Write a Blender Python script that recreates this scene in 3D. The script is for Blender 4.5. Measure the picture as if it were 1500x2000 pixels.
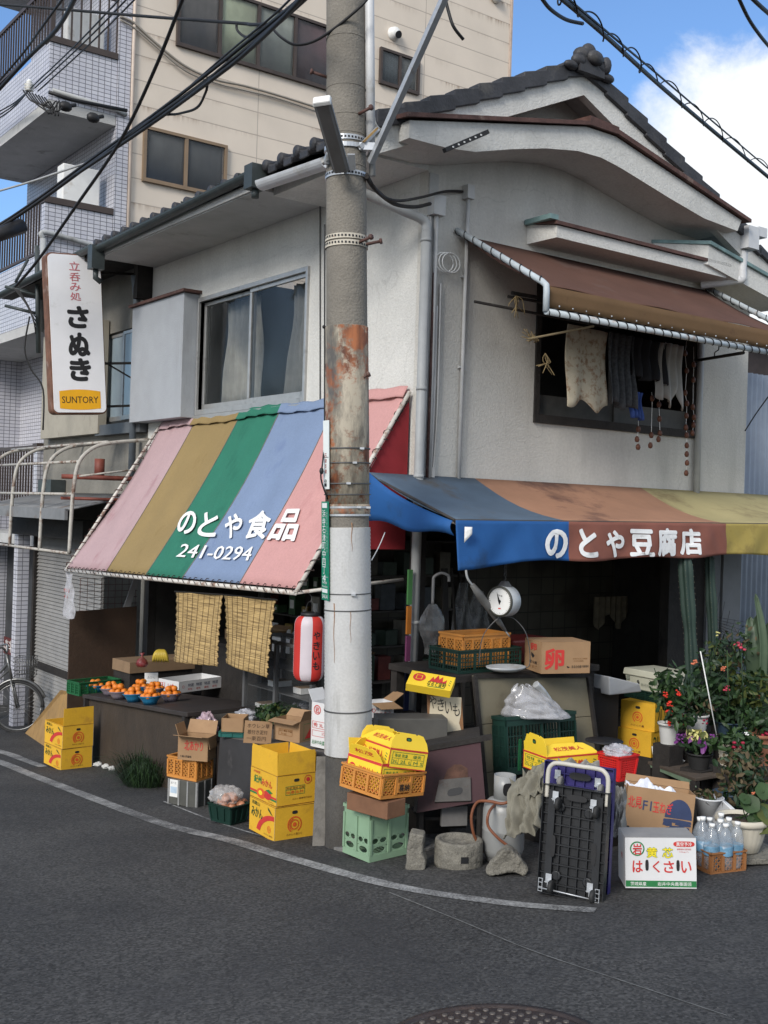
import bpy,math,random
from mathutils import Vector,Matrix,noise
for _o in list(bpy.data.objects):bpy.data.objects.remove(_o)
S=bpy.context.scene
COL=S.collection
R=math.radians
PI=math.pi
random.seed(11)
# World axes: origin at the shop's street corner, +X along the right hand facade,
# +Y along the left hand facade, metres.
FPX,CAMH,ROLL,YAW=2172.0,2.3,0.031,R(36.4)
CAM=Vector((-5.933,-7.553,CAMH))
cd=bpy.data.cameras.new('camera')
cam=bpy.data.objects.new('camera',cd)
COL.objects.link(cam)
cd.sensor_fit='VERTICAL'
cd.sensor_height=36.0
cd.lens=FPX/2000.0*36.0
cd.clip_start=0.05
cd.clip_end=3000
cam.matrix_world=(Matrix.Translation(CAM)@Matrix.Rotation(-YAW,4,'Z')
@Matrix.Rotation(PI/2,4,'X')@Matrix.Rotation(ROLL,4,'Z'))
S.camera=cam
SUN_DIR=Vector((-0.80,-0.38,0.52)).normalized()
wd=bpy.data.worlds.new('World')
S.world=wd
wd.use_nodes=True
nt=wd.node_tree
nt.nodes.clear()
wo=nt.nodes.new('ShaderNodeOutputWorld')
sky=nt.nodes.new('ShaderNodeTexSky')
sky.sky_type='NISHITA'
sky.sun_disc=False
sky.sun_elevation=math.asin(SUN_DIR.z)
sky.sun_rotation=math.atan2(SUN_DIR.x,SUN_DIR.y)
sky.altitude=10
sky.air_density=1.0
sky.dust_density=0.6
sky.ozone_density=6.0
bg1=nt.nodes.new('ShaderNodeBackground')
bg1.inputs['Strength'].default_value=0.135
bg2=nt.nodes.new('ShaderNodeBackground')
bg2.inputs['Color'].default_value=(0.94,0.97,1.0,1)
bg2.inputs['Strength'].default_value=0.74
nt.links.new(sky.outputs[0],bg1.inputs['Color'])
tc=nt.nodes.new('ShaderNodeTexCoord')
n1=nt.nodes.new('ShaderNodeTexNoise')
n1.inputs['Scale'].default_value=7.5
n1.inputs['Detail'].default_value=9
n1.inputs['Roughness'].default_value=0.6
n1.inputs['Distortion'].default_value=0.3
nt.links.new(tc.outputs['Generated'],n1.inputs['Vector'])
def sky_dot(d,lo,hi,gain):
 """rises from 0 to gain as the direction nears d"""
 q=nt.nodes.new('ShaderNodeVectorMath')
 q.operation='DOT_PRODUCT'
 nt.links.new(tc.outputs['Generated'],q.inputs[0])
 q.inputs[1].default_value=Vector(d).normalized()
 r=nt.nodes.new('ShaderNodeMapRange')
 r.inputs['From Min'].default_value=lo
 r.inputs['From Max'].default_value=hi
 r.inputs['To Max'].default_value=gain
 nt.links.new(q.outputs['Value'],r.inputs['Value'])
 return r.outputs[0]
def addm(x,y):
 q=nt.nodes.new('ShaderNodeMath')
 q.operation='ADD'
 nt.links.new(x,q.inputs[0])
 nt.links.new(y,q.inputs[1])
 return q.outputs[0]
bank=sky_dot((0.81,0.53,0.225),0.978,0.994,0.5)
rest=sky_dot((-0.593,-0.805,0.25),-0.55,0.0,0.30)
m2=nt.nodes.new('ShaderNodeMapRange')
m2.interpolation_type='SMOOTHSTEP'
m2.inputs['From Min'].default_value=0.64
m2.inputs['From Max'].default_value=0.88
nt.links.new(addm(addm(n1.outputs[0],bank),rest),m2.inputs['Value'])
mx=nt.nodes.new('ShaderNodeMixShader')
nt.links.new(m2.outputs[0],mx.inputs[0])
nt.links.new(bg1.outputs[0],mx.inputs[1])
nt.links.new(bg2.outputs[0],mx.inputs[2])
nt.links.new(mx.outputs[0],wo.inputs[0])
sl=bpy.data.lights.new('sun','SUN')
sl.energy=2.1
sl.angle=R(20)
sl.color=(1.0,0.945,0.87)
so=bpy.data.objects.new('sun',sl)
so.rotation_euler=(-SUN_DIR).to_track_quat('-Z','Y').to_euler()
so.location=(-8,2,12)
COL.objects.link(so)
S.view_settings.view_transform='Standard'
S.view_settings.look='None'
S.view_settings.gamma=1
S.view_settings.exposure=0.58
S.view_settings.use_curve_mapping=False
S.cycles.use_denoising=True
S.cycles.max_bounces=6
S.cycles.transparent_max_bounces=16
_c,_s=math.cos(ROLL),math.sin(ROLL)
_er=Vector((math.cos(YAW),-math.sin(YAW),0))
_ef=Vector((math.sin(YAW),math.cos(YAW),0))
def W(u,v,x=None,y=None,z=None,d=None):
 """the point of a real plane (x=, y=, z= or depth d=) seen at photo pixel u, v"""
 a,b=u-750.0,v-1000.0
 r=_er*((a*_c+b*_s)/FPX)+_ef+Vector((0,0,(a*_s-b*_c)/FPX))
 if x is not None:t=(x-CAM.x)/r.x
 elif y is not None:t=(y-CAM.y)/r.y
 elif z is not None:t=(z-CAM.z)/r.z
 else:t=d
 return CAM+r*t
MATS={}
def mat(name,col,rough=0.7,var=0.14,scale=9.0,bump=0.0,bscale=60.0,metal=0.0,stain=None,
stain_amt=0.5,stain_scale=3.0,streak=False,spec=0.4,fine=0.0,trans=0.0,sub=0.0,coat=0.0):
 """procedural surface: base colour broken up by noise, optional stains with a shape of their own, bump"""
 if name in MATS:return MATS[name]
 m=bpy.data.materials.new(name)
 m.use_nodes=True
 t=m.node_tree
 b=t.nodes['Principled BSDF']
 tc=t.nodes.new('ShaderNodeTexCoord')
 n=t.nodes.new('ShaderNodeTexNoise')
 n.inputs['Scale'].default_value=scale
 n.inputs['Detail'].default_value=7
 n.inputs['Roughness'].default_value=0.62
 t.links.new(tc.outputs['Object'],n.inputs['Vector'])
 r=t.nodes.new('ShaderNodeValToRGB')
 r.color_ramp.elements[0].position=0.3
 r.color_ramp.elements[1].position=0.7
 lo=[max(0,c*(1-var))for c in col]
 hi=[min(1,c*(1+var))for c in col]
 r.color_ramp.elements[0].color=(*lo,1)
 r.color_ramp.elements[1].color=(*hi,1)
 t.links.new(n.outputs[0],r.inputs[0])
 out=r.outputs[0]
 if fine>0:
  nf=t.nodes.new('ShaderNodeTexNoise')
  nf.inputs['Scale'].default_value=scale*22
  nf.inputs['Detail'].default_value=2
  t.links.new(tc.outputs['Object'],nf.inputs['Vector'])
  mr=t.nodes.new('ShaderNodeMapRange')
  mr.inputs['From Min'].default_value=0.3
  mr.inputs['From Max'].default_value=0.7
  mr.inputs['To Min'].default_value=1-fine
  mr.inputs['To Max'].default_value=1+fine
  t.links.new(nf.outputs[0],mr.inputs['Value'])
  hm=t.nodes.new('ShaderNodeVectorMath')
  hm.operation='SCALE'
  t.links.new(out,hm.inputs[0])
  t.links.new(mr.outputs[0],hm.inputs['Scale'])
  out=hm.outputs[0]
 if stain is not None:
  mp=t.nodes.new('ShaderNodeMapping')
  mp.inputs['Location'].default_value=(3.7,1.3,0.4)
  if streak:mp.inputs['Scale'].default_value=(1,1,0.13)
  t.links.new(tc.outputs['Object'],mp.inputs['Vector'])
  ns=t.nodes.new('ShaderNodeTexNoise')
  ns.inputs['Scale'].default_value=stain_scale
  ns.inputs['Detail'].default_value=9
  ns.inputs['Roughness'].default_value=0.66
  t.links.new(mp.outputs[0],ns.inputs['Vector'])
  mr=t.nodes.new('ShaderNodeMapRange')
  th=0.68-0.3*stain_amt
  mr.inputs['From Min'].default_value=th
  mr.inputs['From Max'].default_value=th+0.13
  mr.inputs['To Max'].default_value=0.9
  t.links.new(ns.outputs[0],mr.inputs['Value'])
  mc=t.nodes.new('ShaderNodeMixRGB')
  mc.inputs[2].default_value=(*stain,1)
  t.links.new(mr.outputs[0],mc.inputs[0])
  t.links.new(out,mc.inputs[1])
  out=mc.outputs[0]
 t.links.new(out,b.inputs['Base Color'])
 b.inputs['Roughness'].default_value=rough
 b.inputs['Metallic'].default_value=metal
 b.inputs['Specular IOR Level'].default_value=spec
 if coat:b.inputs['Coat Weight'].default_value=coat
 if trans:b.inputs['Transmission Weight'].default_value=trans
 if bump>0:
  nb=t.nodes.new('ShaderNodeTexNoise')
  nb.inputs['Scale'].default_value=bscale
  nb.inputs['Detail'].default_value=5
  t.links.new(tc.outputs['Object'],nb.inputs['Vector'])
  bp=t.nodes.new('ShaderNodeBump')
  bp.inputs['Strength'].default_value=bump
  bp.inputs['Distance'].default_value=0.02
  t.links.new(nb.outputs[0],bp.inputs['Height'])
  t.links.new(bp.outputs[0],b.inputs['Normal'])
 if sub:
  tr=t.nodes.new('ShaderNodeBsdfTranslucent')
  t.links.new(out,tr.inputs['Color'])
  ms=t.nodes.new('ShaderNodeMixShader')
  ms.inputs[0].default_value=sub
  t.links.new(b.outputs[0],ms.inputs[1])
  t.links.new(tr.outputs[0],ms.inputs[2])
  t.links.new(ms.outputs[0],t.nodes['Material Output'].inputs[0])
 MATS[name]=m
 return m
def node_mat(name):
 m=bpy.data.materials.new(name)
 m.use_nodes=True
 MATS[name]=m
 return m,m.node_tree,m.node_tree.nodes['Principled BSDF']
def film(name,col,opacity,rough=0.2):
 """clear plastic film or glass: part see-through, part glossy"""
 m,t,b=node_mat(name)
 b.inputs['Base Color'].default_value=(*col,1)
 b.inputs['Roughness'].default_value=rough
 b.inputs['Specular IOR Level'].default_value=0.8
 tr=t.nodes.new('ShaderNodeBsdfTransparent')
 ms=t.nodes.new('ShaderNodeMixShader')
 tc=t.nodes.new('ShaderNodeTexCoord')
 n=t.nodes.new('ShaderNodeTexNoise')
 n.inputs['Scale'].default_value=14 if 'glass' not in name else 1.5
 n.inputs['Detail'].default_value=5 if 'glass' not in name else 1
 t.links.new(tc.outputs['Object'],n.inputs['Vector'])
 mr=t.nodes.new('ShaderNodeMapRange')
 mr.inputs['From Min'].default_value=0.35
 mr.inputs['From Max'].default_value=0.65
 mr.inputs['To Min'].default_value=opacity*0.55
 mr.inputs['To Max'].default_value=min(1,opacity*1.4)
 t.links.new(n.outputs[0],mr.inputs['Value'])
 t.links.new(mr.outputs[0],ms.inputs[0])
 t.links.new(tr.outputs[0],ms.inputs[1])
 t.links.new(b.outputs[0],ms.inputs[2])
 t.links.new(ms.outputs[0],t.nodes['Material Output'].inputs[0])
 return m
_TXT={}
def _glyphs(s,off):
 k=(s,off)
 if k not in _TXT:
  c=bpy.data.curves.new('t','FONT')
  c.body=s
  c.offset=off
  c.resolution_u=4 if len(s)==1 else 2
  o=bpy.data.objects.new('t',c)
  COL.objects.link(o)
  me=bpy.data.meshes.new_from_object(o.evaluated_get(bpy.context.evaluated_depsgraph_get()))
  vs=[(p.co.x,p.co.y)for p in me.vertices]
  fs=[tuple(p.vertices)for p in me.polygons]
  bpy.data.objects.remove(o)
  bpy.data.curves.remove(c)
  bpy.data.meshes.remove(me)
  x0,y0=min(p[0]for p in vs),min(p[1]for p in vs)
  x1,y1=max(p[0]for p in vs),max(p[1]for p in vs)
  sx,sy=max(1e-6,x1-x0),max(1e-6,y1-y0)
  _TXT[k]=([((p[0]-x0)/sx,(p[1]-y0)/sy)for p in vs],fs)
 return _TXT[k]
class MB:
 def __init__(s):
  s.v,s.f,s.m,s.sm=[],[],[],[]
  s.pl=None
 def add(s,vs,fs,m=0,smooth=False):
  b=len(s.v)
  s.v+=[Vector(p)for p in vs]
  for f in fs:
   s.f.append(tuple(b+i for i in f))
   s.m.append(m)
   s.sm.append(smooth)
  return b
 def box(s,c,d,rz=0,rx=0,ry=0,m=0):
  M=Matrix.Translation(c)@Matrix.Rotation(rz,4,'Z')@Matrix.Rotation(rx,4,'X')@Matrix.Rotation(ry,4,'Y')
  x,y,z=d[0]/2,d[1]/2,d[2]/2
  vs=[M@Vector(p)for p in((-x,-y,-z),(x,-y,-z),(x,y,-z),(-x,y,-z),
(-x,-y,z),(x,-y,z),(x,y,z),(-x,y,z))]
  s.add(vs,((0,3,2,1),(4,5,6,7),(0,1,5,4),(1,2,6,5),(2,3,7,6),(3,0,4,7)),m)
  return s
 def bx(s,x0,x1,y0,y1,z0,z1,m=0):
  return s.box(((x0+x1)/2,(y0+y1)/2,(z0+z1)/2),(abs(x1-x0),abs(y1-y0),abs(z1-z0)),m=m)
 def hexa(s,lo,hi,m=0):
  """two matching polygons joined by sides"""
  n=len(lo)
  fs=[tuple(range(n-1,-1,-1)),tuple(range(n,2*n))]
  fs+=[(i,(i+1)%n,n+(i+1)%n,n+i)for i in range(n)]
  s.add(list(lo)+list(hi),fs,m)
  return s
 def prism(s,poly,ext,m=0):
  e=Vector(ext)
  poly=[Vector(p)for p in poly]
  return s.hexa(poly,[p+e for p in poly],m)
 def bar(s,a,b,w,h,m=0,up=(0,0,1)):
  a,b=Vector(a),Vector(b)
  t=(b-a).normalized()
  r=t.cross(Vector(up))
  if r.length<1e-4:r=t.cross(Vector((0,1,0)))
  r.normalize()
  u=r.cross(t)
  r,u=r*w/2,u*h/2
  return s.hexa([a-r-u,a+r-u,a+r+u,a-r+u],[b-r-u,b+r-u,b+r+u,b-r+u],m)
 def tube(s,pts,r,n=8,m=0,caps=True):
  pts=[Vector(p)for p in pts]
  rr=r if isinstance(r,(list,tuple))else[r]*len(pts)
  if len(rr)!=len(pts):
   q=[i*(len(rr)-1)/(len(pts)-1)for i in range(len(pts))]
   rr=[rr[min(int(t),len(rr)-2)]*(1-(t-min(int(t),len(rr)-2)))+rr[min(int(t),len(rr)-2)+1]*(t-min(int(t),len(rr)-2))for t in q]
  up=None
  vs=[]
  k=len(pts)
  for i,p in enumerate(pts):
   t=(pts[min(i+1,k-1)]-pts[max(i-1,0)])
   if t.length<1e-9:t=Vector((0,0,1))
   t.normalize()
   if up is None:
    up=t.cross(Vector((0,0,1)))
    if up.length<1e-3:up=t.cross(Vector((0,1,0)))
   up=(up-t*up.dot(t)).normalized()
   w=t.cross(up)
   for j in range(n):
    a=2*PI*j/n
    vs.append(p+(up*math.cos(a)+w*math.sin(a))*rr[i])
  fs=[]
  for i in range(k-1):
   for j in range(n):
    j2=(j+1)%n
    fs.append((i*n+j,i*n+j2,(i+1)*n+j2,(i+1)*n+j))
  b=s.add(vs,fs,m,True)
  if caps:
   s.f+=[tuple(b+j for j in range(n-1,-1,-1)),tuple(b+(k-1)*n+j for j in range(n))]
   s.m+=[m,m]
   s.sm+=[False,False]
  return s
 def lathe(s,prof,n=20,m=0,o=(0,0,0),M=None,smooth=True,squash=1.0,caps=True):
  o=Vector(o)
  vs,fs=[],[]
  for r,z in prof:
   for j in range(n):
    a=2*PI*j/n
    p=Vector((r*math.cos(a),r*math.sin(a)*squash,z))
    vs.append((M@p if M else p)+o)
  k=len(prof)
  for i in range(k-1):
   for j in range(n):
    j2=(j+1)%n
    fs.append((i*n+j,i*n+j2,(i+1)*n+j2,(i+1)*n+j))
  b=s.add(vs,fs,m,smooth)
  if caps and prof[0][0]>1e-4:
   s.f.append(tuple(b+j for j in range(n-1,-1,-1)));s.m.append(m);s.sm.append(False)
  if caps and prof[-1][0]>1e-4:
   s.f.append(tuple(b+(k-1)*n+j for j in range(n)));s.m.append(m);s.sm.append(False)
  return s
 def ball(s,c,r,n=12,m=0,sq=(1,1,1),M=None):
  k=max(5,n//2+1)
  prof=[(math.sin(PI*i/(k-1))*r,-math.cos(PI*i/(k-1))*r)for i in range(k)]
  D=Matrix.Diagonal((*sq,1))
  return s.lathe(prof,n,m,c,(M@D)if M else D)
 def sheet(s,fn,us,vs_,m=0,th=0.004,nrm=None,smooth=True):
  """grid surface fn(u,v)->Vector with real thickness th; m: index or function(u_mid,v_mid)"""
  us=us if not isinstance(us,int)else[i/us for i in range(us+1)]
  vs_=vs_ if not isinstance(vs_,int)else[i/vs_ for i in range(vs_+1)]
  A,B=len(us),len(vs_)
  P=[[Vector(fn(u,v))for v in vs_]for u in us]
  top,bot=[],[]
  for i in range(A):
   for j in range(B):
    du=P[min(i+1,A-1)][j]-P[max(i-1,0)][j]
    dv=P[i][min(j+1,B-1)]-P[i][max(j-1,0)]
    nn=Vector(nrm)if nrm else du.cross(dv)
    if nn.length>0:nn.normalize()
    top.append(P[i][j]+nn*th/2)
    bot.append(P[i][j]-nn*th/2)
  b=len(s.v)
  s.v+=top+bot
  N=A*B
  for i in range(A-1):
   for j in range(B-1):
    mi=m((us[i]+us[i+1])/2,(vs_[j]+vs_[j+1])/2)if callable(m)else m
    q=(i*B+j,(i+1)*B+j,(i+1)*B+j+1,i*B+j+1)
    s.f.append(tuple(b+x for x in q));s.f.append(tuple(b+N+x for x in q[::-1]))
    s.m+=[mi,mi];s.sm+=[smooth,smooth]
  rim=[(i,0)for i in range(A)]+[(A-1,j)for j in range(1,B)]+[(i,B-1)for i in range(A-2,-1,-1)]+[(0,j)for j in range(B-2,0,-1)]
  for k in range(len(rim)):
   i,j=rim[k];i2,j2=rim[(k+1)%len(rim)]
   mi=m((us[min(i,A-2)]+us[min(i,A-2)+1])/2,(vs_[min(j,B-2)]+vs_[min(j,B-2)+1])/2)if callable(m)else m
   a1,a2=i*B+j,i2*B+j2
   s.f.append((b+a2,b+a1,b+N+a1,b+N+a2));s.m.append(mi);s.sm.append(False)
  return s
 def plane(s,o,r,u):
  s.pl=(Vector(o),Vector(r).normalized(),Vector(u).normalized())
  s.pn=s.pl[1].cross(s.pl[2])
  return s
 def _p(s,x,y,lay):
  o,r,u=s.pl
  return o+r*x+u*y+s.pn*(0.0022+0.0008*lay)
 def poly(s,pts,m,lay=0):
  s.add([s._p(x,y,lay)for x,y in pts],[tuple(range(len(pts)))],m)
  return s
 def rect(s,x0,y0,x1,y1,m,lay=0):
  return s.poly([(x0,y0),(x1,y0),(x1,y1),(x0,y1)],m,lay)
 def disc(s,x,y,r,m,lay=0,ry=None,n=22):
  ry=ry or r
  return s.poly([(x+r*math.cos(2*PI*i/n),y+ry*math.sin(2*PI*i/n))for i in range(n)],m,lay)
 def ring(s,x,y,r0,r1,m,lay=0,a0=0,a1=360,n=24):
  vs,fs=[],[]
  for i in range(n+1):
   a=R(a0+(a1-a0)*i/n)
   vs+=[s._p(x+r0*math.cos(a),y+r0*math.sin(a),lay),s._p(x+r1*math.cos(a),y+r1*math.sin(a),lay)]
  fs=[(2*i,2*i+1,2*i+3,2*i+2)for i in range(n)]
  s.add(vs,fs,m)
  return s
 def frame(s,x0,y0,x1,y1,w,m,lay=0):
  s.rect(x0,y0,x1,y0+w,m,lay);s.rect(x0,y1-w,x1,y1,m,lay)
  s.rect(x0,y0+w,x0+w,y1-w,m,lay);s.rect(x1-w,y0+w,x1,y1-w,m,lay)
  return s
 def txt(s,t,x,y,w,h,m,lay=0,off=0.0,bold=0,slant=0.0,fn=None):
  """fills the box x, y, w, h; strokes are thickened by shifted copies stacked in thin layers"""
  vs,fs=_glyphs(t,0.0)
  f=fn or(lambda a,b,l:s._p(a,b,l))
  b=bold+off*0.55*min(abs(w)/max(1,len(t)),abs(h))
  n=0 if b<=0 else 8
  for k in range(n+1):
   dx,dy=(0,0)if k==0 else(b*math.cos(2*PI*k/n),b*math.sin(2*PI*k/n))
   kx,ky=(w-2*b,h-2*b)
   s.add([f(x+b+p[0]*kx+dx+slant*p[1]*h,y+b+p[1]*ky+dy,lay+0.06*k)for p in vs],fs,m)
  return s
 def vtxt(s,t,x,y_top,w,h,gap,m,lay=0,off=0.0,bold=0,fn=None):
  for i,ch in enumerate(t):
   s.txt(ch,x,y_top-(i+1)*h-i*gap,w,h,m,lay,off,bold,fn=fn)
  return s
 def build(s,name,mats,parent=None,loc=(0,0,0),rz=0,bev=0.0,rot=None):
  me=bpy.data.meshes.new(name)
  me.from_pydata([tuple(p)for p in s.v],[],s.f)
  for mm in(mats if isinstance(mats,(list,tuple))else[mats]):me.materials.append(mm)
  me.polygons.foreach_set('material_index',s.m)
  me.polygons.foreach_set('use_smooth',s.sm)
  me.update()
  o=bpy.data.objects.new(name,me)
  COL.objects.link(o)
  o.parent=parent
  o.location=loc
  o.rotation_euler=rot or(0,0,rz)
  if bev:
   bm=o.modifiers.new('soft_edges','BEVEL')
   bm.width=bev
   bm.segments=2
   bm.limit_method='ANGLE'
   bm.angle_limit=R(40)
  return o
def tag(o,label,cat,group=None):
 o['label']=label
 o['category']=cat
 if group:o['group']=group
 return o
def thing(name,label,cat,loc=(0,0,0),rz=0,group=None,rot=None):
 o=bpy.data.objects.new(name,None)
 COL.objects.link(o)
 o.empty_display_size=0.2
 o.location=loc
 o.rotation_euler=rot or(0,0,rz)
 return tag(o,label,cat,group)
def copy_tree(o,loc,rz=None,label=None,rot=None,scale=None):
 c=o.copy()
 COL.objects.link(c)
 c.location=loc
 if rz is not None:c.rotation_euler=(0,0,rz)
 if rot is not None:c.rotation_euler=rot
 if scale is not None:c.scale=scale
 if label:c['label']=label
 for ch in list(o.children):
  k=ch.copy()
  COL.objects.link(k)
  k.parent=c
  for g in list(ch.children):
   q=g.copy()
   COL.objects.link(q)
   q.parent=k
 return c
def structure(o):
 o['kind']='structure'
 return o
def jit(a):return random.uniform(-a,a)
def sag(a,b,drop,n=14):
 a,b=Vector(a),Vector(b)
 return[a.lerp(b,i/n)-Vector((0,0,drop*4*(i/n)*(1-i/n)))for i in range(n+1)]
def smooth_path(pts,k=5):
 """Catmull-Rom through the points"""
 pts=[Vector(p)for p in pts]
 out=[]
 for i in range(len(pts)-1):
  p0,p1,p2,p3=pts[max(i-1,0)],pts[i],pts[i+1],pts[min(i+2,len(pts)-1)]
  for j in range(k):
   t=j/k
   out.append(0.5*((2*p1)+(p2-p0)*t+(2*p0-5*p1+4*p2-p3)*t*t+(3*p1-p0-3*p2+p3)*t**3))
 out.append(pts[-1])
 return out
# the street falls away along +Y
GX,GY=-0.0135,-0.1036
def gz(x,y):
 y=max(-14.0,min(24.0,y));x=max(-24.0,min(24.0,x))
 return GX*(x+1.57)+GY*(y+1.36)
def G(u,v,h=0.0):
 """point at height h over the sloping street seen at photo pixel u, v"""
 a,b=u-750.0,v-1000.0
 r=_er*((a*_c+b*_s)/FPX)+_ef+Vector((0,0,(a*_s-b*_c)/FPX))
 t=(gz(CAM.x,CAM.y)+h-CAM.z)/(r.z-GX*r.x-GY*r.y)
 return CAM+r*t
def gp(x,y,h=0.0):return Vector((x,y,gz(x,y)+h))
GT=(-math.atan(-GY),0,0)
# ===== SETTING
def asphalt():
 m,t,b=node_mat('asphalt')
 tc=t.nodes.new('ShaderNodeTexCoord')
 n0=t.nodes.new('ShaderNodeTexNoise');n0.inputs['Scale'].default_value=0.7;n0.inputs['Detail'].default_value=6
 n1=t.nodes.new('ShaderNodeTexNoise');n1.inputs['Scale'].default_value=55;n1.inputs['Detail'].default_value=3
 v1=t.nodes.new('ShaderNodeTexVoronoi');v1.inputs['Scale'].default_value=80
 v2=t.nodes.new('ShaderNodeTexVoronoi');v2.inputs['Scale'].default_value=26
 for n in(n0,n1,v1,v2):t.links.new(tc.outputs['Object'],n.inputs['Vector'])
 r=t.nodes.new('ShaderNodeValToRGB')
 r.color_ramp.elements[0].position=0.32;r.color_ramp.elements[0].color=(0.036,0.0355,0.035,1)
 r.color_ramp.elements[1].position=0.7;r.color_ramp.elements[1].color=(0.060,0.0585,0.056,1)
 t.links.new(n0.outputs[0],r.inputs[0])
 r1=t.nodes.new('ShaderNodeMapRange');r1.inputs['From Min'].default_value=0.3;r1.inputs['From Max'].default_value=0.7
 r1.inputs['To Min'].default_value=0.6;r1.inputs['To Max'].default_value=1.35
 t.links.new(n1.outputs[0],r1.inputs['Value'])
 s1=t.nodes.new('ShaderNodeVectorMath');s1.operation='SCALE'
 t.links.new(r.outputs[0],s1.inputs[0]);t.links.new(r1.outputs[0],s1.inputs['Scale'])
 sp=t.nodes.new('ShaderNodeSeparateColor');t.links.new(v1.outputs['Color'],sp.inputs[0])
 r2=t.nodes.new('ShaderNodeMapRange');r2.inputs['From Min'].default_value=0.0;r2.inputs['From Max'].default_value=1.0
 r2.inputs['To Min'].default_value=0.50;r2.inputs['To Max'].default_value=1.60
 t.links.new(sp.outputs[0],r2.inputs['Value'])
 s2=t.nodes.new('ShaderNodeVectorMath');s2.operation='SCALE'
 t.links.new(s1.outputs[0],s2.inputs[0]);t.links.new(r2.outputs[0],s2.inputs['Scale'])
 r3=t.nodes.new('ShaderNodeMapRange');r3.inputs['From Min'].default_value=0.10;r3.inputs['From Max'].default_value=0.04
 t.links.new(v2.outputs['Distance'],r3.inputs['Value'])
 sp2=t.nodes.new('ShaderNodeSeparateColor');t.links.new(v2.outputs['Color'],sp2.inputs[0])
 r4=t.nodes.new('ShaderNodeMapRange');r4.inputs['From Min'].default_value=0.82;r4.inputs['From Max'].default_value=0.9
 t.links.new(sp2.outputs[1],r4.inputs['Value'])
 mu=t.nodes.new('ShaderNodeMath');mu.operation='MULTIPLY'
 t.links.new(r3.outputs[0],mu.inputs[0]);t.links.new(r4.outputs[0],mu.inputs[1])
 mc=t.nodes.new('ShaderNodeMixRGB');mc.inputs[2].default_value=(0.24,0.235,0.22,1)
 t.links.new(mu.outputs[0],mc.inputs[0]);t.links.new(s2.outputs[0],mc.inputs[1])
 out=mc.outputs[0]
 def layer(sc,lo,hi,col,f,det=8,rough=.6,off=0.0):
  q=t.nodes.new('ShaderNodeMapping');q.inputs['Location'].default_value=(off,off*.7,0)
  t.links.new(tc.outputs['Object'],q.inputs['Vector'])
  n=t.nodes.new('ShaderNodeTexNoise');n.inputs['Scale'].default_value=sc;n.inputs['Detail'].default_value=det;n.inputs['Roughness'].default_value=rough
  t.links.new(q.outputs[0],n.inputs['Vector'])
  k=t.nodes.new('ShaderNodeMapRange');k.inputs['From Min'].default_value=lo;k.inputs['From Max'].default_value=hi;k.inputs['To Max'].default_value=f
  t.links.new(n.outputs[0],k.inputs['Value'])
  return k.outputs[0],col
 vc=t.nodes.new('ShaderNodeTexVoronoi');vc.feature='DISTANCE_TO_EDGE';vc.inputs['Scale'].default_value=0.5
 nw=t.nodes.new('ShaderNodeTexNoise');nw.inputs['Scale'].default_value=1.8;nw.inputs['Detail'].default_value=8
 t.links.new(tc.outputs['Object'],nw.inputs['Vector'])
 aw=t.nodes.new('ShaderNodeVectorMath');aw.operation='ADD'
 t.links.new(tc.outputs['Object'],aw.inputs[0]);t.links.new(nw.outputs['Color'],aw.inputs[1]);t.links.new(aw.outputs[0],vc.inputs['Vector'])
 kc=t.nodes.new('ShaderNodeMapRange');kc.inputs['From Min'].default_value=0.006;kc.inputs['From Max'].default_value=0.0015;kc.inputs['To Max'].default_value=0.55
 t.links.new(vc.outputs['Distance'],kc.inputs['Value'])
 for fac,col in(layer(1.1,.52,.68,(0.030,0.030,0.032),.55,off=4),layer(2.7,.60,.72,(0.085,0.083,0.078),.45,off=9),layer(6,.66,.74,(0.022,0.022,0.023),.6,off=2),layer(16,.70,.76,(0.13,0.125,0.115),.5,4,off=6),(kc.outputs[0],(0.018,0.018,0.018))):
  x=t.nodes.new('ShaderNodeMixRGB');x.inputs[2].default_value=(*col,1)
  t.links.new(fac,x.inputs[0]);t.links.new(out,x.inputs[1]);out=x.outputs[0]
 t.links.new(out,b.inputs['Base Color'])
 b.inputs['Roughness'].default_value=0.82
 b.inputs['Specular IOR Level'].default_value=0.35
 bp=t.nodes.new('ShaderNodeBump');bp.inputs['Strength'].default_value=0.7;bp.inputs['Distance'].default_value=0.012
 t.links.new(sp.outputs[0],bp.inputs['Height']);t.links.new(bp.outputs[0],b.inputs['Normal'])
 return m
mb=MB()
xs=[-260,-120,-60,-24,-12,-6,-3,0,3,6,12,24,60,120,260]
ys=[-260,-120,-60,-30,-14,-8,-4,-2,0,2,5,10,16,24,40,80,140,260]
nx=len(xs)
mb.add([(x,y,gz(x,y))for y in ys for x in xs],
[(j*nx+i,j*nx+i+1,(j+1)*nx+i+1,(j+1)*nx+i)for j in range(len(ys)-1)for i in range(nx-1)])
structure(mb.build('ground',asphalt()))
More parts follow.
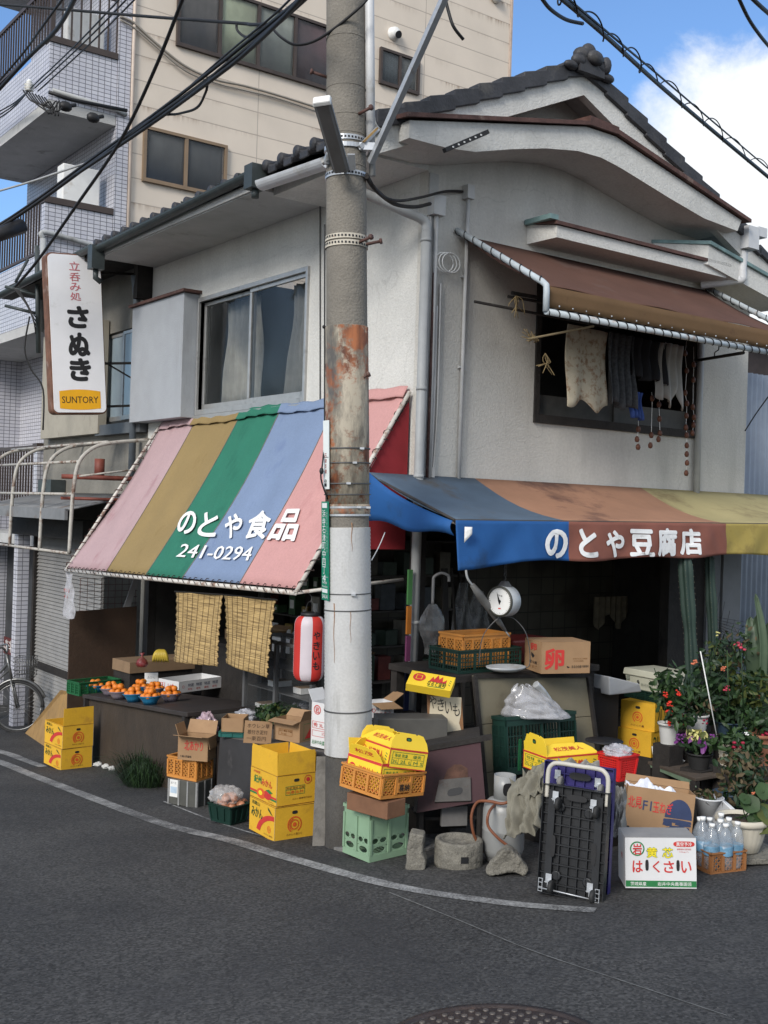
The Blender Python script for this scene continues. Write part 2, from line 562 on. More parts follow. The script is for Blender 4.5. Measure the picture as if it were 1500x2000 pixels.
def worn_paint():
 m,t,b=node_mat('worn_road_paint')
 tc=t.nodes.new('ShaderNodeTexCoord')
 n=t.nodes.new('ShaderNodeTexNoise');n.inputs['Scale'].default_value=2.2;n.inputs['Detail'].default_value=10;n.inputs['Roughness'].default_value=0.75
 n2=t.nodes.new('ShaderNodeTexNoise');n2.inputs['Scale'].default_value=70;n2.inputs['Detail'].default_value=3
 for q in(n,n2):t.links.new(tc.outputs['Object'],q.inputs['Vector'])
 a=t.nodes.new('ShaderNodeMath');a.operation='MULTIPLY_ADD';a.inputs[1].default_value=0.55
 t.links.new(n2.outputs[0],a.inputs[0]);t.links.new(n.outputs[0],a.inputs[2])
 r=t.nodes.new('ShaderNodeMapRange');r.inputs['From Min'].default_value=0.60;r.inputs['From Max'].default_value=0.88
 t.links.new(a.outputs[0],r.inputs['Value'])
 mc=t.nodes.new('ShaderNodeMixRGB')
 mc.inputs[1].default_value=(0.36,0.36,0.35,1);mc.inputs[2].default_value=(0.07,0.07,0.07,1)
 t.links.new(r.outputs[0],mc.inputs[0]);t.links.new(mc.outputs[0],b.inputs['Base Color'])
 b.inputs['Roughness'].default_value=0.8
 return m
def road_strip(name,pix,w0,w1,z,m):
 pts=smooth_path([G(u,v)for u,v in pix],6)
 mb=MB();vs=[]
 for i,p in enumerate(pts):
  t=(pts[min(i+1,len(pts)-1)]-pts[max(i-1,0)]);t.z=0;t.normalize()
  n=Vector((-t.y,t.x,0))
  f=i/(len(pts)-1);w=w0+(w1-w0)*f
  jw=1+0.10*noise.noise(p*6)
  for s_ in(-1,1):
   q=p+n*(s_*w/2*jw);vs.append((q.x,q.y,gz(q.x,q.y)+z))
 mb.add(vs,[(2*i,2*i+2,2*i+3,2*i+1)for i in range(len(pts)-1)])
 return structure(mb.build(name,m))
wp=worn_paint()
road_strip('road_edge_line',[(-160,1432),(0,1489),(60,1513),(175,1557),(320,1610),(450,1642),(550,1672),(700,1714),(800,1737),(900,1753),(1020,1768),(1163,1779)],0.13,0.10,0.004,wp)
road_strip('road_edge_line',[(-160,1423),(0,1468),(40,1482),(84,1498)],0.14,0.10,0.004,wp)
road_strip('road_scratch',[(320,1566),(420,1605),(520,1636)],0.02,0.02,0.004,wp)
road_strip('road_scratch',[(760,1744),(900,1800),(1040,1858),(1240,1925),(1420,1985)],0.012,0.006,0.004,mat('road_scratch',(0.13,0.13,0.125),0.8,0.5,14))
def stucco(name,col):
 """rough plaster: rain streaks, blotches, hairline cracks, fine bump"""
 m=mat(name,col,0.9,0.07,1.6,0.36,55,stain=tuple(c*.80 for c in col),stain_amt=0.42,stain_scale=1.1,streak=True,fine=0.06,spec=0.2)
 t=m.node_tree
 b=t.nodes['Principled BSDF']
 l=b.inputs['Base Color'].links[0].from_socket
 tc=t.nodes.new('ShaderNodeTexCoord')
 nd=t.nodes.new('ShaderNodeTexNoise');nd.inputs['Scale'].default_value=1.3;nd.inputs['Detail'].default_value=5
 t.links.new(tc.outputs['Object'],nd.inputs['Vector'])
 v=t.nodes.new('ShaderNodeTexVoronoi');v.feature='DISTANCE_TO_EDGE';v.inputs['Scale'].default_value=0.55
 ax=t.nodes.new('ShaderNodeVectorMath');ax.operation='ADD'
 t.links.new(tc.outputs['Object'],ax.inputs[0]);t.links.new(nd.outputs['Color'],ax.inputs[1]);t.links.new(ax.outputs[0],v.inputs['Vector'])
 r=t.nodes.new('ShaderNodeMapRange');r.inputs['From Min'].default_value=0.0045;r.inputs['From Max'].default_value=0.001;r.inputs['To Max'].default_value=0.13
 t.links.new(v.outputs['Distance'],r.inputs['Value'])
 mp=t.nodes.new('ShaderNodeMapping');mp.inputs['Scale'].default_value=(2.6,2.6,0.5)
 t.links.new(tc.outputs['Object'],mp.inputs['Vector'])
 n2=t.nodes.new('ShaderNodeTexNoise');n2.inputs['Scale'].default_value=1;n2.inputs['Detail'].default_value=6
 t.links.new(mp.outputs[0],n2.inputs['Vector'])
 r2=t.nodes.new('ShaderNodeMapRange');r2.inputs['From Min'].default_value=0.50;r2.inputs['From Max'].default_value=0.72;r2.inputs['To Max'].default_value=0.24
 t.links.new(n2.outputs[0],r2.inputs['Value'])
 for fac,cc in((r2,tuple(c*.55 for c in col)),(r,(0.10,0.095,0.085))):
  x=t.nodes.new('ShaderNodeMixRGB');x.inputs[2].default_value=(*cc,1)
  t.links.new(fac.outputs[0],x.inputs[0]);t.links.new(l,x.inputs[1]);l=x.outputs[0]
 t.links.new(l,b.inputs['Base Color'])
 return m
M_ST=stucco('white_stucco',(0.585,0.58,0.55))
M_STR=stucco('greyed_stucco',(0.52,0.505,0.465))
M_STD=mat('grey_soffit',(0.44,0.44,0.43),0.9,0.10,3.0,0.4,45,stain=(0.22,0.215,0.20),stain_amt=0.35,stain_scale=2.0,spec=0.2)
M_TILE=mat('roof_tile_clay',(0.036,0.036,0.040),0.55,0.35,7.0,0.25,40,stain=(0.085,0.08,0.072),stain_amt=0.4,stain_scale=4)
M_RUST=mat('rusty_brown_metal',(0.085,0.042,0.034),0.7,0.35,10,0.2,50,stain=(0.22,0.16,0.13),stain_amt=0.3,stain_scale=7)
M_DKW=mat('dark_old_timber',(0.021,0.018,0.016),0.8,0.35,8,0.3,30)
M_ALU=mat('aluminium_sash',(0.42,0.42,0.41),0.4,0.1,10,metal=0.6,stain=(0.2,0.2,0.19),stain_amt=0.3)
M_GLASS=film('window_glass',(0.05,0.055,0.055),0.22,0.04)
M_GLASSD=film('dim_glass',(0.10,0.105,0.10),0.80,0.12)
M_PVC=mat('grey_pvc_pipe',(0.34,0.35,0.35),0.5,0.10,6,stain=(0.2,0.195,0.18),stain_amt=0.4,stain_scale=3,streak=True)
M_PVCW=mat('pale_pvc_pipe',(0.55,0.56,0.57),0.45,0.08,6,stain=(0.35,0.33,0.28),stain_amt=0.35,stain_scale=3)
M_GUT=mat('dark_green_gutter',(0.045,0.055,0.055),0.45,0.25,8,stain=(0.10,0.10,0.095),stain_amt=0.3)
M_TURQ=mat('verdigris_flashing',(0.16,0.25,0.25),0.6,0.25,9,stain=(0.12,0.08,0.06),stain_amt=0.3)
M_BLACK=mat('black_cable',(0.012,0.012,0.013),0.55,0.2,10)
M_WHITE=mat('white_paint',(0.70,0.70,0.68),0.5,0.06,8,stain=(0.45,0.40,0.32),stain_amt=0.25)
M_GCARD0=mat('dull_grey_panel',(0.15,0.155,0.16),0.7,0.12,4)
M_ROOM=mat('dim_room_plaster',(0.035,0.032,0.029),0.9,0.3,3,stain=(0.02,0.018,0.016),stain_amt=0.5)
M_CONC=mat('old_concrete',(0.30,0.29,0.27),0.9,0.22,6,0.5,45,stain=(0.14,0.13,0.12),stain_amt=0.4,stain_scale=4,fine=0.12)
def pane(mb_f,mb_g,a,b,z0,z1,th,axis,fw=0.035,off=0.0):
 """one sliding sash in a wall: axis 'x' (wall along X, y fixed) or 'y'"""
 def q(p0,p1,zz0,zz1,mb,t):
  if axis=='x':mb.bx(p0,p1,off-t/2,off+t/2,zz0,zz1)
  else:mb.bx(off-t/2,off+t/2,p0,p1,zz0,zz1)
 q(a,b,z0,z0+fw*1.5,mb_f,th);q(a,b,z1-fw,z1,mb_f,th)
 q(a,a+fw,z0+fw*1.5,z1-fw,mb_f,th);q(b-fw,b,z0+fw*1.5,z1-fw,mb_f,th)
 q(a+fw,b-fw,z0+fw*1.5,z1-fw,mb_g,0.006)
def curtain(name,parent,x0,x1,z0,z1,y,axis,m,amp=0.03,waves=9,flare=0.0):
 mb=MB()
 def fn(u,v):
  a=x0+(x1-x0)*u+flare*(1-v)**2*(u-0.3)+0.02*math.sin(9*v+5*u)
  d=y+amp*math.sin(2*PI*waves*u+1.2*math.sin(3*v))*(0.6+0.4*v)+0.015*math.sin(17*u+4*v)
  z=z0+(z1-z0)*v
  return(a,d,z)if axis=='x' else(d,a,z)
 mb.sheet(fn,waves*6,8,th=0.003)
 return mb.build(name,m,parent)
# ===== THE CORNER SHOP HOUSE
H=thing('shop_house','old two storey white stucco corner shop with grey tiled gable roof and striped awnings','house',(0,0,0))
mb=MB()
# right hand facade (y = 0 .. .12), window hole x 1.33..3.70, z 3.24..4.52
ZB=2.42
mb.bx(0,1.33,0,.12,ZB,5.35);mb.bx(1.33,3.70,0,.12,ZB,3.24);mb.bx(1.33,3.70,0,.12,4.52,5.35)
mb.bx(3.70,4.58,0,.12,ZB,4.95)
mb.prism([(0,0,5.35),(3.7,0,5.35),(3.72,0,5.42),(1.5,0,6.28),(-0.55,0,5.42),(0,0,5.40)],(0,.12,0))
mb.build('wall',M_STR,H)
mb=MB()
# left hand facade (x = 0 .. .12), window hole y 1.92..4.2, z 3.42..4.68
mb.bx(0,.12,.12,1.90,ZB,5.4);mb.bx(0,.12,4.22,5.58,ZB,5.4)
mb.bx(0,.12,1.90,4.22,ZB,3.42);mb.bx(0,.12,1.90,4.22,4.68,5.4)
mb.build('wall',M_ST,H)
mb=MB();mb.bx(4.46,4.575,.125,5.5,0,4.9);mb.bx(.125,4.45,5.46,5.575,-1.0,5.3)
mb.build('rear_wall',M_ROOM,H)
# the trimmed street corner of the wall, a grey strip right of the downpipe
mb=MB();mb.bx(0.005,0.10,-0.02,-0.002,2.45,5.24);mb.build('corner_strip',M_STD,H)
# inside of the ground floor: floor, ceiling, partitions
mb=MB()
mb.bx(0.02,4.45,0.02,5.45,-1.05,-0.02);mb.build('shop_floor',mat('shop_floor_concrete',(0.09,0.085,0.08),0.9,0.3,5),H)
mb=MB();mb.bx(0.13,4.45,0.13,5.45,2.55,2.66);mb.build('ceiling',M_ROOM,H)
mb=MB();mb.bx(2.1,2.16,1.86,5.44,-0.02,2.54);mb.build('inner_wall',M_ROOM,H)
def grimy_tiles():
 m,t,b=node_mat('grimy_wall_tiles')
 tc=t.nodes.new('ShaderNodeTexCoord');sx=t.nodes.new('ShaderNodeSeparateXYZ');cx=t.nodes.new('ShaderNodeCombineXYZ')
 t.links.new(tc.outputs['Object'],sx.inputs[0]);t.links.new(sx.outputs['X'],cx.inputs[0]);t.links.new(sx.outputs['Z'],cx.inputs[1])
 br=t.nodes.new('ShaderNodeTexBrick');br.offset=0
 br.inputs['Scale'].default_value=1;br.inputs['Brick Width'].default_value=0.2;br.inputs['Row Height'].default_value=0.2
 br.inputs['Mortar Size'].default_value=0.006
 br.inputs['Color1'].default_value=(0.10,0.092,0.07,1);br.inputs['Color2'].default_value=(0.075,0.068,0.052,1);br.inputs['Mortar'].default_value=(0.03,0.028,0.025,1)
 t.links.new(cx.outputs[0],br.inputs['Vector'])
 n=t.nodes.new('ShaderNodeTexNoise');n.inputs['Scale'].default_value=2.5;n.inputs['Detail'].default_value=8
 t.links.new(tc.outputs['Object'],n.inputs['Vector'])
 r=t.nodes.new('ShaderNodeMapRange');r.inputs['From Min'].default_value=0.42;r.inputs['From Max'].default_value=0.62
 t.links.new(n.outputs[0],r.inputs['Value'])
 mc=t.nodes.new('ShaderNodeMixRGB');mc.inputs[2].default_value=(0.05,0.042,0.032,1)
 t.links.new(r.outputs[0],mc.inputs[0]);t.links.new(br.outputs[0],mc.inputs[1])
 t.links.new(mc.outputs[0],b.inputs['Base Color']);b.inputs['Roughness'].default_value=0.6
 return m
mb=MB();mb.bx(0.75,4.44,1.72,1.85,-0.02,2.54);mb.build('tiled_partition',grimy_tiles(),H)
# posts and lintels of the two shop openings
for nm,a in(('post',(0.02,0.12,0.02,0.12,0,ZB)),('post',(3.36,3.50,0.0,0.12,0,ZB)),('post',(0.02,0.12,5.46,5.58,-1.0,ZB)),
('post',(0.02,0.10,2.6,2.68,-0.6,2.2))):
 MB().bx(*a).build(nm,M_DKW,H)
mb=MB();mb.bx(0.13,3.35,0.03,0.11,2.16,ZB-.003);mb.build('lintel',M_DKW,H)
mb=MB();mb.bx(0.03,0.11,0.13,5.45,2.10,ZB-.003);mb.build('lintel',M_DKW,H)
mb=MB();mb.bx(3.51,4.57,0.03,0.11,0.0,ZB-.003);mb.build('boarded_bay',M_DKW,H)
mb=MB();mb.bx(3.98,4.20,-0.005,0.028,0.7,2.02)
mb.build('white_board',M_GCARD0,H)
mb=MB();mb.bx(4.24,4.555,-0.012,0.028,1.0,1.96)
mb.build('white_board',mat('dull_white_board',(0.20,0.205,0.21),0.7,0.12,4,stain=(0.16,0.14,0.12),stain_amt=0.3),H)
# ---- left hand window, shutter box, curtains
fr,gl=MB(),MB()
for a in((-.03,.10,1.90,4.22,3.36,3.42),(-.03,.10,1.90,4.22,4.68,4.73),(-.03,.10,1.86,1.90,3.36,4.73),(-.03,.10,4.22,4.25,3.36,4.73)):
 fr.bx(*a)
pane(fr,gl,1.90,3.08,3.42,4.68,0.03,'y',0.045,0.02)
pane(fr,gl,3.04,4.22,3.42,4.68,0.03,'y',0.045,0.06)
wf=fr.build('window',M_ALU,H,bev=0.004)
gl.build('pane',M_GLASS,wf)
cl=mat('lace_curtain',(0.50,0.50,0.46),0.9,0.12,12,sub=0.35)
curtain('curtain',wf,2.0,2.5,3.45,4.66,0.22,'y',cl,0.03,6,0.25)
curtain('curtain',wf,3.2,3.95,3.45,4.66,0.22,'y',cl,0.03,8,0.15)
mb=MB();mb.bx(1.4,1.45,1.5,4.6,3.0,5.0);mb.bx(0.125,1.4,1.5,4.6,3.22,3.26)
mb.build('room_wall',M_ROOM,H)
mb=MB();mb.bx(-.20,-.002,4.27,5.72,3.33,4.78);mb.build('shutter_box',mat('grey_painted_board',(0.33,0.35,0.375),0.8,0.06,4,0.2,60,stain=(0.26,0.27,0.28),stain_amt=0.3,streak=True),H,bev=0.006)
mb=MB();mb.bx(-.24,-.002,4.20,5.76,4.783,4.815);mb.build('shutter_box_cap',M_RUST,H)
mb=MB();mb.bx(-.05,-.002,1.84,4.27,3.28,3.355);mb.build('window_sill',M_ALU,H)
# ---- right hand window (open, dark) and its hood
fr,gl=MB(),MB()
for a in((1.33,3.70,-.03,.11,3.18,3.26),(1.33,3.70,-.02,.11,4.46,4.52),(1.33,1.39,-.02,.11,3.26,4.46),(3.64,3.70,-.02,.11,3.26,4.46)):
 fr.bx(*a)
wf=fr.build('window',M_DKW,H)
gl.bx(2.5,3.62,.06,.075,3.27,3.46);gl.bx(1.40,2.5,.08,.095,3.27,3.46)
gl.build('rail_board',mat('grey_window_board',(0.07,0.068,0.062),0.7,0.3,5),wf)
mb=MB();mb.bx(1.0,4.2,1.3,1.35,2.9,5.0);mb.bx(1.0,1.05,.13,1.3,2.9,5.0);mb.bx(4.15,4.2,.13,1.3,2.9,5.0)
mb.bx(1.05,4.15,.13,1.3,2.9,2.94);mb.bx(1.05,4.15,.13,1.3,4.9,4.94)
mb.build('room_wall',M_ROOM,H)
mb=MB()
mb.hexa([(1.18,-.002,4.82),(1.25,-.32,4.84),(3.72,-.32,4.84),(3.95,-.002,4.82)],[(1.18,-.002,5.0),(1.25,-.32,4.95),(3.72,-.32,4.95),(3.95,-.002,5.0)])
mb.build('window_hood',M_ST,H)
mb=MB()
mb.hexa([(1.14,-.002,5.003),(1.22,-.35,4.953),(3.76,-.35,4.953),(3.99,-.002,5.003)],[(1.14,-.002,5.03),(1.22,-.35,4.985),(3.76,-.35,4.985),(3.99,-.002,5.03)])
mb.build('hood_flashing',M_RUST,H)
MB().bx(1.135,1.24,-.345,-.01,4.99,5.035).build('hood_flashing',M_TURQ,H)
# ---- gable: pent eave band with arched underside, wrapping the street corner
AKN=[(-.6,5.285),(-.2,5.285),(.1,5.32),(.5,5.43),(.9,5.525),(1.3,5.59),(1.6,5.595),(1.85,5.56),(2.14,5.50),(2.6,5.405),(3.14,5.305),(3.64,5.28)]
def arc(x):
 for(a,p),(b,q)in zip(AKN,AKN[1:]):
  if x<=b:return p+(q-p)*(x-a)/(b-a)
 return 5.28
lo=[(-0.60,5.28)]+[(-0.2+0.1*i,arc(-0.2+0.1*i))for i in range(34)]+[(3.64,5.28)]
hi=[(3.70,5.40),(1.78,5.83),(1.40,5.83),(-0.60,5.42)]
mb=MB();mb.prism([(x,-.5,z)for x,z in lo+hi],(0,.498,0))
mb.bx(-0.60,-0.002,0.0,1.60,5.26,5.40)
mb.build('pent_eave',M_ST,H)
mb=MB()
mb.hexa([(-0.66,-.55,5.425),(1.40,-.55,5.835),(1.40,-.002,5.90),(-0.66,-.002,5.49)],[(-0.66,-.55,5.46),(1.40,-.55,5.87),(1.40,-.002,5.93),(-0.66,-.002,5.52)])
mb.hexa([(1.40,-.55,5.837),(1.78,-.55,5.837),(1.78,-.002,5.90),(1.40,-.002,5.90)],[(1.40,-.55,5.92),(1.78,-.55,5.90),(1.78,-.002,5.96),(1.40,-.002,5.96)])
mb.hexa([(1.78,-.55,5.835),(3.80,-.55,5.385),(3.80,-.002,5.45),(1.78,-.002,5.90)],[(1.78,-.55,5.88),(3.80,-.55,5.42),(3.80,-.002,5.48),(1.78,-.002,5.95)])
mb.build('pent_flashing',M_RUST,H)
# ---- main roof
XR,ZR,SL=1.50,6.46,0.45
XL,XE=-0.84,4.04
def roof_z(x):return ZR-SL*abs(x-XR)
def tile_wave(y):return 0.034*math.cos(2*PI*y/0.27)+0.010*math.cos(4*PI*y/0.27)
roof=MB()
nY=22*8
for x0,x1 in((XL,XR),(XE,XR)):
 n=9
 us=[i/nY for i in range(nY+1)]
 vv=[]
 for k in range(n):vv+=[k/n+1e-4,(k+0.999)/n]
 def fn(u,v,x0=x0,x1=x1,n=n):
  y=-0.36+5.94*u
  x=x0+(x1-x0)*v
  f=(v*n)%1.0
  return(x,y,roof_z(x)+tile_wave(y)-0.01+0.035*(1-f)-0.018)
 roof.sheet(fn,us,vv,th=0.035,nrm=(0,0,1))
rf=roof.build('roof',M_TILE,H)
# round eave end tiles along the left eave
et=MB()
for i in range(22):
 y=-0.27+0.27*i
 et.lathe([(0.0,-0.012),(0.044,-0.010),(0.052,0.0),(0.052,0.10)],14,0,(XL-0.005,y,roof_z(XL)+0.035),Matrix.Rotation(PI/2,4,'Y'))
 et.bx(XL-0.012,XL+0.006,y+0.07,y+0.20,roof_z(XL)-0.055,roof_z(XL)-0.004)
et.build('eave_tiles',M_TILE,rf)
# verge tiles stepping up both rakes
vg=MB()
for sgn,x0 in((1,XL),(-1,XE)):
 for k in range(9):
  xa,xb=x0+(XR-x0)*k/9,x0+(XR-x0)*(k+1.06)/9
  za,zb=roof_z(xa),roof_z(xb)
  o_=0.030*(1 if sgn else 1)
  vg.hexa([(xa,-.40,za-.075),(xb,-.40,zb-.10),(xb,-.26,zb-.10),(xa,-.26,za-.075)],
[(xa,-.40,za+.075),(xb,-.40,zb+.035),(xb,-.26,zb+.035),(xa,-.26,za+.075)])
vg.build('verge_tiles',M_TILE,rf,bev=0.008)
# ridge: stacked tiles, round cap and the end ornament
rg=MB()
for k in range(2):rg.bx(XR-.13+.02*k,XR+.13-.02*k,-.36,5.5,ZR-.06+.04*k,ZR-.025+.04*k)
rg.tube([(XR,-.36,ZR+.02),(XR,5.5,ZR+.02)],0.06,14)
rg.build('ridge',M_TILE,rf,bev=0.004)
og=MB()
og.ball((XR-.02,-.42,ZR+.09),0.085,16,sq=(.95,.7,.9));og.ball((XR+.02,-.47,ZR+.03),0.085,14,sq=(1.2,.6,.8));og.ball((XR-.08,-.40,ZR+.05),0.09,14,sq=(1.1,.8,.8))
for s_ in(-1,1):
 og.ball((XR+s_*.14,-.42,ZR-.02),0.075,14,sq=(1.2,.7,.8));og.ball((XR+s_*.24,-.42,ZR-.085),0.06,14,sq=(1.4,.7,.7))
og.ball((XR+.19,-.44,ZR+.01),0.07,12,sq=(.8,.8,1.2))
og.bx(XR-.16,XR+.16,-.46,-.36,ZR-.12,ZR+.04)
og.build('ridge_ornament',M_TILE,rf)
# rake boards (white stucco) and the soffit behind them
rb=MB()
for x0 in(XL+.06,XE-.06):
 za,zb=roof_z(x0)-.06,ZR-.06
 rb.hexa([(x0,-.36,za-.22),(XR,-.36,zb-.22),(XR,-.28,zb-.22),(x0,-.28,za-.22)],[(x0,-.36,za),(XR,-.36,zb),(XR,-.28,zb),(x0,-.28,za)])
rb.build('rake_board',M_ST,H)
rb=MB()
for x0 in(XL+.06,XE-.06):
 za,zb=roof_z(x0)-.11,ZR-.11
 rb.hexa([(x0,-.279,za-.05),(XR,-.279,zb-.05),(XR,5.4,zb-.05),(x0,5.4,za-.05)],[(x0,-.279,za),(XR,-.279,zb),(XR,5.4,zb),(x0,5.4,za)])
rb.build('roof_soffit',M_STD,H)
MB().bx(-.74,-.002,1.605,5.5,5.29,5.325).build('eave_soffit',M_STD,H)
MB().bx(-.80,-.745,1.605,5.5,5.285,5.36).build('eave_fascia',M_STD,H)
# gutters and downpipes
def half_gutter(mb,a,b,r=0.062,m=0):
 a,b=Vector(a),Vector(b)
 t=(b-a).normalized();s_=t.cross(Vector((0,0,1))).normalized()
 prof=[(s_*math.cos(PI*k/10)-Vector((0,0,1))*math.sin(PI*k/10))for k in range(11)]
 poly=[p*r for p in prof]+[p*(r-.006)for p in prof[::-1]]
 mb.hexa([a+p for p in poly],[b+p for p in poly],m)
gt=MB();half_gutter(gt,(-.86,1.55,5.42),(-.86,5.40,5.36))
for i in range(10):gt.box((-.86,1.7+i*.4,5.425-.006*i),(.14,.018,.012))
gt.bx(-.95,-.79,1.40,1.55,5.24,5.46);gt.tube([(-.87,1.47,5.24),(-.87,1.47,5.16)],0.035,10)
gt.bx(-.95,-.79,5.22,5.36,5.10,5.38);gt.tube([(-.87,5.29,5.1),(-.87,5.29,5.0),(-.80,5.29,4.96)],0.035,10)
gt.build('gutter',M_GUT,H)
gt=MB();half_gutter(gt,(-.80,-.42,5.40),(-.80,0.22,5.39),0.085)
gt.bx(-.88,-.72,0.02,0.20,5.14,5.33)
gt.tube(smooth_path([(-.80,.11,5.15),(-.80,.11,5.05),(-.72,.08,4.98),(-.3,-.02,4.86),(-.08,-.06,4.80),(-.06,-.07,4.70)]),0.042,12)
gt.tube([(-.06,-.07,4.72),(-.06,-.07,.55)],0.042,14)
for z in(4.62,3.35,2.6,1.35):gt.tube([(-.06,-.07,z),(-.06,-.07,z+.03)],0.047,14)
gt.build('downpipe',M_PVC,H)
gt=MB()
half_gutter(gt,W(512,356,x=-1.0),W(640,312,x=-1.0),0.075)
gt.build('loose_gutter_piece',M_PVCW,H)
gt=MB()
p0=W(1455,470,y=-.35)
gt.bx(p0.x-.09,p0.x+.09,-.46,-.28,p0.z-.10,p0.z+.13)
gt.box((p0.x+.17,-.37,p0.z+.10),(.14,.16,.10))
pa,pb,pc=W(1452,490,y=-.35),W(1449,545,y=-.35),W(1368,557,y=-.05)
gt.tube(smooth_path([pa,pb+Vector((0,0,.10)),pb,pb.lerp(pc,.2),pc.lerp(pb,.1),pc],5),0.045,12)
gt.build('downpipe',M_PVCW,H)
gt=MB();p1=W(1360,965,y=-.05)
gt.tube([(p1.x,-.05,4.4),(p1.x,-.05,2.5)],0.035,12)
gt.build('downpipe',M_PVC,H)
# low side roof right of the gable: sloping white fascia with turquoise flashing, tiles behind
a,b=W(1384,478,y=-.35),W(1540,566,y=-.35)
mb=MB();mb.hexa([a+Vector((-.45,.34,-.20)),a+Vector((0,0,-.20)),b+Vector((0,0,-.20)),b+Vector((0,.34,-.2))],[a+Vector((-.45,.34,0)),a,b,b+Vector((0,.34,0))])
mb.build('side_eave',M_ST,H)
mb=MB();u_=Vector((0,0,.035));o_=Vector((0,-.03,.003))
mb.hexa([a+Vector((-.47,.345,.003)),a+o_,b+o_,b+Vector((0,.345,.003))],[a+Vector((-.47,.345,.035)),a+o_+u_,b+o_+u_,b+Vector((0,.345,.035))])
mb.build('side_flashing',M_TURQ,H)
a,b=W(1390,425,y=.6),W(1560,560,y=.6)
mb=MB();mb.hexa([a+Vector((0,0,-.30)),b+Vector((0,0,-.30)),b+Vector((0,.06,-.30)),a+Vector((0,.06,-.30))],[a,b,b+Vector((0,.06,0)),a+Vector((0,.06,0))])
mb.build('side_rake_board',M_ST,H)
mb=MB()
for k in range(8):
 c0,c1=a.lerp(b,k/8),a.lerp(b,(k+1.08)/8)
 mb.hexa([c0+Vector((0,-.05,.0)),c1+Vector((0,-.05,-.02)),c1+Vector((0,2.5,-.02)),c0+Vector((0,2.5,0))],[c0+Vector((0,-.05,.10)),c1+Vector((0,-.05,.06)),c1+Vector((0,2.5,.06)),c0+Vector((0,2.5,.10))])
mb.build('side_roof',M_TILE,H)
# conduits, meter boxes on the right hand facade
mb=MB()
c=W(853,402,y=-.05)
mb.box(c,(.13,.09,.17));mb.tube([c+Vector((.0,0,-.08)),(c.x+.02,-.03,2.5)],0.02,8)
c2=W(915,376,y=-.04)
mb.box(c2,(.08,.08,.12));mb.tube([c2+Vector((0,0,-.05)),(c2.x,-.025,2.5)],0.018,8)
mb.tube(smooth_path([(c.x-.05,-.03,c.z-.1),(c.x-.04,-.03,3.3),(c.x-.06,-.03,2.8),(c.x-.12,-.03,2.5)]),0.012,6)
mb.tube(smooth_path([(c.x+.05,-.03,4.1),(c.x+.05,-.03,3.2),(c.x+.03,-.03,2.5)]),0.014,6);mb.tube(smooth_path([(c.x+.09,-.025,4.3),(c.x+.095,-.025,3.2),(c.x+.06,-.025,2.5)]),0.010,6)
for z in(4.4,3.6):mb.box((c2.x,-.02,z),(.07,.03,.02))
mb.box((c.x+.0,-.03,2.62),(.03,.03,.14));mb.box((c.x+.06,-.03,2.64),(.03,.03,.12))
mb.build('conduit',mat('painted_conduit',(0.46,0.46,0.45),0.6,0.1,5,stain=(0.28,0.27,0.25),stain_amt=0.35,streak=True),H)
mb=MB();c3=W(868,512,y=-.05)
for k in range(3):
 mb.tube([c3+Vector((.10*math.cos(t*.35+k)+.03*k,-.01*k,.085*math.sin(t*.35+k)))for t in range(19)],0.005,5)
mb.build('wire_coil',M_WHITE,H)
# cracks of the corner pipes: a thin brown conduit beside the downpipe
mb=MB();mb.tube([(.06,-.045,4.6),(.05,-.045,2.5)],0.013,8);mb.build('conduit',M_RUST,H)
mb=MB();pts=[W(625,v,x=-.012)for v in(400,560,700,785)];mb.tube(pts,0.006,6);mb.build('wall_cable',M_DKW,H)
# ===== BAR BUILDING NEXT DOOR (left)
M_MORT=mat('stained_mortar',(0.20,0.19,0.165),0.9,0.22,2.2,0.35,30,stain=(0.32,0.31,0.27),stain_amt=0.3,stain_scale=1.3)
BAR=thing('bar_building','low brown mortar bar building squeezed between the white shop and the tiled flats','building',(0,0,0))
mb=MB()
mb.bx(0.02,.14,5.6,9.45,2.0,3.3);mb.bx(0.02,.14,5.6,5.82,3.3,5.4);mb.bx(.02,.14,7.12,9.45,3.3,5.4);mb.bx(.02,.14,5.82,7.12,4.62,5.4)
mb.bx(.15,4.0,9.36,9.45,-1.2,5.3);mb.bx(0.02,.14,9.3,9.45,-1.3,2.0);mb.bx(0.02,.14,5.6,5.7,-1.2,2.0)
mb.build('wall',M_MORT,BAR)
mb=MB();mb.bx(-.12,.0,6.95,9.2,3.25,4.8);mb.build('shutter_box',mat('beige_panel',(0.33,0.305,0.25),0.8,0.1,4,stain=(0.2,0.18,0.15),stain_amt=0.3),BAR)
fr,gl=MB(),MB()
pane(fr,gl,5.84,6.5,3.42,4.6,.03,'y',.04,.03);pane(fr,gl,6.46,7.1,3.42,4.6,.03,'y',.04,.07)
w_=fr.build('window',M_ALU,BAR);gl.build('pane',mat('pale_blue_frosted_glass',(0.32,0.40,0.45),0.12,0.15,2,spec=0.9),w_)
mb=MB();mb.bx(-.10,.0,5.62,7.1,3.22,3.36);mb.build('window_sill',mat('dark_grey_metal',(0.085,0.09,0.095),0.5,0.2,6),BAR)
mb=MB();mb.bx(-.6,.02,5.6,9.4,5.40,5.55);mb.hexa([(-.75,5.5,5.33),(-.55,5.5,5.33),(-.55,9.4,5.33),(-.75,9.4,5.33)],[(-.75,5.5,5.42),(-.55,5.5,5.50),(-.55,9.4,5.50),(-.75,9.4,5.42)])
mb.bx(-.2,.02,5.6,5.72,4.9,5.4);mb.build('eave',M_DKW,BAR)
mb=MB();half_gutter(mb,(-.8,5.5,5.45),(-.8,9.3,5.35),.06);mb.build('gutter',M_GUT,BAR)
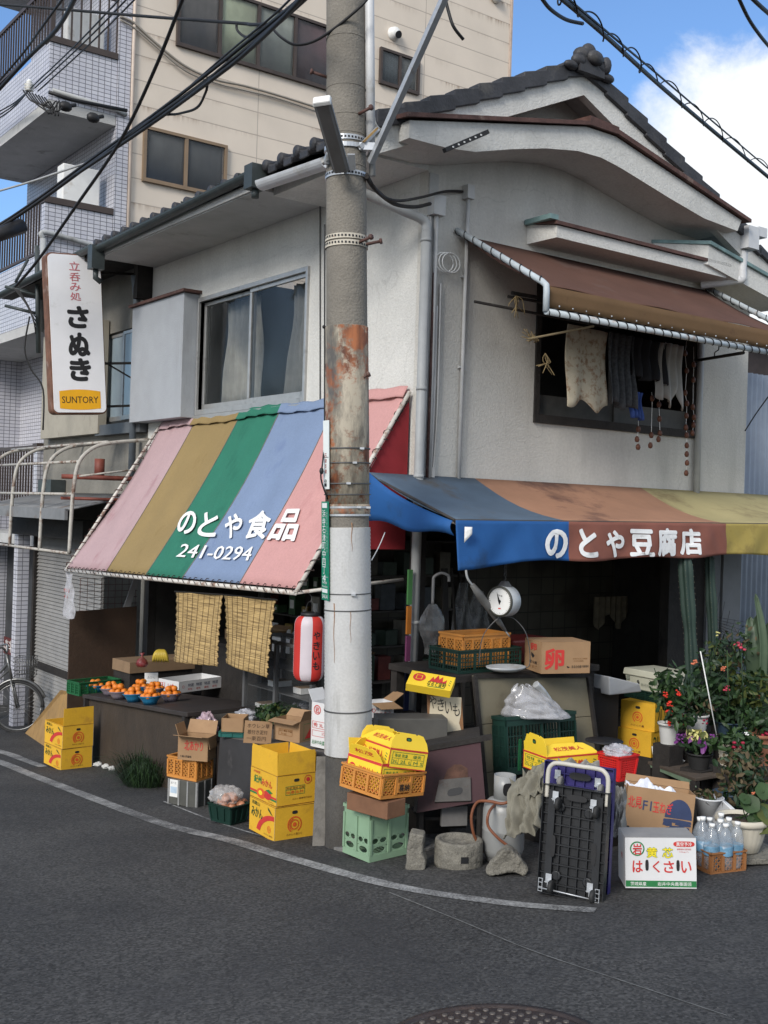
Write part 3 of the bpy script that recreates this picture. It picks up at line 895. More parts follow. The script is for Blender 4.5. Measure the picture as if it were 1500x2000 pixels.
mb=MB();mb.tube([(-.12,5.78,2.2),(-.12,5.78,4.9),(-.2,5.7,5.2)],.045,12);mb.build('downpipe',mat('blue_grey_pipe',(0.12,0.14,0.16),0.5,0.2,6),BAR)
mb=MB()
mb.sheet(lambda u,v:(-.02-.95*v,5.75+3.6*u,2.42-.22*v+.012*math.sin(2*PI*48*u)),48*5,3,th=.01,nrm=(0,0,1))
mb.bx(-.99,-.95,5.75,9.35,2.08,2.22)
mb.build('canopy',mat('grey_sheet_metal',(0.17,0.175,0.18),0.6,0.2,4,stain=(0.12,0.09,0.07),stain_amt=0.4,stain_scale=3),BAR)
mb=MB()
for i in range(54):
 z=-1.15+i*.054
 mb.hexa([(-.15,6.6,z),(-.11,6.6,z),(-.11,9.1,z),(-.15,9.1,z)],[(-.12,6.6,z+.052),(-.10,6.6,z+.052),(-.10,9.1,z+.052),(-.12,9.1,z+.052)])
mb.build('roller_shutter',mat('grey_shutter_slats',(0.22,0.215,0.205),0.55,0.12,5,stain=(0.2,0.18,0.16),stain_amt=0.3),BAR)
mb=MB();mb.bx(-.17,-.09,6.6,9.1,-.20,-.10);mb.bx(-.19,-.08,9.1,9.17,-1.25,1.8);mb.build('shutter_rail',M_DKW,BAR)
mb=MB();c=W(100,970,x=-.1);mb.box(c,(.22,.55,.5));mb.build('meter_box',M_GUT,BAR)
mb=MB();mb.bx(-.5,.02,6.4,9.3,1.80,2.06);mb.build('shutter_housing',M_DKW,BAR)
# ===== TILED FLATS AND BEIGE SIDING BEHIND
def brick_mat(name,w,h,mortar,c1,c2,cm,rough=0.4,stains=None,bump=0.4):
 m,t,b=node_mat(name)
 tc=t.nodes.new('ShaderNodeTexCoord');sx=t.nodes.new('ShaderNodeSeparateXYZ');cx=t.nodes.new('ShaderNodeCombineXYZ')
 ad=t.nodes.new('ShaderNodeMath');ad.operation='ADD'
 t.links.new(tc.outputs['Object'],sx.inputs[0]);t.links.new(sx.outputs['X'],ad.inputs[0]);t.links.new(sx.outputs['Y'],ad.inputs[1])
 t.links.new(ad.outputs[0],cx.inputs[0]);t.links.new(sx.outputs['Z'],cx.inputs[1])
 br=t.nodes.new('ShaderNodeTexBrick');br.offset=0
 br.inputs['Scale'].default_value=1;br.inputs['Brick Width'].default_value=w;br.inputs['Row Height'].default_value=h
 br.inputs['Mortar Size'].default_value=mortar;br.inputs['Mortar Smooth'].default_value=0.1
 br.inputs['Color1'].default_value=(*c1,1);br.inputs['Color2'].default_value=(*c2,1);br.inputs['Mortar'].default_value=(*cm,1)
 t.links.new(cx.outputs[0],br.inputs['Vector'])
 out=br.outputs[0]
 n=t.nodes.new('ShaderNodeTexNoise');n.inputs['Scale'].default_value=1.4;n.inputs['Detail'].default_value=8
 t.links.new(tc.outputs['Object'],n.inputs['Vector'])
 r=t.nodes.new('ShaderNodeMapRange');r.inputs['To Min'].default_value=0.84;r.inputs['To Max'].default_value=1.12
 t.links.new(n.outputs[0],r.inputs['Value'])
 sc=t.nodes.new('ShaderNodeVectorMath');sc.operation='SCALE'
 t.links.new(out,sc.inputs[0]);t.links.new(r.outputs[0],sc.inputs['Scale'])
 out=sc.outputs[0]
 if stains:
  fr=t.nodes.new('ShaderNodeMath');fr.operation='DIVIDE';fr.inputs[1].default_value=h
  f2=t.nodes.new('ShaderNodeMath');f2.operation='FRACT'
  t.links.new(sx.outputs['Z'],fr.inputs[0]);t.links.new(fr.outputs[0],f2.inputs[0])
  mp=t.nodes.new('ShaderNodeMapping');mp.inputs['Scale'].default_value=(14,14,0.6)
  t.links.new(tc.outputs['Object'],mp.inputs['Vector'])
  nd=t.nodes.new('ShaderNodeTexNoise');nd.inputs['Scale'].default_value=1;nd.inputs['Detail'].default_value=5
  t.links.new(mp.outputs[0],nd.inputs['Vector'])
  nl=t.nodes.new('ShaderNodeTexNoise');nl.inputs['Scale'].default_value=0.55;nl.inputs['Detail'].default_value=4
  mpl=t.nodes.new('ShaderNodeMapping');mpl.inputs['Scale'].default_value=(1,1,2.2);mpl.inputs['Location'].default_value=(4,1,9)
  t.links.new(tc.outputs['Object'],mpl.inputs['Vector']);t.links.new(mpl.outputs[0],nl.inputs['Vector'])
  q1=t.nodes.new('ShaderNodeMapRange');q1.inputs['From Min'].default_value=0.55;q1.inputs['From Max'].default_value=1.0
  t.links.new(f2.outputs[0],q1.inputs['Value'])
  q1p=t.nodes.new('ShaderNodeMath');q1p.operation='POWER';q1p.inputs[1].default_value=2.2
  t.links.new(q1.outputs[0],q1p.inputs[0])
  q2=t.nodes.new('ShaderNodeMapRange');q2.inputs['From Min'].default_value=0.38;q2.inputs['From Max'].default_value=0.68
  t.links.new(nd.outputs[0],q2.inputs['Value'])
  q3=t.nodes.new('ShaderNodeMapRange');q3.inputs['From Min'].default_value=0.42;q3.inputs['From Max'].default_value=0.56
  t.links.new(nl.outputs[0],q3.inputs['Value'])
  k1=t.nodes.new('ShaderNodeMath');k1.operation='MULTIPLY';t.links.new(q1p.outputs[0],k1.inputs[0]);t.links.new(q2.outputs[0],k1.inputs[1])
  k2=t.nodes.new('ShaderNodeMath');k2.operation='MULTIPLY';t.links.new(k1.outputs[0],k2.inputs[0]);t.links.new(q3.outputs[0],k2.inputs[1])
  mc=t.nodes.new('ShaderNodeMixRGB');mc.inputs[2].default_value=(*stains,1)
  t.links.new(k2.outputs[0],mc.inputs[0]);t.links.new(out,mc.inputs[1])
  out=mc.outputs[0]
 t.links.new(out,b.inputs['Base Color'])
 b.inputs['Roughness'].default_value=rough
 bp=t.nodes.new('ShaderNodeBump');bp.inputs['Strength'].default_value=bump;bp.inputs['Distance'].default_value=0.01
 iv=t.nodes.new('ShaderNodeMath');iv.operation='SUBTRACT';iv.inputs[0].default_value=1
 t.links.new(br.outputs['Fac'],iv.inputs[1]);t.links.new(iv.outputs[0],bp.inputs['Height']);t.links.new(bp.outputs[0],b.inputs['Normal'])
 return m
M_BTILE=brick_mat('white_wall_tiles',0.105,0.066,0.005,(0.47,0.47,0.52),(0.53,0.53,0.57),(0.11,0.11,0.125))
M_SIDE=brick_mat('beige_siding',3.64,0.40,0.008,(0.66,0.575,0.475),(0.68,0.59,0.49),(0.42,0.36,0.30),0.6,stains=(0.24,0.16,0.10),bump=0.5)
M_BRF=mat('brown_sash',(0.055,0.040,0.034),0.5,0.2,6)
YA=9.5
APT=thing('apartment_block','tall flats with beige siding and a white tiled balcony corner behind the shop','building',(0,YA,0))
A=MB()
YE=W(52,372,x=1.05).y-YA
A.bx(1.27,9.47,0,YE,-2,16.5)
A.build('wall',M_SIDE,APT)
A=MB()
A.bx(1.05,1.265,-.02,.8,-2,16.5);A.bx(1.06,1.26,.8,YE,-2,16.5)
A.bx(-.06,1.26,YE+.004,YE+6,-2.5,5.25)
A.build('tiled_wall',M_BTILE,APT)
A=MB();A.bx(.9,1.04,.3,YE+6,-2.5,1.5);A.build('dark_shopfront',mat('dark_shopfront',(0.04,0.042,0.045),0.5,0.4,2),APT)
A=MB();A.tube([(1.30,-.03,4.5),(1.30,-.03,16)],.03,8);A.build('downpipe',mat('beige_pipe',(0.6,0.5,0.42),0.5,0.1,4),APT)
A=MB();A.bx(9.475,9.52,-.03,YE,-2,16.5);A.build('corner_trim',mat('rusty_trim',(0.45,0.36,0.30),0.6,0.2,4),APT)
for k,(z0,z1)in enumerate(((8.37,9.42),(4.95,6.93),(1.6,3.1),(11.6,12.7))):
 A=MB()
 A.bx(-.06,1.045,0,.14,z0+.16,z1)
 if k in(0,3):A.bx(-.06,.06,.14,YE,z0+.16,z1-.05)
 elif k==1:A.bx(-.06,.06,.14,YE,z0+.16,6.15)
 bal=A.build('balcony',M_BTILE,APT)
 A=MB();A.bx(-.058,1.045,.002,YE,z0,z0+.155);A.build('slab',M_STD,bal)
 A=MB();A.bx(-.08,1.046,-.03,.17,z1+.003,z1+.10);A.build('coping',M_BRF,bal)
 A=MB()
 zr0,zr1=(z1+.10,z1+.95)if k in(0,3)else(z1-1.0,z1+.02)if k==2 else(6.2,7.0)
 for i in range(int((YE-.25)/.13)):
  y=.22+i*.13
  A.bx(-.03,-.005,y,y+.025,zr0,zr1)
 A.bx(-.04,.005,.15,YE,zr1,zr1+.06);A.bx(-.04,.005,.15,YE,zr0-.0,zr0+.04)
 if k in(0,3):
  for i in range(8):A.bx(-.02+i*.15,.005+i*.15,.03,.055,zr0,zr1)
  A.bx(-.04,1.04,.02,.07,zr1+.003,zr1+.063);A.bx(-.05,.02,.0,.08,z1,zr1+.06)
 A.build('railing',M_BRF,bal)
 if k in(0,1):
  A=MB();A.bx(.30,.92,.25,.52,z1+.03,z1+.75)
  A.build('air_conditioner',M_WHITE,bal,bev=.02)
A=MB();A.tube([(-.09,-.06,4.9),(-.09,-.06,6.35)],.045,10);A.tube(smooth_path([(-.09,-.06,6.35),(-.05,-.07,6.45),(.9,-.07,6.35),(1.1,-.07,6.30)]),.04,10)
A.build('drain_pipe',M_PVC,APT)
A=MB();A.tube([(-.02,-.06,8.66),(1.05,-.06,8.60),(1.2,-.06,8.56)],.035,8);A.build('drain_pipe',M_PVC,APT)
def apt_window(pix0,pix1,fills,mull):
 """window of the flats between two photo pixels, fills: colours of what hangs behind each sash"""
 p,q=W(*pix0,y=YA),W(*pix1,y=YA)
 x0,x1,z1,z0=p.x,q.x,p.z,q.z
 fr,gl=MB(),MB()
 n=len(fills)
 fr.bx(x0-.05,x1+.05,-.06,.0,z0-.06,z0);fr.bx(x0-.05,x1+.05,-.06,.0,z1,z1+.05)
 fr.bx(x0-.05,x0,-.06,0,z0,z1);fr.bx(x1,x1+.05,-.06,0,z0,z1)
 for i in range(1,n):fr.bx(x0+(x1-x0)*i/n-.03,x0+(x1-x0)*i/n+.03,-.055,-.004,z0,z1)
 f=fr.build('window',M_BRF if mull else mat('tan_sash',(0.23,0.16,0.10),0.5,0.1,5),APT)
 for i,col in enumerate(fills):
  c=MB()
  xa,xb=x0+(x1-x0)*i/n+.03,x0+(x1-x0)*(i+1)/n-.03
  c.sheet(lambda u,v:(xa+(xb-xa)*u,-.012+.004*math.sin(30*u),z0+(z1-z0)*v),14,2,th=.002)
  c.build('blind',mat('window_blind_%d'%int(col[0]*1000+col[2]*77),col,0.8,0.2,2.5),f)
 gl.bx(x0,x1,-.040,-.034,z0,z1);gl.build('pane',film('flats_glass_%d'%int(x0*100),(0.05,0.055,0.06),.2,.03),f)
 return f
apt_window((352,-40),(641,172),[(0.16,0.15,0.14),(0.42,0.47,0.33),(0.30,0.33,0.29),(0.12,0.08,0.085)],True)
apt_window((285,253),(434,381),[(0.10,0.105,0.105),(0.085,0.09,0.09)],False)
apt_window((745,99),(812,180),[(0.09,0.11,0.12),(0.16,0.17,0.16)],True)
A=MB();c=W(768,67,y=YA);c=Vector((c.x,-.02,c.z))
A.lathe([(0.0,-.13),(.07,-.12),(.115,-.07),(.125,0.0),(.135,0.02)],18,0,c,Matrix.Rotation(-PI/2,4,'X'))
v_=A.build('vent_hood',M_WHITE,APT)
A=MB();A.lathe([(0,-.005),(.06,0),(.07,.03)],14,0,c+Vector((.01,-.12,-.045)),Matrix.Rotation(PI*.62,4,'X'));A.build('vent_mouth',M_BLACK,v_)
A=MB();c=W(966,-5,y=YA);A.lathe([(0.0,-.13),(.07,-.12),(.115,-.07),(.125,0.0)],18,0,(c.x,-.02,c.z),Matrix.Rotation(-PI/2,4,'X'));A.build('vent_hood',M_WHITE,APT)
A=MB()
pts=[W(u,v,y=YA-.05)for u,v in((235,32),(262,45),(300,80),(360,128),(420,155),(475,167),(540,185),(620,210))]
pts=[Vector((p.x,-.05,p.z))for p in pts]
A.tube(smooth_path(pts),.022,6);A.tube(smooth_path([p+Vector((0,-.01,-.06-.02*(i%2)))for i,p in enumerate(pts)]),.015,6)
A.build('wall_cable',mat('grey_beige_cable',(0.30,0.27,0.23),0.6,0.1,5),APT)
# ===== HOUSE FURTHER RIGHT
N=thing('side_house','blue grey sheet clad house at the right edge with a dark corrugated upper part','building',(4.8,0.6,0))
mb=MB();mb.sheet(lambda u,v:(0.0+4*u,.02*math.sin(2*PI*40*u),-.4+4.5*v),320,1,th=.02,nrm=(0,1,0));mb.bx(.01,3.99,.04,4,-.4,4.05)
mb.build('wall',mat('blue_grey_sheeting',(0.26,0.30,0.36),0.6,0.1,4),N)
mb=MB();mb.bx(0.4,5,1.6,5,4.05,4.95);mb.build('upper_wall',mat('dark_brown_cladding',(0.06,0.045,0.04),0.8,0.3,4),N)
mb=MB();mb.sheet(lambda u,v:(0.1+5*u,1.3+3.9*v,5.0+.25*v+.03*math.sin(2*PI*40*u)),320,2,th=.02,nrm=(0,0,1));mb.build('roof',mat('dark_corrugated_roof',(0.05,0.05,0.055),0.6,0.2,4),N)
# ===== UTILITY POLE
cf=-_ef
PA,PB=W(681,1664,d=7.70),W(675,0,d=7.70)
def lerp_(a,b,t):return a+(b-a)*t
PAX=(PB-PA).normalized()
PPM=(PB-PA).length/1664.0
PM=Vector((0,0,1)).rotation_difference(PAX).to_matrix().to_4x4()
def prad(v):return 0.159-(0.159-0.133)*(1664-v)/1664
def pz(v):return(1664-v)*PPM
def pp(v,deg,dr=0.0):
 a=R(deg)
 return PA+PAX*pz(v)+(cf*math.cos(a)+_er*math.sin(a))*(prad(v)+dr)
def ptan(deg):
 a=R(deg)
 return-cf*math.sin(a)+_er*math.cos(a)
M_POLE=mat('weathered_pole_concrete',(0.185,0.170,0.145),0.9,0.13,5,0.4,60,stain=(0.12,0.11,0.098),stain_amt=0.4,stain_scale=2.5,streak=True,fine=0.12)
M_POLEB=mat('damp_pole_foot',(0.058,0.054,0.048),0.9,0.25,5,0.4,50,stain=(0.095,0.09,0.08),stain_amt=0.3,fine=0.15)
def rust_sheet():
 m,t,b=node_mat('rusted_band_sheet')
 tc=t.nodes.new('ShaderNodeTexCoord')
 mp=t.nodes.new('ShaderNodeMapping');mp.inputs['Scale'].default_value=(1,1,0.30);mp.inputs['Location'].default_value=(1.7,0.6,0.45)
 t.links.new(tc.outputs['Object'],mp.inputs['Vector'])
 n=t.nodes.new('ShaderNodeTexNoise');n.inputs['Scale'].default_value=7;n.inputs['Detail'].default_value=9;n.inputs['Roughness'].default_value=0.7
 n2=t.nodes.new('ShaderNodeTexNoise');n2.inputs['Scale'].default_value=4.5;n2.inputs['Detail'].default_value=9;n2.inputs['Roughness'].default_value=0.7
 n3=t.nodes.new('ShaderNodeTexNoise');n3.inputs['Scale'].default_value=17;n3.inputs['Detail'].default_value=6
 t.links.new(mp.outputs[0],n.inputs['Vector']);t.links.new(tc.outputs['Object'],n2.inputs['Vector']);t.links.new(mp.outputs[0],n3.inputs['Vector'])
 r=t.nodes.new('ShaderNodeValToRGB')
 e=r.color_ramp.elements
 e[0].position=0.36;e[0].color=(0.07,0.066,0.06,1)
 e[1].position=0.58;e[1].color=(0.34,0.30,0.23,1)
 k=e.new(0.47);k.color=(0.17,0.15,0.115,1)
 t.links.new(n.outputs[0],r.inputs[0])
 f=t.nodes.new('ShaderNodeMapRange');f.inputs['From Min'].default_value=0.49;f.inputs['From Max'].default_value=0.565
 t.links.new(n2.outputs[0],f.inputs['Value'])
 r3=t.nodes.new('ShaderNodeValToRGB');r3.color_ramp.elements[0].position=0.35;r3.color_ramp.elements[0].color=(0.075,0.025,0.012,1)
 r3.color_ramp.elements[1].position=0.65;r3.color_ramp.elements[1].color=(0.30,0.105,0.04,1)
 t.links.new(n3.outputs[0],r3.inputs[0])
 mc=t.nodes.new('ShaderNodeMixRGB')
 t.links.new(f.outputs[0],mc.inputs[0]);t.links.new(r.outputs[0],mc.inputs[1]);t.links.new(r3.outputs[0],mc.inputs[2])
 t.links.new(mc.outputs[0],b.inputs['Base Color']);b.inputs['Roughness'].default_value=0.65
 bp=t.nodes.new('ShaderNodeBump');bp.inputs['Strength'].default_value=0.35;bp.inputs['Distance'].default_value=0.01
 t.links.new(n3.outputs[0],bp.inputs['Height']);t.links.new(bp.outputs[0],b.inputs['Normal'])
 return m
def guard_white():
 m=mat('ribbed_white_guard',(0.60,0.605,0.60),0.5,0.06,3,stain=(0.40,0.40,0.385),stain_amt=0.55,stain_scale=6,streak=True,fine=0.06)
 return m
POLE=thing('utility_pole','concrete utility pole with rusty sheet, white ribbed guard and green address plate','utility pole',(PA.x,PA.y,gz(PA.x,PA.y)))
PO=Vector(POLE.location)
def pl_(p):return Vector(p)-PO
mb=MB()
mb.lathe([(prad(v),pz(v))for v in(1480,1000,500,230,0,-320)],40,0,PA-PO,PM)
for v in(80,176,232,268,330):mb.lathe([(prad(v)+.0015,pz(v)-.003),(prad(v)+.003,pz(v)),(prad(v)+.0015,pz(v)+.003)],40,0,PA-PO,PM)
mb.build('concrete_shaft',M_POLE,POLE)
mb=MB();mb.lathe([(prad(1664)+.006,-.35),(prad(1664)+.004,0),(prad(1480)+.003,pz(1474))],40,0,PA-PO,PM);mb.build('pole_foot',M_POLEB,POLE)
mb=MB()
prof=[]
nrib=62
for i in range(nrib):
 v=1471-i*(1471-1024)/nrib
 prof+=[(prad(v)+.008,pz(v)),(prad(v)+.0115,pz(v)+.004)]
mb.lathe(prof,44,0,PA-PO,PM);mb.build('ribbed_guard',guard_white(),POLE)
mb=MB();mb.lathe([(prad(1015)+.004,pz(1003)),(prad(900)+.006,pz(880)),(prad(700)+.005,pz(640))],44,0,PA-PO,PM)
mb.lathe([(prad(1000)+.006,pz(1006)),(prad(1000)+.010,pz(1000)),(prad(990)+.008,pz(985))],44,0,PA-PO,PM)
mb.build('rusty_sheet',rust_sheet(),POLE)
# an irregular slab around the foot
mb=MB()
ring=[]
for i in range(22):
 a=2*PI*i/22
 rr=0.30+0.11*math.cos(a+.9)+0.03*math.sin(5*a)
 ring.append((PA.x+.10+rr*math.cos(a)*1.15,PA.y-.12+rr*math.sin(a)))
mb.hexa([gp(x,y,-.05)-PO for x,y in ring],[gp(x,y,.022+.008*math.sin(i*2.3))-PO for i,(x,y)in enumerate(ring)])
mb.build('foot_slab',mat('rough_slab_concrete',(0.17,0.165,0.155),0.95,0.25,9,0.7,35,fine=0.25),POLE,bev=.006)
# bands and wires round the pole
M_ZINC=mat('galvanised_band',(0.45,0.47,0.49),0.4,0.12,20,metal=0.5,stain=(0.25,0.2,0.16),stain_amt=0.3,stain_scale=12)
def band(v,h,m,name,dr=.006):
 mb=MB();mb.lathe([(prad(v)+dr*.6,pz(v)-h/2),(prad(v)+dr,pz(v)-h/2),(prad(v)+dr,pz(v)+h/2),(prad(v)+dr*.6,pz(v)+h/2)],44,0,PA-PO,PM,smooth=False)
 return mb.build(name,m,POLE)
def punched(v,tilt=0.0,m=None):
 b_=band(v,.034,m or M_ZINC,'punched_band',.008)
 mb=MB()
 for k in range(-9,10):
  c=pp(v,k*9.5,.0085)-PO
  mb.plane(c,ptan(k*9.5),PAX);mb.rect(-.0065,-.007,.0065,.007,0)
 mb.build('band_holes',M_BLACK,b_)
punched(279);punched(347);punched(469,m=mat('pale_rusty_band',(0.50,0.46,0.38),0.6,0.2,20,stain=(0.25,0.12,0.06),stain_amt=0.4,stain_scale=14));punched(482,m=MATS['pale_rusty_band'])
M_WIRE=mat('grey_tie_wire',(0.10,0.10,0.10),0.5,0.2,10,metal=0.5)
for v,h in((294,.03),(877,.008),(905,.007),(945,.008),(966,.007),(1385,.010),(1190,.008),(1158,.008)):band(v,h,M_WIRE if v>300 else M_ZINC,'tie_wire' if v>300 else 'band_plate',.014)
for v in(991,1006):band(v,.014,M_ZINC,'steel_strap',.013)
for v,d in((990,30),(990,62),(877,40),(945,5),(905,20),(1158,15)):
 mb=MB();mb.box(pp(v,d,.018)-PO,(.03,.03,.014),rz=-YAW);mb.build('strap_buckle',M_ZINC,POLE)
for v,d in((232,42),(480,70),(740,52),(155,-80),(480,40)):
 mb=MB();a_,b_=pp(v,d,-.01)-PO,pp(v-6,d+4,.10 if v!=740 else .03)-PO
 mb.tube([a_,b_],.011,8);mb.lathe([(.02,0),(.02,.015),(0,.016)],8,0,b_,Vector((0,0,1)).rotation_difference((b_-a_).normalized()).to_matrix().to_4x4());mb.build('step_bolt',M_RUST,POLE)
# bracket hardware near the top band
mb=MB()
c=pp(296,55,.05)-PO
mb.box(c,(.12,.05,.05),rz=-YAW);mb.bar(pp(300,35,.03)-PO,pp(255,75,.09)-PO,.03,.03)
mb.bar(pp(345,15,.03)-PO,pp(322,10,.10)-PO,.05,.02)
mb.build('bracket',M_ZINC,POLE)
mb=MB();mb.bar(pp(290,40,.05)-PO,pp(258,66,.10)-PO,.03,.012);mb.build('bracket',mat('yellow_rust_bracket',(0.30,0.19,0.07),0.7,0.3,20,stain=(0.1,0.05,0.03),stain_amt=0.4,stain_scale=15),POLE)
for v0,v1,dg,w in((1176,1290,-33,.0035),(1020,1075,12,.003),(1190,1250,8,.002)):
 mb=MB();mb.sheet(lambda u,v,v0=v0,v1=v1,dg=dg,w=w:pp(lerp_(v0,v1,v),dg,.0125)-PO+ptan(dg)*(w*(u-.5)*2*(1-.7*v)+.003*math.sin(9*v)),2,12,th=.0006);mb.build('rust_streak',mat('rust_run',(0.30,0.15,0.07),0.8,0.3,20),POLE)
# pipes running up the right side
mb=MB();mb.tube([pp(v,82,.035)-PO for v in(282,100,-320)],.032,14);mb.build('cable_pipe',M_PVCW,POLE)
mb=MB();mb.tube([pp(v,100,.045)-PO for v in(340,282,235)],.022,12);mb.build('cable_pipe',M_PVC,POLE)
# street lamp: long fluorescent fitting tilted out from the pole
a_,b_=W(667,336,d=7.42)-PO,W(628,199,d=6.95)-PO
L=thing
ax=(b_-a_).normalized()
side=(_er-ax*_er.dot(ax)).normalized()
nrm_=ax.cross(side)
if nrm_.dot(cf)<0:nrm_=-nrm_
lf=MB()
def lq(s_,w_,n_):return a_+(b_-a_)*s_+side*w_+nrm_*n_
lf.hexa([lq(0,-.052,-.05),lq(0,.052,-.05),lq(0,.058,.0),lq(0,-.058,.0)],[lq(1,-.052,-.05),lq(1,.052,-.05),lq(1,.058,0),lq(1,-.058,0)])
lamp=lf.build('street_lamp',mat('lamp_grey_metal',(0.20,0.20,0.195),0.45,0.15,8),POLE,bev=.006)
lf=MB()
lf.hexa([lq(.01,-.05,.001),lq(.01,.05,.001),lq(.01,.038,.014),lq(.01,-.038,.014)],[lq(.955,-.05,.001),lq(.955,.05,.001),lq(.955,.038,.014),lq(.955,-.038,.014)])
lf.build('diffuser',mat('dusty_diffuser',(0.17,0.165,0.16),0.35,0.15,6),lamp)
lf=MB();lf.hexa([lq(.96,-.06,-.055),lq(.96,.06,-.055),lq(.96,.06,.018),lq(.96,-.06,.018)],[lq(1.02,-.055,-.045),lq(1.02,.055,-.045),lq(1.02,.055,.012),lq(1.02,-.055,.012)]);lf.build('end_cap',M_WHITE,lamp,bev=.008)
lf=MB();lf.tube([lq(0.02,.0,-.05),pp(346,0,.01)-PO],.016,8);lf.tube([lq(0.25,-.05,-.04),pp(318,-55,.02)-PO,pp(330,-55,.02)-PO],.02,8);lf.build('lamp_arm',M_ZINC,lamp)
# green address plate and small white plate on the left flank
M_GREEN=mat('street_sign_green',(0.0,0.19,0.105),0.4,0.1,12)
M_SIGNW=mat('sign_white',(0.70,0.74,0.72),0.5,0.05,20)
dg_=-66
t_=ptan(dg_);o_=pp(1172,dg_,.016)-PO-t_*.066
hh=(pp(981,dg_,.016)-pp(1172,dg_,.016)).length
mb=MB();n_=t_.cross(PAX)
mb.hexa([o_,o_+t_*.132,o_+t_*.132-n_*.004,o_-n_*.004],[p+PAX*hh for p in(o_,o_+t_*.132,o_+t_*.132-n_*.004,o_-n_*.004)],0)
mb.plane(o_,t_,PAX)
mb.vtxt('浜寺石津町中四丁4',.022,hh*.915,.062,.051,.0045,1,off=.01)
mb.vtxt('はまでらいしづちょうなか',.103,hh*.90,.014,.018,.006,1)
mb.rect(.02,hh*.935,.112,hh*.985,1);mb.txt('4-cho',.02,hh*.165,.085,.024,1,off=.01)
mb.rect(.01,hh*.235,.122,hh*.239,1)
mb.txt('Hamadera',.015,hh*.13,.1,.014,1);mb.rect(.015,hh*.075,.115,hh*.115,1);mb.txt('SAKAI',.015,hh*.018,.10,.028,1,off=.015)
mb.build('address_plate',[M_GREEN,M_SIGNW],POLE)
o_=pp(957,-58,.020)-PO-ptan(-58)*.04;hh=.47;t_=ptan(-58);n_=t_.cross(PAX)
mb=MB();mb.hexa([o_,o_+t_*.08,o_+t_*.08-n_*.004,o_-n_*.004],[p+PAX*hh for p in(o_,o_+t_*.08,o_+t_*.08-n_*.004,o_-n_*.004)],0)
mb.plane(o_,t_,PAX);mb.vtxt('石津支線',.02,hh*.52,.032,.03,.006,1);mb.vtxt('81',.02,hh*.14,.03,.022,.004,2);mb.rect(.0,hh*.46,.08,hh*.465,2)
mb.build('number_plate',[M_SIGNW,mat('faded_red_ink',(0.40,0.10,0.08),0.7),mat('black_ink',(0.015,0.015,0.016),0.7)],POLE)
M_INK=MATS['black_ink'];M_REDINK=mat('red_print',(0.50,0.035,0.03),0.65,0.1,20)
mb=MB()
pts=[pp(v,-88,.010)-PO for v in(440,560,700,800,860)]
mb.tube(smooth_path(pts+[W(630,905,d=7.6)-PO,W(627,935,d=7.6)-PO,W(640,975,d=7.62)-PO]),.006,6)
mb.ball(W(628,920,d=7.6)-PO,.016,8,sq=(1,1,1.6));mb.ball(pp(640,-88,.014)-PO,.014,8)
mb.build('cord',M_BLACK,POLE)
# ===== OVERHEAD WIRES
def wire(pix,r,label,m=None,cat='cable',name='overhead_cable',group=None,sm=6):
 """pix: (u, v, depth)"""
 pts=smooth_path([W(u,v,d=d)for u,v,d in pix],sm)
 mb=MB();o=pts[len(pts)//2]
 mb.tube([p-o for p in pts],r,7)
 return tag(mb.build(name,m or M_BLACK,None,o),label,cat,group)
bun=thing('cable_bundle','thick bundle of black cables sweeping up across the flats to the top of the pole','cable',W(300,240,d=10))
BO=Vector(bun.location)
for pix,r in(([(-60,482,13),(60,405,12.4),(180,318,11.3),(300,232,10),(420,146,8.8),(505,76,8),(592,0,7.2),(640,-50,6.8)],.019),
([(-60,478,13),(60,398,12.4),(180,310,11.3),(300,224,10),(410,140,8.8),(500,68,8),(588,-4,7.2),(640,-54,6.8)],.014),
([(150,340,11.5),(240,280,10.6),(320,225,9.8),(400,166,8.9),(470,112,8.3),(560,28,7.4),(620,-40,6.9)],.016),
([(180,320,11.3),(290,236,10.1),(350,222,9.6),(385,210,9.3),(402,180,9.0),(415,148,8.8),(500,80,8),(600,-8,7.1)],.011),
([(280,246,10.2),(360,178,9.4),(440,108,8.6),(505,54,7.9),(545,20,7.6),(585,-20,7.2)],.008)):
 mb=MB();mb.tube([p-BO for p in smooth_path([W(u,v,d=d)for u,v,d in pix],6)],r,8);mb.build('strand',M_BLACK,bun)
mb=MB();c=W(8,452,d=12.6)-BO;mb.tube([c-Vector((.2,.15,.14)),c+Vector((.2,.02,.10))],[.07,.09],10);mb.build('cable_joint',M_BLACK,bun)
wire([(30,560,12.5),(75,507,12.0),(150,400,11.2),(235,275,10.3),(300,140,9.5),(356,0,8.7),(380,-60,8.4)],.016,'single black cable running steeply down past the left end of the tiled balcony')
wire([(-30,6,11),(120,18,10.2),(300,33,9.3),(465,45,8.4),(490,48,8.2),(520,47,8.0)],.013,'nearly level black cable along the top left corner')
wire([(462,47,8.4),(464,60,8.4),(480,72,8.3),(500,66,8.1),(512,52,8.0)],.010,'short slack loop of cable under the clamp left of the pole')
wire([(528,50,8),(548,72,7.9),(575,87,7.8),(610,82,7.7),(650,58,7.6),(705,12,7.5),(730,-20,7.5)],.010,'slack cable dipping in front of the top of the pole')
for k,(a_,b_)in enumerate((((60,172),(232,0)),((68,172),(246,0)),((74,178),(262,0)))):
 wire([(a_[0],a_[1],16.9),((a_[0]+b_[0])/2,(a_[1]+b_[1])/2+4,14),(b_[0],b_[1],12),(b_[0]+40,b_[1]-45,11.5)],.010,'thin wire rising from the white insulator on the balcony corner',group='thin wires from the insulator',sm=4)
for k in range(3):
 wire([(55,178,16.9),(20,206+5*k,18),(-40,236+9*k,19)],.011,'thin wire leaving the insulator to the left edge',group='thin wires to the left edge',sm=4)
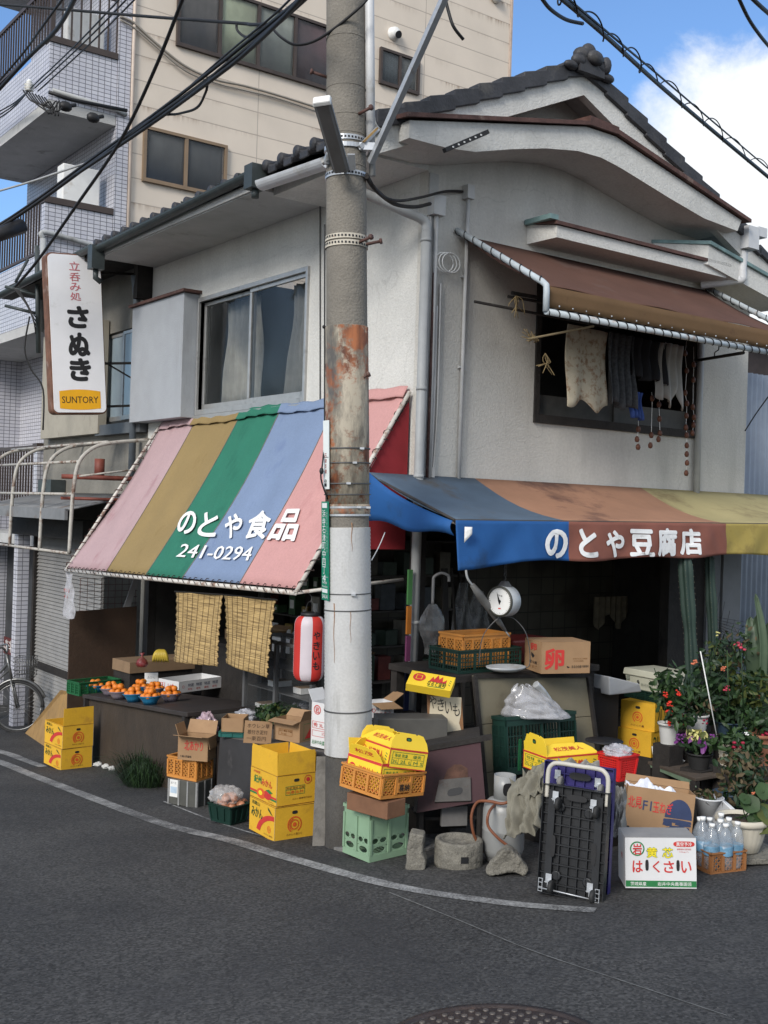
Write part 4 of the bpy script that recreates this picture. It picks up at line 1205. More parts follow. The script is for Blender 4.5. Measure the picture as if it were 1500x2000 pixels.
wire([(-30,206,12),(50,118,11),(110,58,10),(150,-10,9)],.020,'thick black cable crossing in front of the upper balcony railing')
wire([(-30,190,12.5),(40,110,11.5),(80,56,10.6),(128,-10,9.8)],.012,'thinner black cable above the upper balcony railing')
wire([(-20,378,13),(60,355,12.4),(140,328,11.8),(190,312,11.4)],.012,'pale grey cable under the balcony',M_PVC)
ins=thing('wire_insulator','white ribbed insulator with tangled wires on the tiled balcony corner','insulator',W(57,172,d=16.95))
mb=MB();mb.lathe([(.03,-.05),(.07,-.04),(.035,-.01),(.08,.0),(.035,.03),(.08,.045),(.035,.08),(.05,.09),(.02,.13)],14);mb.build('insulator_body',M_WHITE,ins)
mb=MB();IO=Vector(ins.location)
for k in range(8):
 p=[W(45+6*k,176+2*k,d=16.9),W(60+7*k,196+3*k,d=16.8),W(80+6*k,205+jit(10),d=16.8),W(96+3*k,222+jit(8),d=16.8)]
 mb.tube([q-IO for q in smooth_path(p,4)],.012,5)
mb.tube([W(95,180,d=16.9)-IO,W(140,195,d=17.1)-IO,W(248,216,d=17.6)-IO],.03,8)
mb.build('tangled_wires',M_BLACK,ins)
for u,v in((128,208),(182,230)):
 mb=MB();mb.ball((0,0,0),.09,10,sq=(1.2,.8,.9));mb.tube([(0,0,0),(.16,0,.06)],.03,8)
 tag(mb.build('cable_clamp',M_BLACK,None,W(u,v,d=17.0)),'black cable clamp on the balcony underside, '+('left one' if u<150 else 'right one near the wall'),'clamp','cable clamps')
# suspension cable with spiral hanger, top right
sp=thing('spiral_cable','black telephone cable held by a loose spiral hanger crossing the sky at the right','cable',W(1290,165,d=9))
SO=Vector(sp.location)
pts=smooth_path([W(u,v,d=d)for u,v,d in((1080,-16,6.2),(1180,68,7.2),(1290,168,9),(1400,262,11),(1520,362,13.5))],8)
mb=MB();mb.tube([p-SO for p in pts],[.013+.008*i/len(pts)for i in range(len(pts))],8);mb.build('main_cable',M_BLACK,sp)
pts2=smooth_path([W(u,v,d=d)for u,v,d in((1084,-24,6.2),(1190,66,7.3),(1290,150,9),(1400,244,11),(1520,346,13.5))],8)
mb=MB();mb.tube([p-SO for p in pts2],.008,6);mb.build('messenger_wire',M_BLACK,sp)
mb=MB();hel=[]
N_=330
for i in range(N_):
 f=i/(N_-1)*(len(pts)-1);k=min(int(f),len(pts)-2);p=pts[k].lerp(pts[k+1],f-k);q=pts2[k].lerp(pts2[k+1],f-k)
 a=2*PI*11*i/N_+.8*math.sin(i*.05);c=p.lerp(q,.5);rr=.045+.028*i/N_+.012*math.sin(i*.11)
 hel.append(c-SO+Vector((0,0,1))*rr*math.cos(a)+_er*rr*.5*math.sin(a))
mb.tube(hel,.0055,5);mb.build('spiral_hanger',M_BLACK,sp)
wire([(1055,-8,6.4),(1075,18,6.6),(1105,38,6.9),(1138,46,7.1)],.012,'short curved cable joining the spiral cable near the top edge')
wire([(1440,-10,7),(1462,36,7.3),(1485,70,7.6),(1510,100,8)],.012,'longer of two black cables cutting the top right corner')
wire([(1462,-10,7),(1485,12,7.2),(1510,34,7.5)],.014,'shorter of two black cables cutting the top right corner')
wire([(868,-10,7.2),(876,22,7.2),(886,52,7.2),(905,77,7.25)],.011,'cut cable end dangling in front of the beige flats')
wire([(716,345,7.6),(735,372,7.9),(770,398,8.5),(810,404,9.1),(840,398,9.45)],.016,'thicker dark cable drooping from the pole to the grey box on the wall',M_DKW)
wire([(716,340,7.6),(740,378,7.9),(775,392,8.4),(820,386,9.1),(870,374,9.6),(903,374,9.8)],.012,'thinner dark cable drooping from the pole to the wall conduit',M_DKW)
wire([(1455,842,12),(1478,806,12),(1510,762,12)],.007,'thin black wire in front of the blue grey sheeting')
wire([(726,1094,8.2),(740,1068,8.6),(752,1040,8.9)],.004,'thin white string beside the pole under the blue awning',M_WHITE)
ar=thing('steel_brace','square pale steel brace slanting up from the pole across the beige flats','brace',W(724,318,d=7.62))
mb=MB();mb.bar((0,0,0),W(884,-40,d=6.9)-Vector(ar.location),.042,.042);mb.build('brace_bar',M_ZINC,ar,bev=.003)
# a rusty bracket strip fixed to the pent eave
a_,b_=W(868,294,y=-.54),W(952,258,y=-.62)
mb=MB();mb.bar((0,0,0),b_-a_,.05,.035)
for k in range(6):
 c=(b_-a_)*(.15+.13*k);mb.box(c+Vector((0,-.028,0)),(.016,.004,.012),m=1)
tag(mb.build('slotted_steel_strip',[M_BLACK,M_WHITE],None,a_),'dark slotted steel strip sticking up from the white pent eave','bracket')
# ===== STRIPED AWNING, LEFT FACADE
def lerp(a,b,t):return a+(b-a)*t
C_PINK=mat('awning_pink',(0.56,0.30,0.285),0.85,0.05,2.5,0.12,160,sub=0.12,stain=(0.46,0.22,0.215),stain_amt=0.40,stain_scale=2.2,streak=True,fine=0.05)
C_ROSE=mat('awning_rose',(0.45,0.315,0.325),0.85,0.06,2.0,0.12,160,sub=0.12,stain=(0.35,0.19,0.205),stain_amt=0.40,stain_scale=2.2,streak=True,fine=0.05)
C_OLIVE=mat('awning_olive',(0.28,0.20,0.085),0.85,0.06,2.5,0.12,160,sub=0.10,stain=(0.22,0.15,0.055),stain_amt=0.40,stain_scale=2.2,streak=True,fine=0.05)
C_GREEN=mat('awning_green',(0.025,0.17,0.11),0.85,0.06,2.5,0.12,160,sub=0.10,stain=(0.014,0.12,0.08),stain_amt=0.40,stain_scale=2.2,streak=True,fine=0.05)
C_BLUE=mat('awning_blue',(0.20,0.27,0.41),0.85,0.05,2.5,0.12,160,sub=0.12,stain=(0.13,0.185,0.34),stain_amt=0.40,stain_scale=2.2,streak=True,fine=0.05)
M_LET=mat('painted_white_letters',(0.74,0.74,0.73),0.7,0.06,20,stain=(0.5,0.48,0.45),stain_amt=0.25,stain_scale=10)
AT=[0.15,1.27,2.28,3.14,4.23,5.13]
AB=[0.09,1.03,2.15,2.98,4.00,5.20]
AW=thing('striped_awning','faded canvas awning in pink, blue, green, olive and rose stripes over the fruit stall','awning',(0,2.6,3.3))
AO=Vector(AW.location)
def aw_pt(yt,yb,v,bulge=1.0):
 zt=lerp(3.37,3.29,(yt-.15)/4.98);zb=lerp(1.66,1.53,(yb-.09)/5.11)
 y=lerp(yt,yb,v)
 p=Vector((lerp(-.02,-1.15,v),y,lerp(zt,zb,v)))
 return p+Vector((.83,0,-.55))*(.045*math.sin(PI*v)*(1+.3*math.sin(y*4.1))+.010*math.sin(y*11+5*v)*math.sin(PI*v)-.008*math.exp(-v*5)*math.sin(y*31))*bulge
us,cols=[],[]
for s_ in range(5):
 for k in range(12):us.append(s_+k/12)
us.append(5.0)
def ay(arr,u):
 i=min(int(u),4)
 return lerp(arr[i],arr[i+1],u-i)
mb=MB()
mb.sheet(lambda u,v:aw_pt(ay(AT,u),ay(AB,u),v)-AO,us,16,m=lambda u,v:min(int(u),4),th=.004)
mb.build('canvas',[C_PINK,C_BLUE,C_GREEN,C_OLIVE,C_ROSE],AW)
mb=MB()
for b_ in(1,2,3,4):mb=MB();mb.tube([aw_pt(AT[b_],AB[b_],v/16)+Vector((-.004,0,.002))-AO for v in range(17)],.0045,5);mb.build('seam',mat('dirty_seam',(0.16,0.145,0.125),0.9,0.3,12),AW)
# gathered heading above the batten
mb=MB()
mb.sheet(lambda u,v:Vector((-.035-.055*v+.012*math.sin(u*23)*v,ay(AT,u),lerp(3.37,3.29,u/5)+.035-.10*v+.012*math.sin(u*3.3)+.008*math.sin(u*17)))-AO,[i/10 for i in range(51)],4,m=lambda u,v:min(int(u),4),th=.004)
mb.build('heading',[C_PINK,C_BLUE,C_GREEN,C_OLIVE,C_ROSE],AW)
# right cheek in red cloth
mb=MB();mb.prism([Vector(p)-AO for p in((-.03,.13,3.28),(-.03,.13,1.98),(-.90,.13,1.98))],(0,.004,0))
mb.build('cheek',mat('red_cheek_cloth',(0.36,0.035,0.045),0.8,0.15,4,sub=0.35),AW)
M_RPIPE=mat('white_rusty_pipe',(0.58,0.55,0.50),0.5,0.1,12,stain=(0.17,0.075,0.035),stain_amt=0.52,stain_scale=9)
mb=MB()
bl,br=aw_pt(5.13,5.20,1.0,0),aw_pt(.15,.09,1.0,0)
tl,tr=aw_pt(5.13,5.2,0,0),aw_pt(.15,.09,0,0)
dz=Vector((-.01,0,-.035))
mb.tube([bl+dz-AO,br+dz-AO],.021,10)
mb.tube([br+dz-AO,tr+Vector((-.02,-.03,-.02))-AO],.018,10);mb.tube([bl+dz-AO,tl+Vector((-.02,.03,-.02))-AO],.018,10)
mb.tube([br+dz-AO,Vector((-.05,.12,1.72))-AO],.015,8)
mb.build('frame_pipe',M_RPIPE,AW)
def helix(a,b,turns,rad,r,off=Vector((0,0,0)),wob=.0):
 """one cord wound round a pipe from a to b"""
 ax_=(b-a).normalized();s1=ax_.cross(Vector((0,.3,1))).normalized();s2=ax_.cross(s1)
 n=turns*9
 q=MB();q.tube([a.lerp(b,i/n)+off+(s1*math.cos(2*PI*i/9)+s2*math.sin(2*PI*i/9))*rad*(1+wob*math.sin(i*.37))for i in range(n+1)],r,4)
 return q
M_LACE=mat('dark_lacing_cord',(0.05,0.035,0.03),0.9,0.3,20)
helix(bl-AO,br-AO,44,.034,.0042,dz*.5,.12).build('lacing_cord',M_LACE,AW)
helix(br-AO,tr-AO,20,.030,.0042,Vector((-.005,-.015,-.03)),.15).build('lacing_cord',M_LACE,AW)
helix(bl-AO,tl-AO,22,.033,.0050,Vector((-.005,.015,-.03)),.2).build('lacing_cord',mat('rusty_lacing_cord',(0.075,0.030,0.024),0.9,0.3,20),AW)
# painted name and telephone number, placed in the canvas plane
pn=(aw_pt(4,4,1,0)-aw_pt(1,1,1,0)).cross(aw_pt(2,2,0,0)-aw_pt(2,2,1,0)).normalized()
if pn.x>0:pn=-pn
def on_awn(u,v):
 a,b=u-750.0,v-1000.0
 r=_er*((a*_c+b*_s)/FPX)+_ef+Vector((0,0,(a*_s-b*_c)/FPX))
 p0=aw_pt(1.5,1.5,.8,0)
 q=CAM+r*((p0-CAM).dot(pn)/r.dot(pn))
 f=(q.x+.02)/-1.13
 return q+Vector((.83,0,-.55))*(.035*math.sin(PI*max(0,min(1,f)))*(1+.25*math.sin(q.y*4.1)))
def quad_map(tl_,tr_,br_,bl_):
 def f(x,y,lay):
  u=lerp(lerp(bl_[0],br_[0],x),lerp(tl_[0],tr_[0],x),y);v=lerp(lerp(bl_[1],br_[1],x),lerp(tl_[1],tr_[1],x),y)
  return on_awn(u,v)+pn*(.016+.0008*lay)-AO
 return f
mb=MB()
for ch,q in(('の',((352,997),(386,996),(377,1043),(341,1042))),('と',((398,999),(427,998),(418,1048),(381,1046))),('や',((440,1000),(475,1000),(463,1051),(432,1050))),
('食',((491,996),(532,994),(521,1053),(470,1051))),('品',((552,993),(590,991),(573,1056),(520,1054)))):
 mb=MB();mb.txt(ch,0,0,1,1,0,bold=.03,fn=quad_map(*q));mb.build('letter',M_LET,AW)
mb=MB();mb.txt('241-0294',0,0,1,1,0,bold=.0035,fn=quad_map((356,1062),(497,1068),(488,1096),(344,1088)))
mb.build('phone_number',M_LET,AW)
# ===== AWNING OF THE TOFU SHOP, RIGHT FACADE
TA=thing('shop_front_awning','low awning in blue, brown and yellow panels over the tofu shop counter','awning',(2.3,-.6,2.4))
TO=Vector(TA.location)
D_BT=mat('blue_canvas_sunbleached',(0.085,0.125,0.175),0.85,0.2,1.6,0.15,120,sub=0.06,stain=(0.085,0.075,0.062),stain_amt=0.55,stain_scale=1.6)
D_B=mat('blue_canvas',(0.014,0.092,0.285),0.75,0.12,2,0.15,120,sub=0.08,stain=(0.015,0.06,0.16),stain_amt=0.35,stain_scale=2)
D_RT=mat('brown_canvas_sunbleached',(0.36,0.19,0.115),0.85,0.15,1.5,0.15,120,sub=0.06,stain=(0.12,0.058,0.045),stain_amt=0.62,stain_scale=1.3)
D_R=mat('red_brown_canvas',(0.23,0.085,0.06),0.8,0.12,2,0.15,120,sub=0.08,stain=(0.12,0.045,0.035),stain_amt=0.3,stain_scale=2)
D_YT=mat('yellow_canvas_sunbleached',(0.41,0.35,0.17),0.85,0.12,1.5,0.15,120,sub=0.06,stain=(0.23,0.18,0.085),stain_amt=0.5,stain_scale=1.6)
D_Y=mat('yellow_canvas',(0.35,0.27,0.07),0.8,0.12,2,0.15,120,sub=0.08,stain=(0.18,0.13,0.04),stain_amt=0.4,stain_scale=2.5)
xsb=[-.54,.66,2.72,5.3]
xt=[-.54,.62,2.85,5.3]
us=[0,.1,.2,.35,.5,.65,.8,.9,1.0,1.1,1.3,1.5,1.7,1.9,2,2.2,2.4,2.6,2.8,3]
def tx(arr,u):
 i=min(int(u),2);return lerp(arr[i],arr[i+1],u-i)
def front(u,v):
 x=tx(xsb,u)
 zt=2.255+.035*(x+.5)/3.2;zb=1.925+.022*(x+.5)-.06*max(0,(.1-x))+.012*math.sin(x*5)
 return Vector((x,-1.15-.03*v+.020*v*math.sin(x*9+1+2*v)+.010*math.sin(x*17+4*v)*v*(1.3-v)+.006*math.sin(x*31-6*v)*math.sin(PI*v)*(.5+.5*math.sin(x*3)),lerp(zt,zb,v)))
def top(u,v):
 x=lerp(tx(xt,u),tx(xsb,u),v);p=front(u,0)
 return Vector((x,lerp(-.015,-1.15,v),lerp(2.625,p.z,v)-.05*math.sin(PI*v)*(1+.3*math.sin(3*x))+.035*math.sin(PI*v*.5)*0))
mb=MB()
mb.sheet(lambda u,v:top(u,v)-TO,us,8,m=lambda u,v:min(int(u),2),th=.004,nrm=(0,-.3,1));mb.build('top_canvas',[D_BT,D_RT,D_YT],TA)
mb=MB()
fu=[i/64 for i in range(193)]
mb.sheet(lambda u,v:front(u,v)-TO,fu,12,m=lambda u,v:min(int(u),2),th=.004,nrm=(0,1,0));mb.build('valance',[D_B,D_R,D_Y],TA)
mb=MB()
def side_(u,v):
 zt=lerp(2.625,2.25,u)-.05*math.sin(PI*u);zb=lerp(2.22,2.13,u)+.02*math.sin(9*u)
 return Vector((-.545-.02*math.sin(PI*v)-.015*math.sin(7*u+3*v),lerp(-.02,-1.13,u),lerp(zt,zb,v)))
mb.sheet(lambda u,v:side_(u,v)-TO,14,6,th=.004,nrm=(1,0,0));mb.build('side_canvas',D_B,TA)
mb=MB();mb.tube([top(i/10,1.0)+Vector((0,.012,.0))-TO for i in range(31)],.011,6);mb.tube([front(0,0)+Vector((.0,.01,0))-TO,Vector((-.53,-.02,2.60))-TO],.011,6);mb.build('seam_rope',mat('dark_seam',(0.05,0.045,0.042),0.9,0.2,10),TA)
mb=MB()
for x in(-.50,1.6,3.6,5.2):mb.tube([Vector((x,-.02,2.3))-TO,Vector((x,-1.10,2.24))-TO],.015,8)
mb.tube([Vector((-.5,-1.1,2.235))-TO,Vector((5.3,-1.1,2.30))-TO],.016,8);mb.build('frame_pipe',M_RPIPE,TA)
c=W(906,1043,y=-1.17)
mb=MB();mb.sheet(lambda u,v:c-TO+Vector((.05*u-.02,-.03-.03*u,.055-.12*v*(1-.55*u))),3,3,th=.003);mb.build('torn_lining',M_WHITE,TA)
mb=MB()
for ch,x0,x1,y0,y1 in(('の',1064,1112,1034,1091),('と',1131,1167,1033,1089),('や',1183,1222,1036,1089),('豆',1231,1277,1034,1087),('腐',1283,1325,1032,1087),('店',1330,1370,1033,1084)):
 p0,p1=W(x0,y1,y=-1.18),W(x1,y0,y=-1.18)
 def fnv(a,b,lay,p0=p0,p1=p1):
  x=lerp(p0.x,p1.x,a);z=lerp(p0.z,p1.z,b)
  u=0 if x<xsb[0]else(x-xsb[0])/(xsb[1]-xsb[0])if x<xsb[1]else 1+(x-xsb[1])/(xsb[2]-xsb[1])
  u=min(2.99,u);zt_,zb_=front(u,0).z,front(u,1).z;q=front(u,max(0,min(1,(zt_-z)/(zt_-zb_))))
  return Vector((x,q.y-.011-.0008*lay,z))-TO
 mb=MB();mb.txt(ch,0,0,1,1,0,bold=.042,fn=fnv);mb.build('letter',M_LET,TA)
# ===== BROWN AWNING OF THE UPPER WINDOW
BA=thing('window_awning','sun faded brown canvas awning on white pipes over the upstairs laundry window','awning',(2.0,-.6,4.4))
BO2=Vector(BA.location)
E_T=mat('brown_awning_canvas',(0.200,0.105,0.078),0.8,0.12,2,0.1,140,sub=0.45,stain=(0.22,0.14,0.115),stain_amt=0.35,stain_scale=2.2)
E_V=mat('amber_valance_canvas',(0.18,0.105,0.048),0.8,0.12,2,0.1,140,sub=0.30,stain=(0.09,0.05,0.03),stain_amt=0.35,stain_scale=2.5)
mb=MB()
mb.sheet(lambda u,v:Vector((lerp(.36,3.78,u),lerp(-.02,-1.11,v),lerp(4.76,4.155,v)-.035*math.sin(PI*v)+.01*math.sin(19*u)*v))-BO2,30,8,th=.004,nrm=(0,-.4,1));mb.build('canvas',E_T,BA)
mb=MB()
mb.sheet(lambda u,v:Vector((lerp(.36,3.78,u),-1.115-.012*v+.006*math.sin(40*u)*v,lerp(4.155,3.985,v)))-BO2,40,3,th=.004,nrm=(0,1,0));mb.build('valance',E_V,BA)
mb=MB()
for x in(.33,3.80):
 mb.tube(smooth_path([(x,-.01,4.80),(x,-.95,4.27),(x,-1.10,4.18),(x,-1.145,4.12),(x,-1.15,4.02),(x,-1.15,3.95)],4)if 0 else[Vector((x,-.01,4.80))-BO2,Vector((x,-1.10,4.185))-BO2,Vector((x,-1.145,4.15))-BO2,Vector((x,-1.15,4.10))-BO2,Vector((x,-1.15,3.94))-BO2],.026,10)
mb.tube([Vector((.33,-1.15,3.94))-BO2,Vector((3.80,-1.15,3.94))-BO2],.026,10)
mb.build('frame_pipe',mat('pale_blue_grey_pipe',(0.44,0.49,0.52),0.45,0.12,8,stain=(0.28,0.15,0.08),stain_amt=0.36,stain_scale=6),BA)
for a_,b_,n in(((.33,-1.15,3.942),(3.8,-1.15,3.942),30),((.33,-.02,4.79),(.33,-1.1,4.19),9),((3.8,-.02,4.79),(3.8,-1.1,4.19),10)):
 helix(Vector(a_)-BO2,Vector(b_)-BO2,n,.031,.0048).build('lacing_cord',M_BLACK,BA)
mb=MB()
for i in range(22):mb.ball(Vector((.5+i*.155,-1.128,4.005))-BO2,.008,6)
mb.build('eyelets',M_ZINC,BA)
a_,b_=W(1355,705,y=-.02),W(1452,689,y=-1.10)
mb=MB();mb.tube([a_-BO2,b_-BO2],.016,8);c=a_.lerp(b_,.45);mb.tube(smooth_path([c-BO2,c+Vector((0,0,.05))-BO2,c+Vector((.03,-.02,.08))-BO2,c+Vector((.02,-.03,.13))-BO2]),.006,6);mb.build('stay_arm',M_DKW,BA)
# ===== BAR SIGN
sg=thing('hanging_sign','tall white bar sign with red and black brush lettering and a yellow panel, rusty sides','sign',(-.81,6.0,4.41),rot=(0,R(-4.3)*-1*-1,R(-4)))
def rrect(w,h,r,n=6):
 pts=[]
 for cx,cy,a0 in((w-r,h-r,0),(-w+r,h-r,90),(-w+r,-h+r,180),(w-r,-h+r,270)):
  for k in range(n+1):a=R(a0+90*k/n);pts.append((cx+r*math.cos(a),cy+r*math.sin(a)))
 return pts
w2,h2=.345,1.0
mb=MB();mb.prism([(x,0,z)for x,z in rrect(w2,h2,.07)],(0,.20,0))
mb.build('sign_case',mat('rusty_sign_frame',(0.16,0.075,0.045),0.75,0.4,6,0.2,40,stain=(0.38,0.30,0.26),stain_amt=0.35,stain_scale=4),sg)
mb=MB();mb.prism([(x,-.022,z)for x,z in rrect(w2-.016,h2-.02,.06)],(0,.0215,0),0)
mb.plane((-w2,-.0225,-h2),(1,0,0),(0,0,1))
for ch,f0,f1 in(('立',.05,.105),('呑',.118,.172),('み',.182,.232),('処',.242,.292)):mb.txt(ch,.275,2-f1*2,.135,(f1-f0)*2,1,off=.012)
for ch,f0,f1 in(('さ',.325,.465),('ぬ',.490,.640),('き',.650,.795)):mb.txt(ch,.225,2-f1*2,.275,(f1-f0)*2,2,off=.035,bold=.010)
def barrel(y0,y1):return[(.085+.52*i/12,y1+.022*math.sin(PI*i/12))for i in range(13)][::-1]
mb.poly([(.085+.52*i/12,.07-.018*math.sin(PI*i/12))for i in range(13)]+barrel(0,.285),3)
mb.txt('SUNTORY',.115,.135,.46,.085,2,1,off=.012)
mb.build('sign_face',[mat('sign_white_acrylic',(0.80,0.80,0.81),0.3,0.04,3,stain=(0.6,0.6,0.58),stain_amt=0.25),mat('faded_red_lettering',(0.52,0.13,0.15),0.6,0.2,10),M_INK,mat('sign_yellow',(0.80,0.40,0.012),0.4,0.05,6)],sg)
mb=MB()
for z in(.8,-.35,-.9):mb.bar((w2-.02,.1,z),(w2+.55,.1,z+.02),.03,.03)
mb.bar((w2-.02,.12,-.30),(w2+.55,.12,-.62),.018,.018)
mb.build('sign_bracket',M_DKW,sg)
# wire post beside the sign
wp_=thing('service_bracket','old service bracket with twisted wires beside the top of the bar sign','bracket',W(70,560,d=15.6))
WO=Vector(wp_.location)
mb=MB()
for a_,b_ in(((75,690),(72,480)),((12,560),(75,578)),((10,597),(70,612)),((55,506),(30,552)),((10,560),(55,570))):mb.tube([W(*a_,d=15.6)-WO,W(*b_,d=15.6)-WO],.022 if a_[0]!=75 else .035,8)
mb.build('bracket_arms',M_GUT,wp_)
mb=MB()
for k in range(5):mb.tube([q-WO for q in smooth_path([W(25+k*3,562+k,d=15.5),W(45+4*k,585+6*k,d=15.5),W(70,620+8*k,d=15.5)],4)],.008,5)
mb.tube([q-WO for q in smooth_path([W(58,618,d=15.5),W(48,680,d=15.5),W(60,720,d=15.5),W(84,760,d=15.5),W(84,840,d=15.5)],5)],.012,6)
mb.build('twisted_wires',M_BLACK,wp_)
# ===== BARE AWNING FRAME OF THE BAR
BF=thing('bare_awning_frame','bare white awning frame of bent rusty pipes in front of the bar','frame',(-.5,6.6,2.0))
FO=Vector(BF.location)
mb=MB()
for y in(5.55,6.6,7.8,8.9):
 mb.tube([p-FO for p in smooth_path([(-.0,y,3.12),(-.45,y,3.06),(-.72,y,2.98),(-.9,y,2.80),(-.96,y,2.5),(-.98,y,2.1),(-.99,y,1.68)],4)],.024,10)
for x,z in((-.55,3.06),(-.9,2.80),(-.97,2.40),(-.99,1.68)):
 mb.tube([Vector((x,5.55,z))-FO,Vector((x,9.2,z))-FO],.018,8)
mb.tube([Vector((-.1,5.5,2.75))-FO,Vector((-.9,5.55,2.62))-FO],.012,8)
mb.build('pipes',mat('dull_white_pipe',(0.40,0.38,0.34),0.6,0.12,12,stain=(0.12,0.055,0.03),stain_amt=0.6,stain_scale=7),BF)
mb=MB();mb.tube([Vector((-.05,5.6,2.62))-FO,Vector((-.95,6.0,2.62))-FO],.03,8);mb.tube([Vector((-.5,5.9,2.62))-FO,Vector((-.5,5.9,2.86))-FO],.065,10);mb.tube([Vector((-.3,5.6,2.35))-FO,Vector((-.95,6.0,2.35))-FO],.02,8)
mb.build('red_oxide_pipe',mat('red_oxide_paint',(0.17,0.045,0.03),0.6,0.3,8),BF)
# ===== GOODS: builders
M_YEL=mat('yellow_carton',(0.66,0.375,0.026),0.65,0.08,4,stain=(0.50,0.27,0.03),stain_amt=0.38,stain_scale=5,fine=0.04)
M_YELB=mat('bright_yellow_carton',(0.80,0.55,0.035),0.55,0.05,4)
M_KRAFT=mat('brown_cardboard',(0.31,0.19,0.10),0.8,0.10,5,stain=(0.24,0.14,0.075),stain_amt=0.3,stain_scale=3)
M_KRAFTD=mat('dull_brown_cardboard',(0.22,0.145,0.085),0.85,0.12,5,stain=(0.15,0.10,0.06),stain_amt=0.3,stain_scale=3)
M_WCART=mat('white_carton',(0.62,0.62,0.62),0.6,0.05,4,stain=(0.48,0.47,0.46),stain_amt=0.2)
M_GCARD=mat('grey_cardboard_inside',(0.26,0.255,0.25),0.8,0.1,5)
M_PRG=mat('green_print',(0.02,0.17,0.05),0.6,0.1,20)
M_PRDK=mat('dark_green_print',(0.02,0.06,0.02),0.6,0.1,20)
M_PRN=mat('navy_print',(0.025,0.04,0.10),0.6,0.1,20)
M_PRO=mat('orange_print',(0.62,0.10,0.02),0.6,0.1,20)
M_PRY=mat('yellow_print',(0.75,0.60,0.02),0.6,0.1,20)
M_PRBR=mat('brown_print',(0.20,0.085,0.02),0.6,0.1,20)
M_SCR=[M_REDINK,M_INK,M_PRG,M_PRO,M_PRDK,M_PRY,M_PRN,M_WHITE,M_PRBR]
RED,INK,GRN,ORA,DKG,PYL,NAV,WHT,BRN=range(1,10)
def fit(u,v,wl,wr,ratio=1.25,base='g',h=0.0,**kw):
 """front corner pixel + pixel widths of the left and right face -> corner point, angle, sizes, px per metre"""
 p=G(u,v,h)if base=='g' else W(u,v,**kw)
 d=(p-CAM).dot(_ef)
 ppm=FPX/d
 a=math.atan2(wl,wr*ratio)
 wx=wr/ppm/math.cos(a)
 rz=a-(YAW+math.atan((u-750)/FPX))
 return p,rz,wx,wx*ratio,ppm
def centre(p,rz,wx,wy):
 c,s=math.cos(rz),math.sin(rz)
 return Vector((p.x+c*wx/2-s*wy/2,p.y+s*wx/2+c*wy/2,p.z))
def face(mb,f,wx,wy,h):
 e=0.0
 if f=='F':mb.plane((-wx/2,-wy/2-e,0),(1,0,0),(0,0,1));return wx
 if f=='L':mb.plane((-wx/2-e,wy/2,0),(0,-1,0),(0,0,1));return wy
 if f=='R':mb.plane((wx/2+e,-wy/2,0),(0,1,0),(0,0,1));return wy
 if f=='B':mb.plane((wx/2,wy/2,0),(-1,0,0),(0,0,1));return wx
 if f=='T':mb.plane((-wx/2,-wy/2,h),(1,0,0),(0,1,0));return wx
def carton(label,loc,rz,wx,wy,h,m,deco=None,opened=False,flaps=(),group=None,name='carton',cat='box',rot=None,top_m=None,tilt=None):
 """cardboard box: body, and flaps (side, angle from upright outwards, length) as parts"""
 if tilt is not None:rot=(tilt[0],tilt[1],rz)
 t=thing(name,label,cat,loc,rz,group,rot)
 mb=MB();k=0.006
 if opened:
  mb.bx(-wx/2,wx/2,-wy/2,-wy/2+k,0,h);mb.bx(-wx/2,wx/2,wy/2-k,wy/2,0,h)
  mb.bx(-wx/2,-wx/2+k,-wy/2+k,wy/2-k,0,h);mb.bx(wx/2-k,wx/2,-wy/2+k,wy/2-k,0,h)
  mb.bx(-wx/2+k,wx/2-k,-wy/2+k,wy/2-k,.003,.012)
 else:
  mb.bx(-wx/2,wx/2,-wy/2,wy/2,0,h)
  if top_m is None:
   face(mb,'T',wx,wy,h);mb.rect(wx*.0+.002,wy/2-.0015,wx-.002,wy/2+.0015,10)
 if deco:deco(mb,wx,wy,h)
 b=mb.build('carton_body',[m]+M_SCR+[M_GCARD],t,bev=.0025)
 q=b.modifiers.new('grid','SUBSURF');q.subdivision_type='SIMPLE';q.levels=q.render_levels=3 if len(mb.f)<350 else 2
 tx_=bpy.data.textures.get('dents')or bpy.data.textures.new('dents','CLOUDS');tx_.noise_scale=.26;tx_.noise_depth=1
 q=b.modifiers.new('dents','DISPLACE');q.texture=tx_;q.strength=.005;q.mid_level=.5
 if top_m is not None:
  q=MB();q.bx(-wx/2+.001,wx/2-.001,-wy/2+.001,wy/2-.001,h+.0005,h+.003);q.build('carton_top',top_m,t)
 for fl_ in flaps:
  sd,ang,ln=fl_[:3];q=MB();a=R(ang)
  w=wx if sd in 'FB' else wy
  M={'F':Matrix.Translation((0,-wy/2+k/2,h)),'B':Matrix.Translation((0,wy/2-k/2,h))@Matrix.Rotation(PI,4,'Z'),
'L':Matrix.Translation((-wx/2+k/2,0,h))@Matrix.Rotation(-PI/2,4,'Z'),'R':Matrix.Translation((wx/2-k/2,0,h))@Matrix.Rotation(PI/2,4,'Z')}[sd]
  M=M@Matrix.Rotation(a,4,'X')
  w2=w/2-.002
  pts=[(-w2,0,.002),(w2,0,.002),(w2-.004,0,ln),(-w2+.006,.004,ln*.99)]
  q.hexa([M@(Vector(p)+Vector((0,-.002,0)))for p in pts],[M@(Vector(p)+Vector((0,.002,0)))for p in pts])
  q.build('flap',fl_[3]if len(fl_)>3 else m,t)
 return t
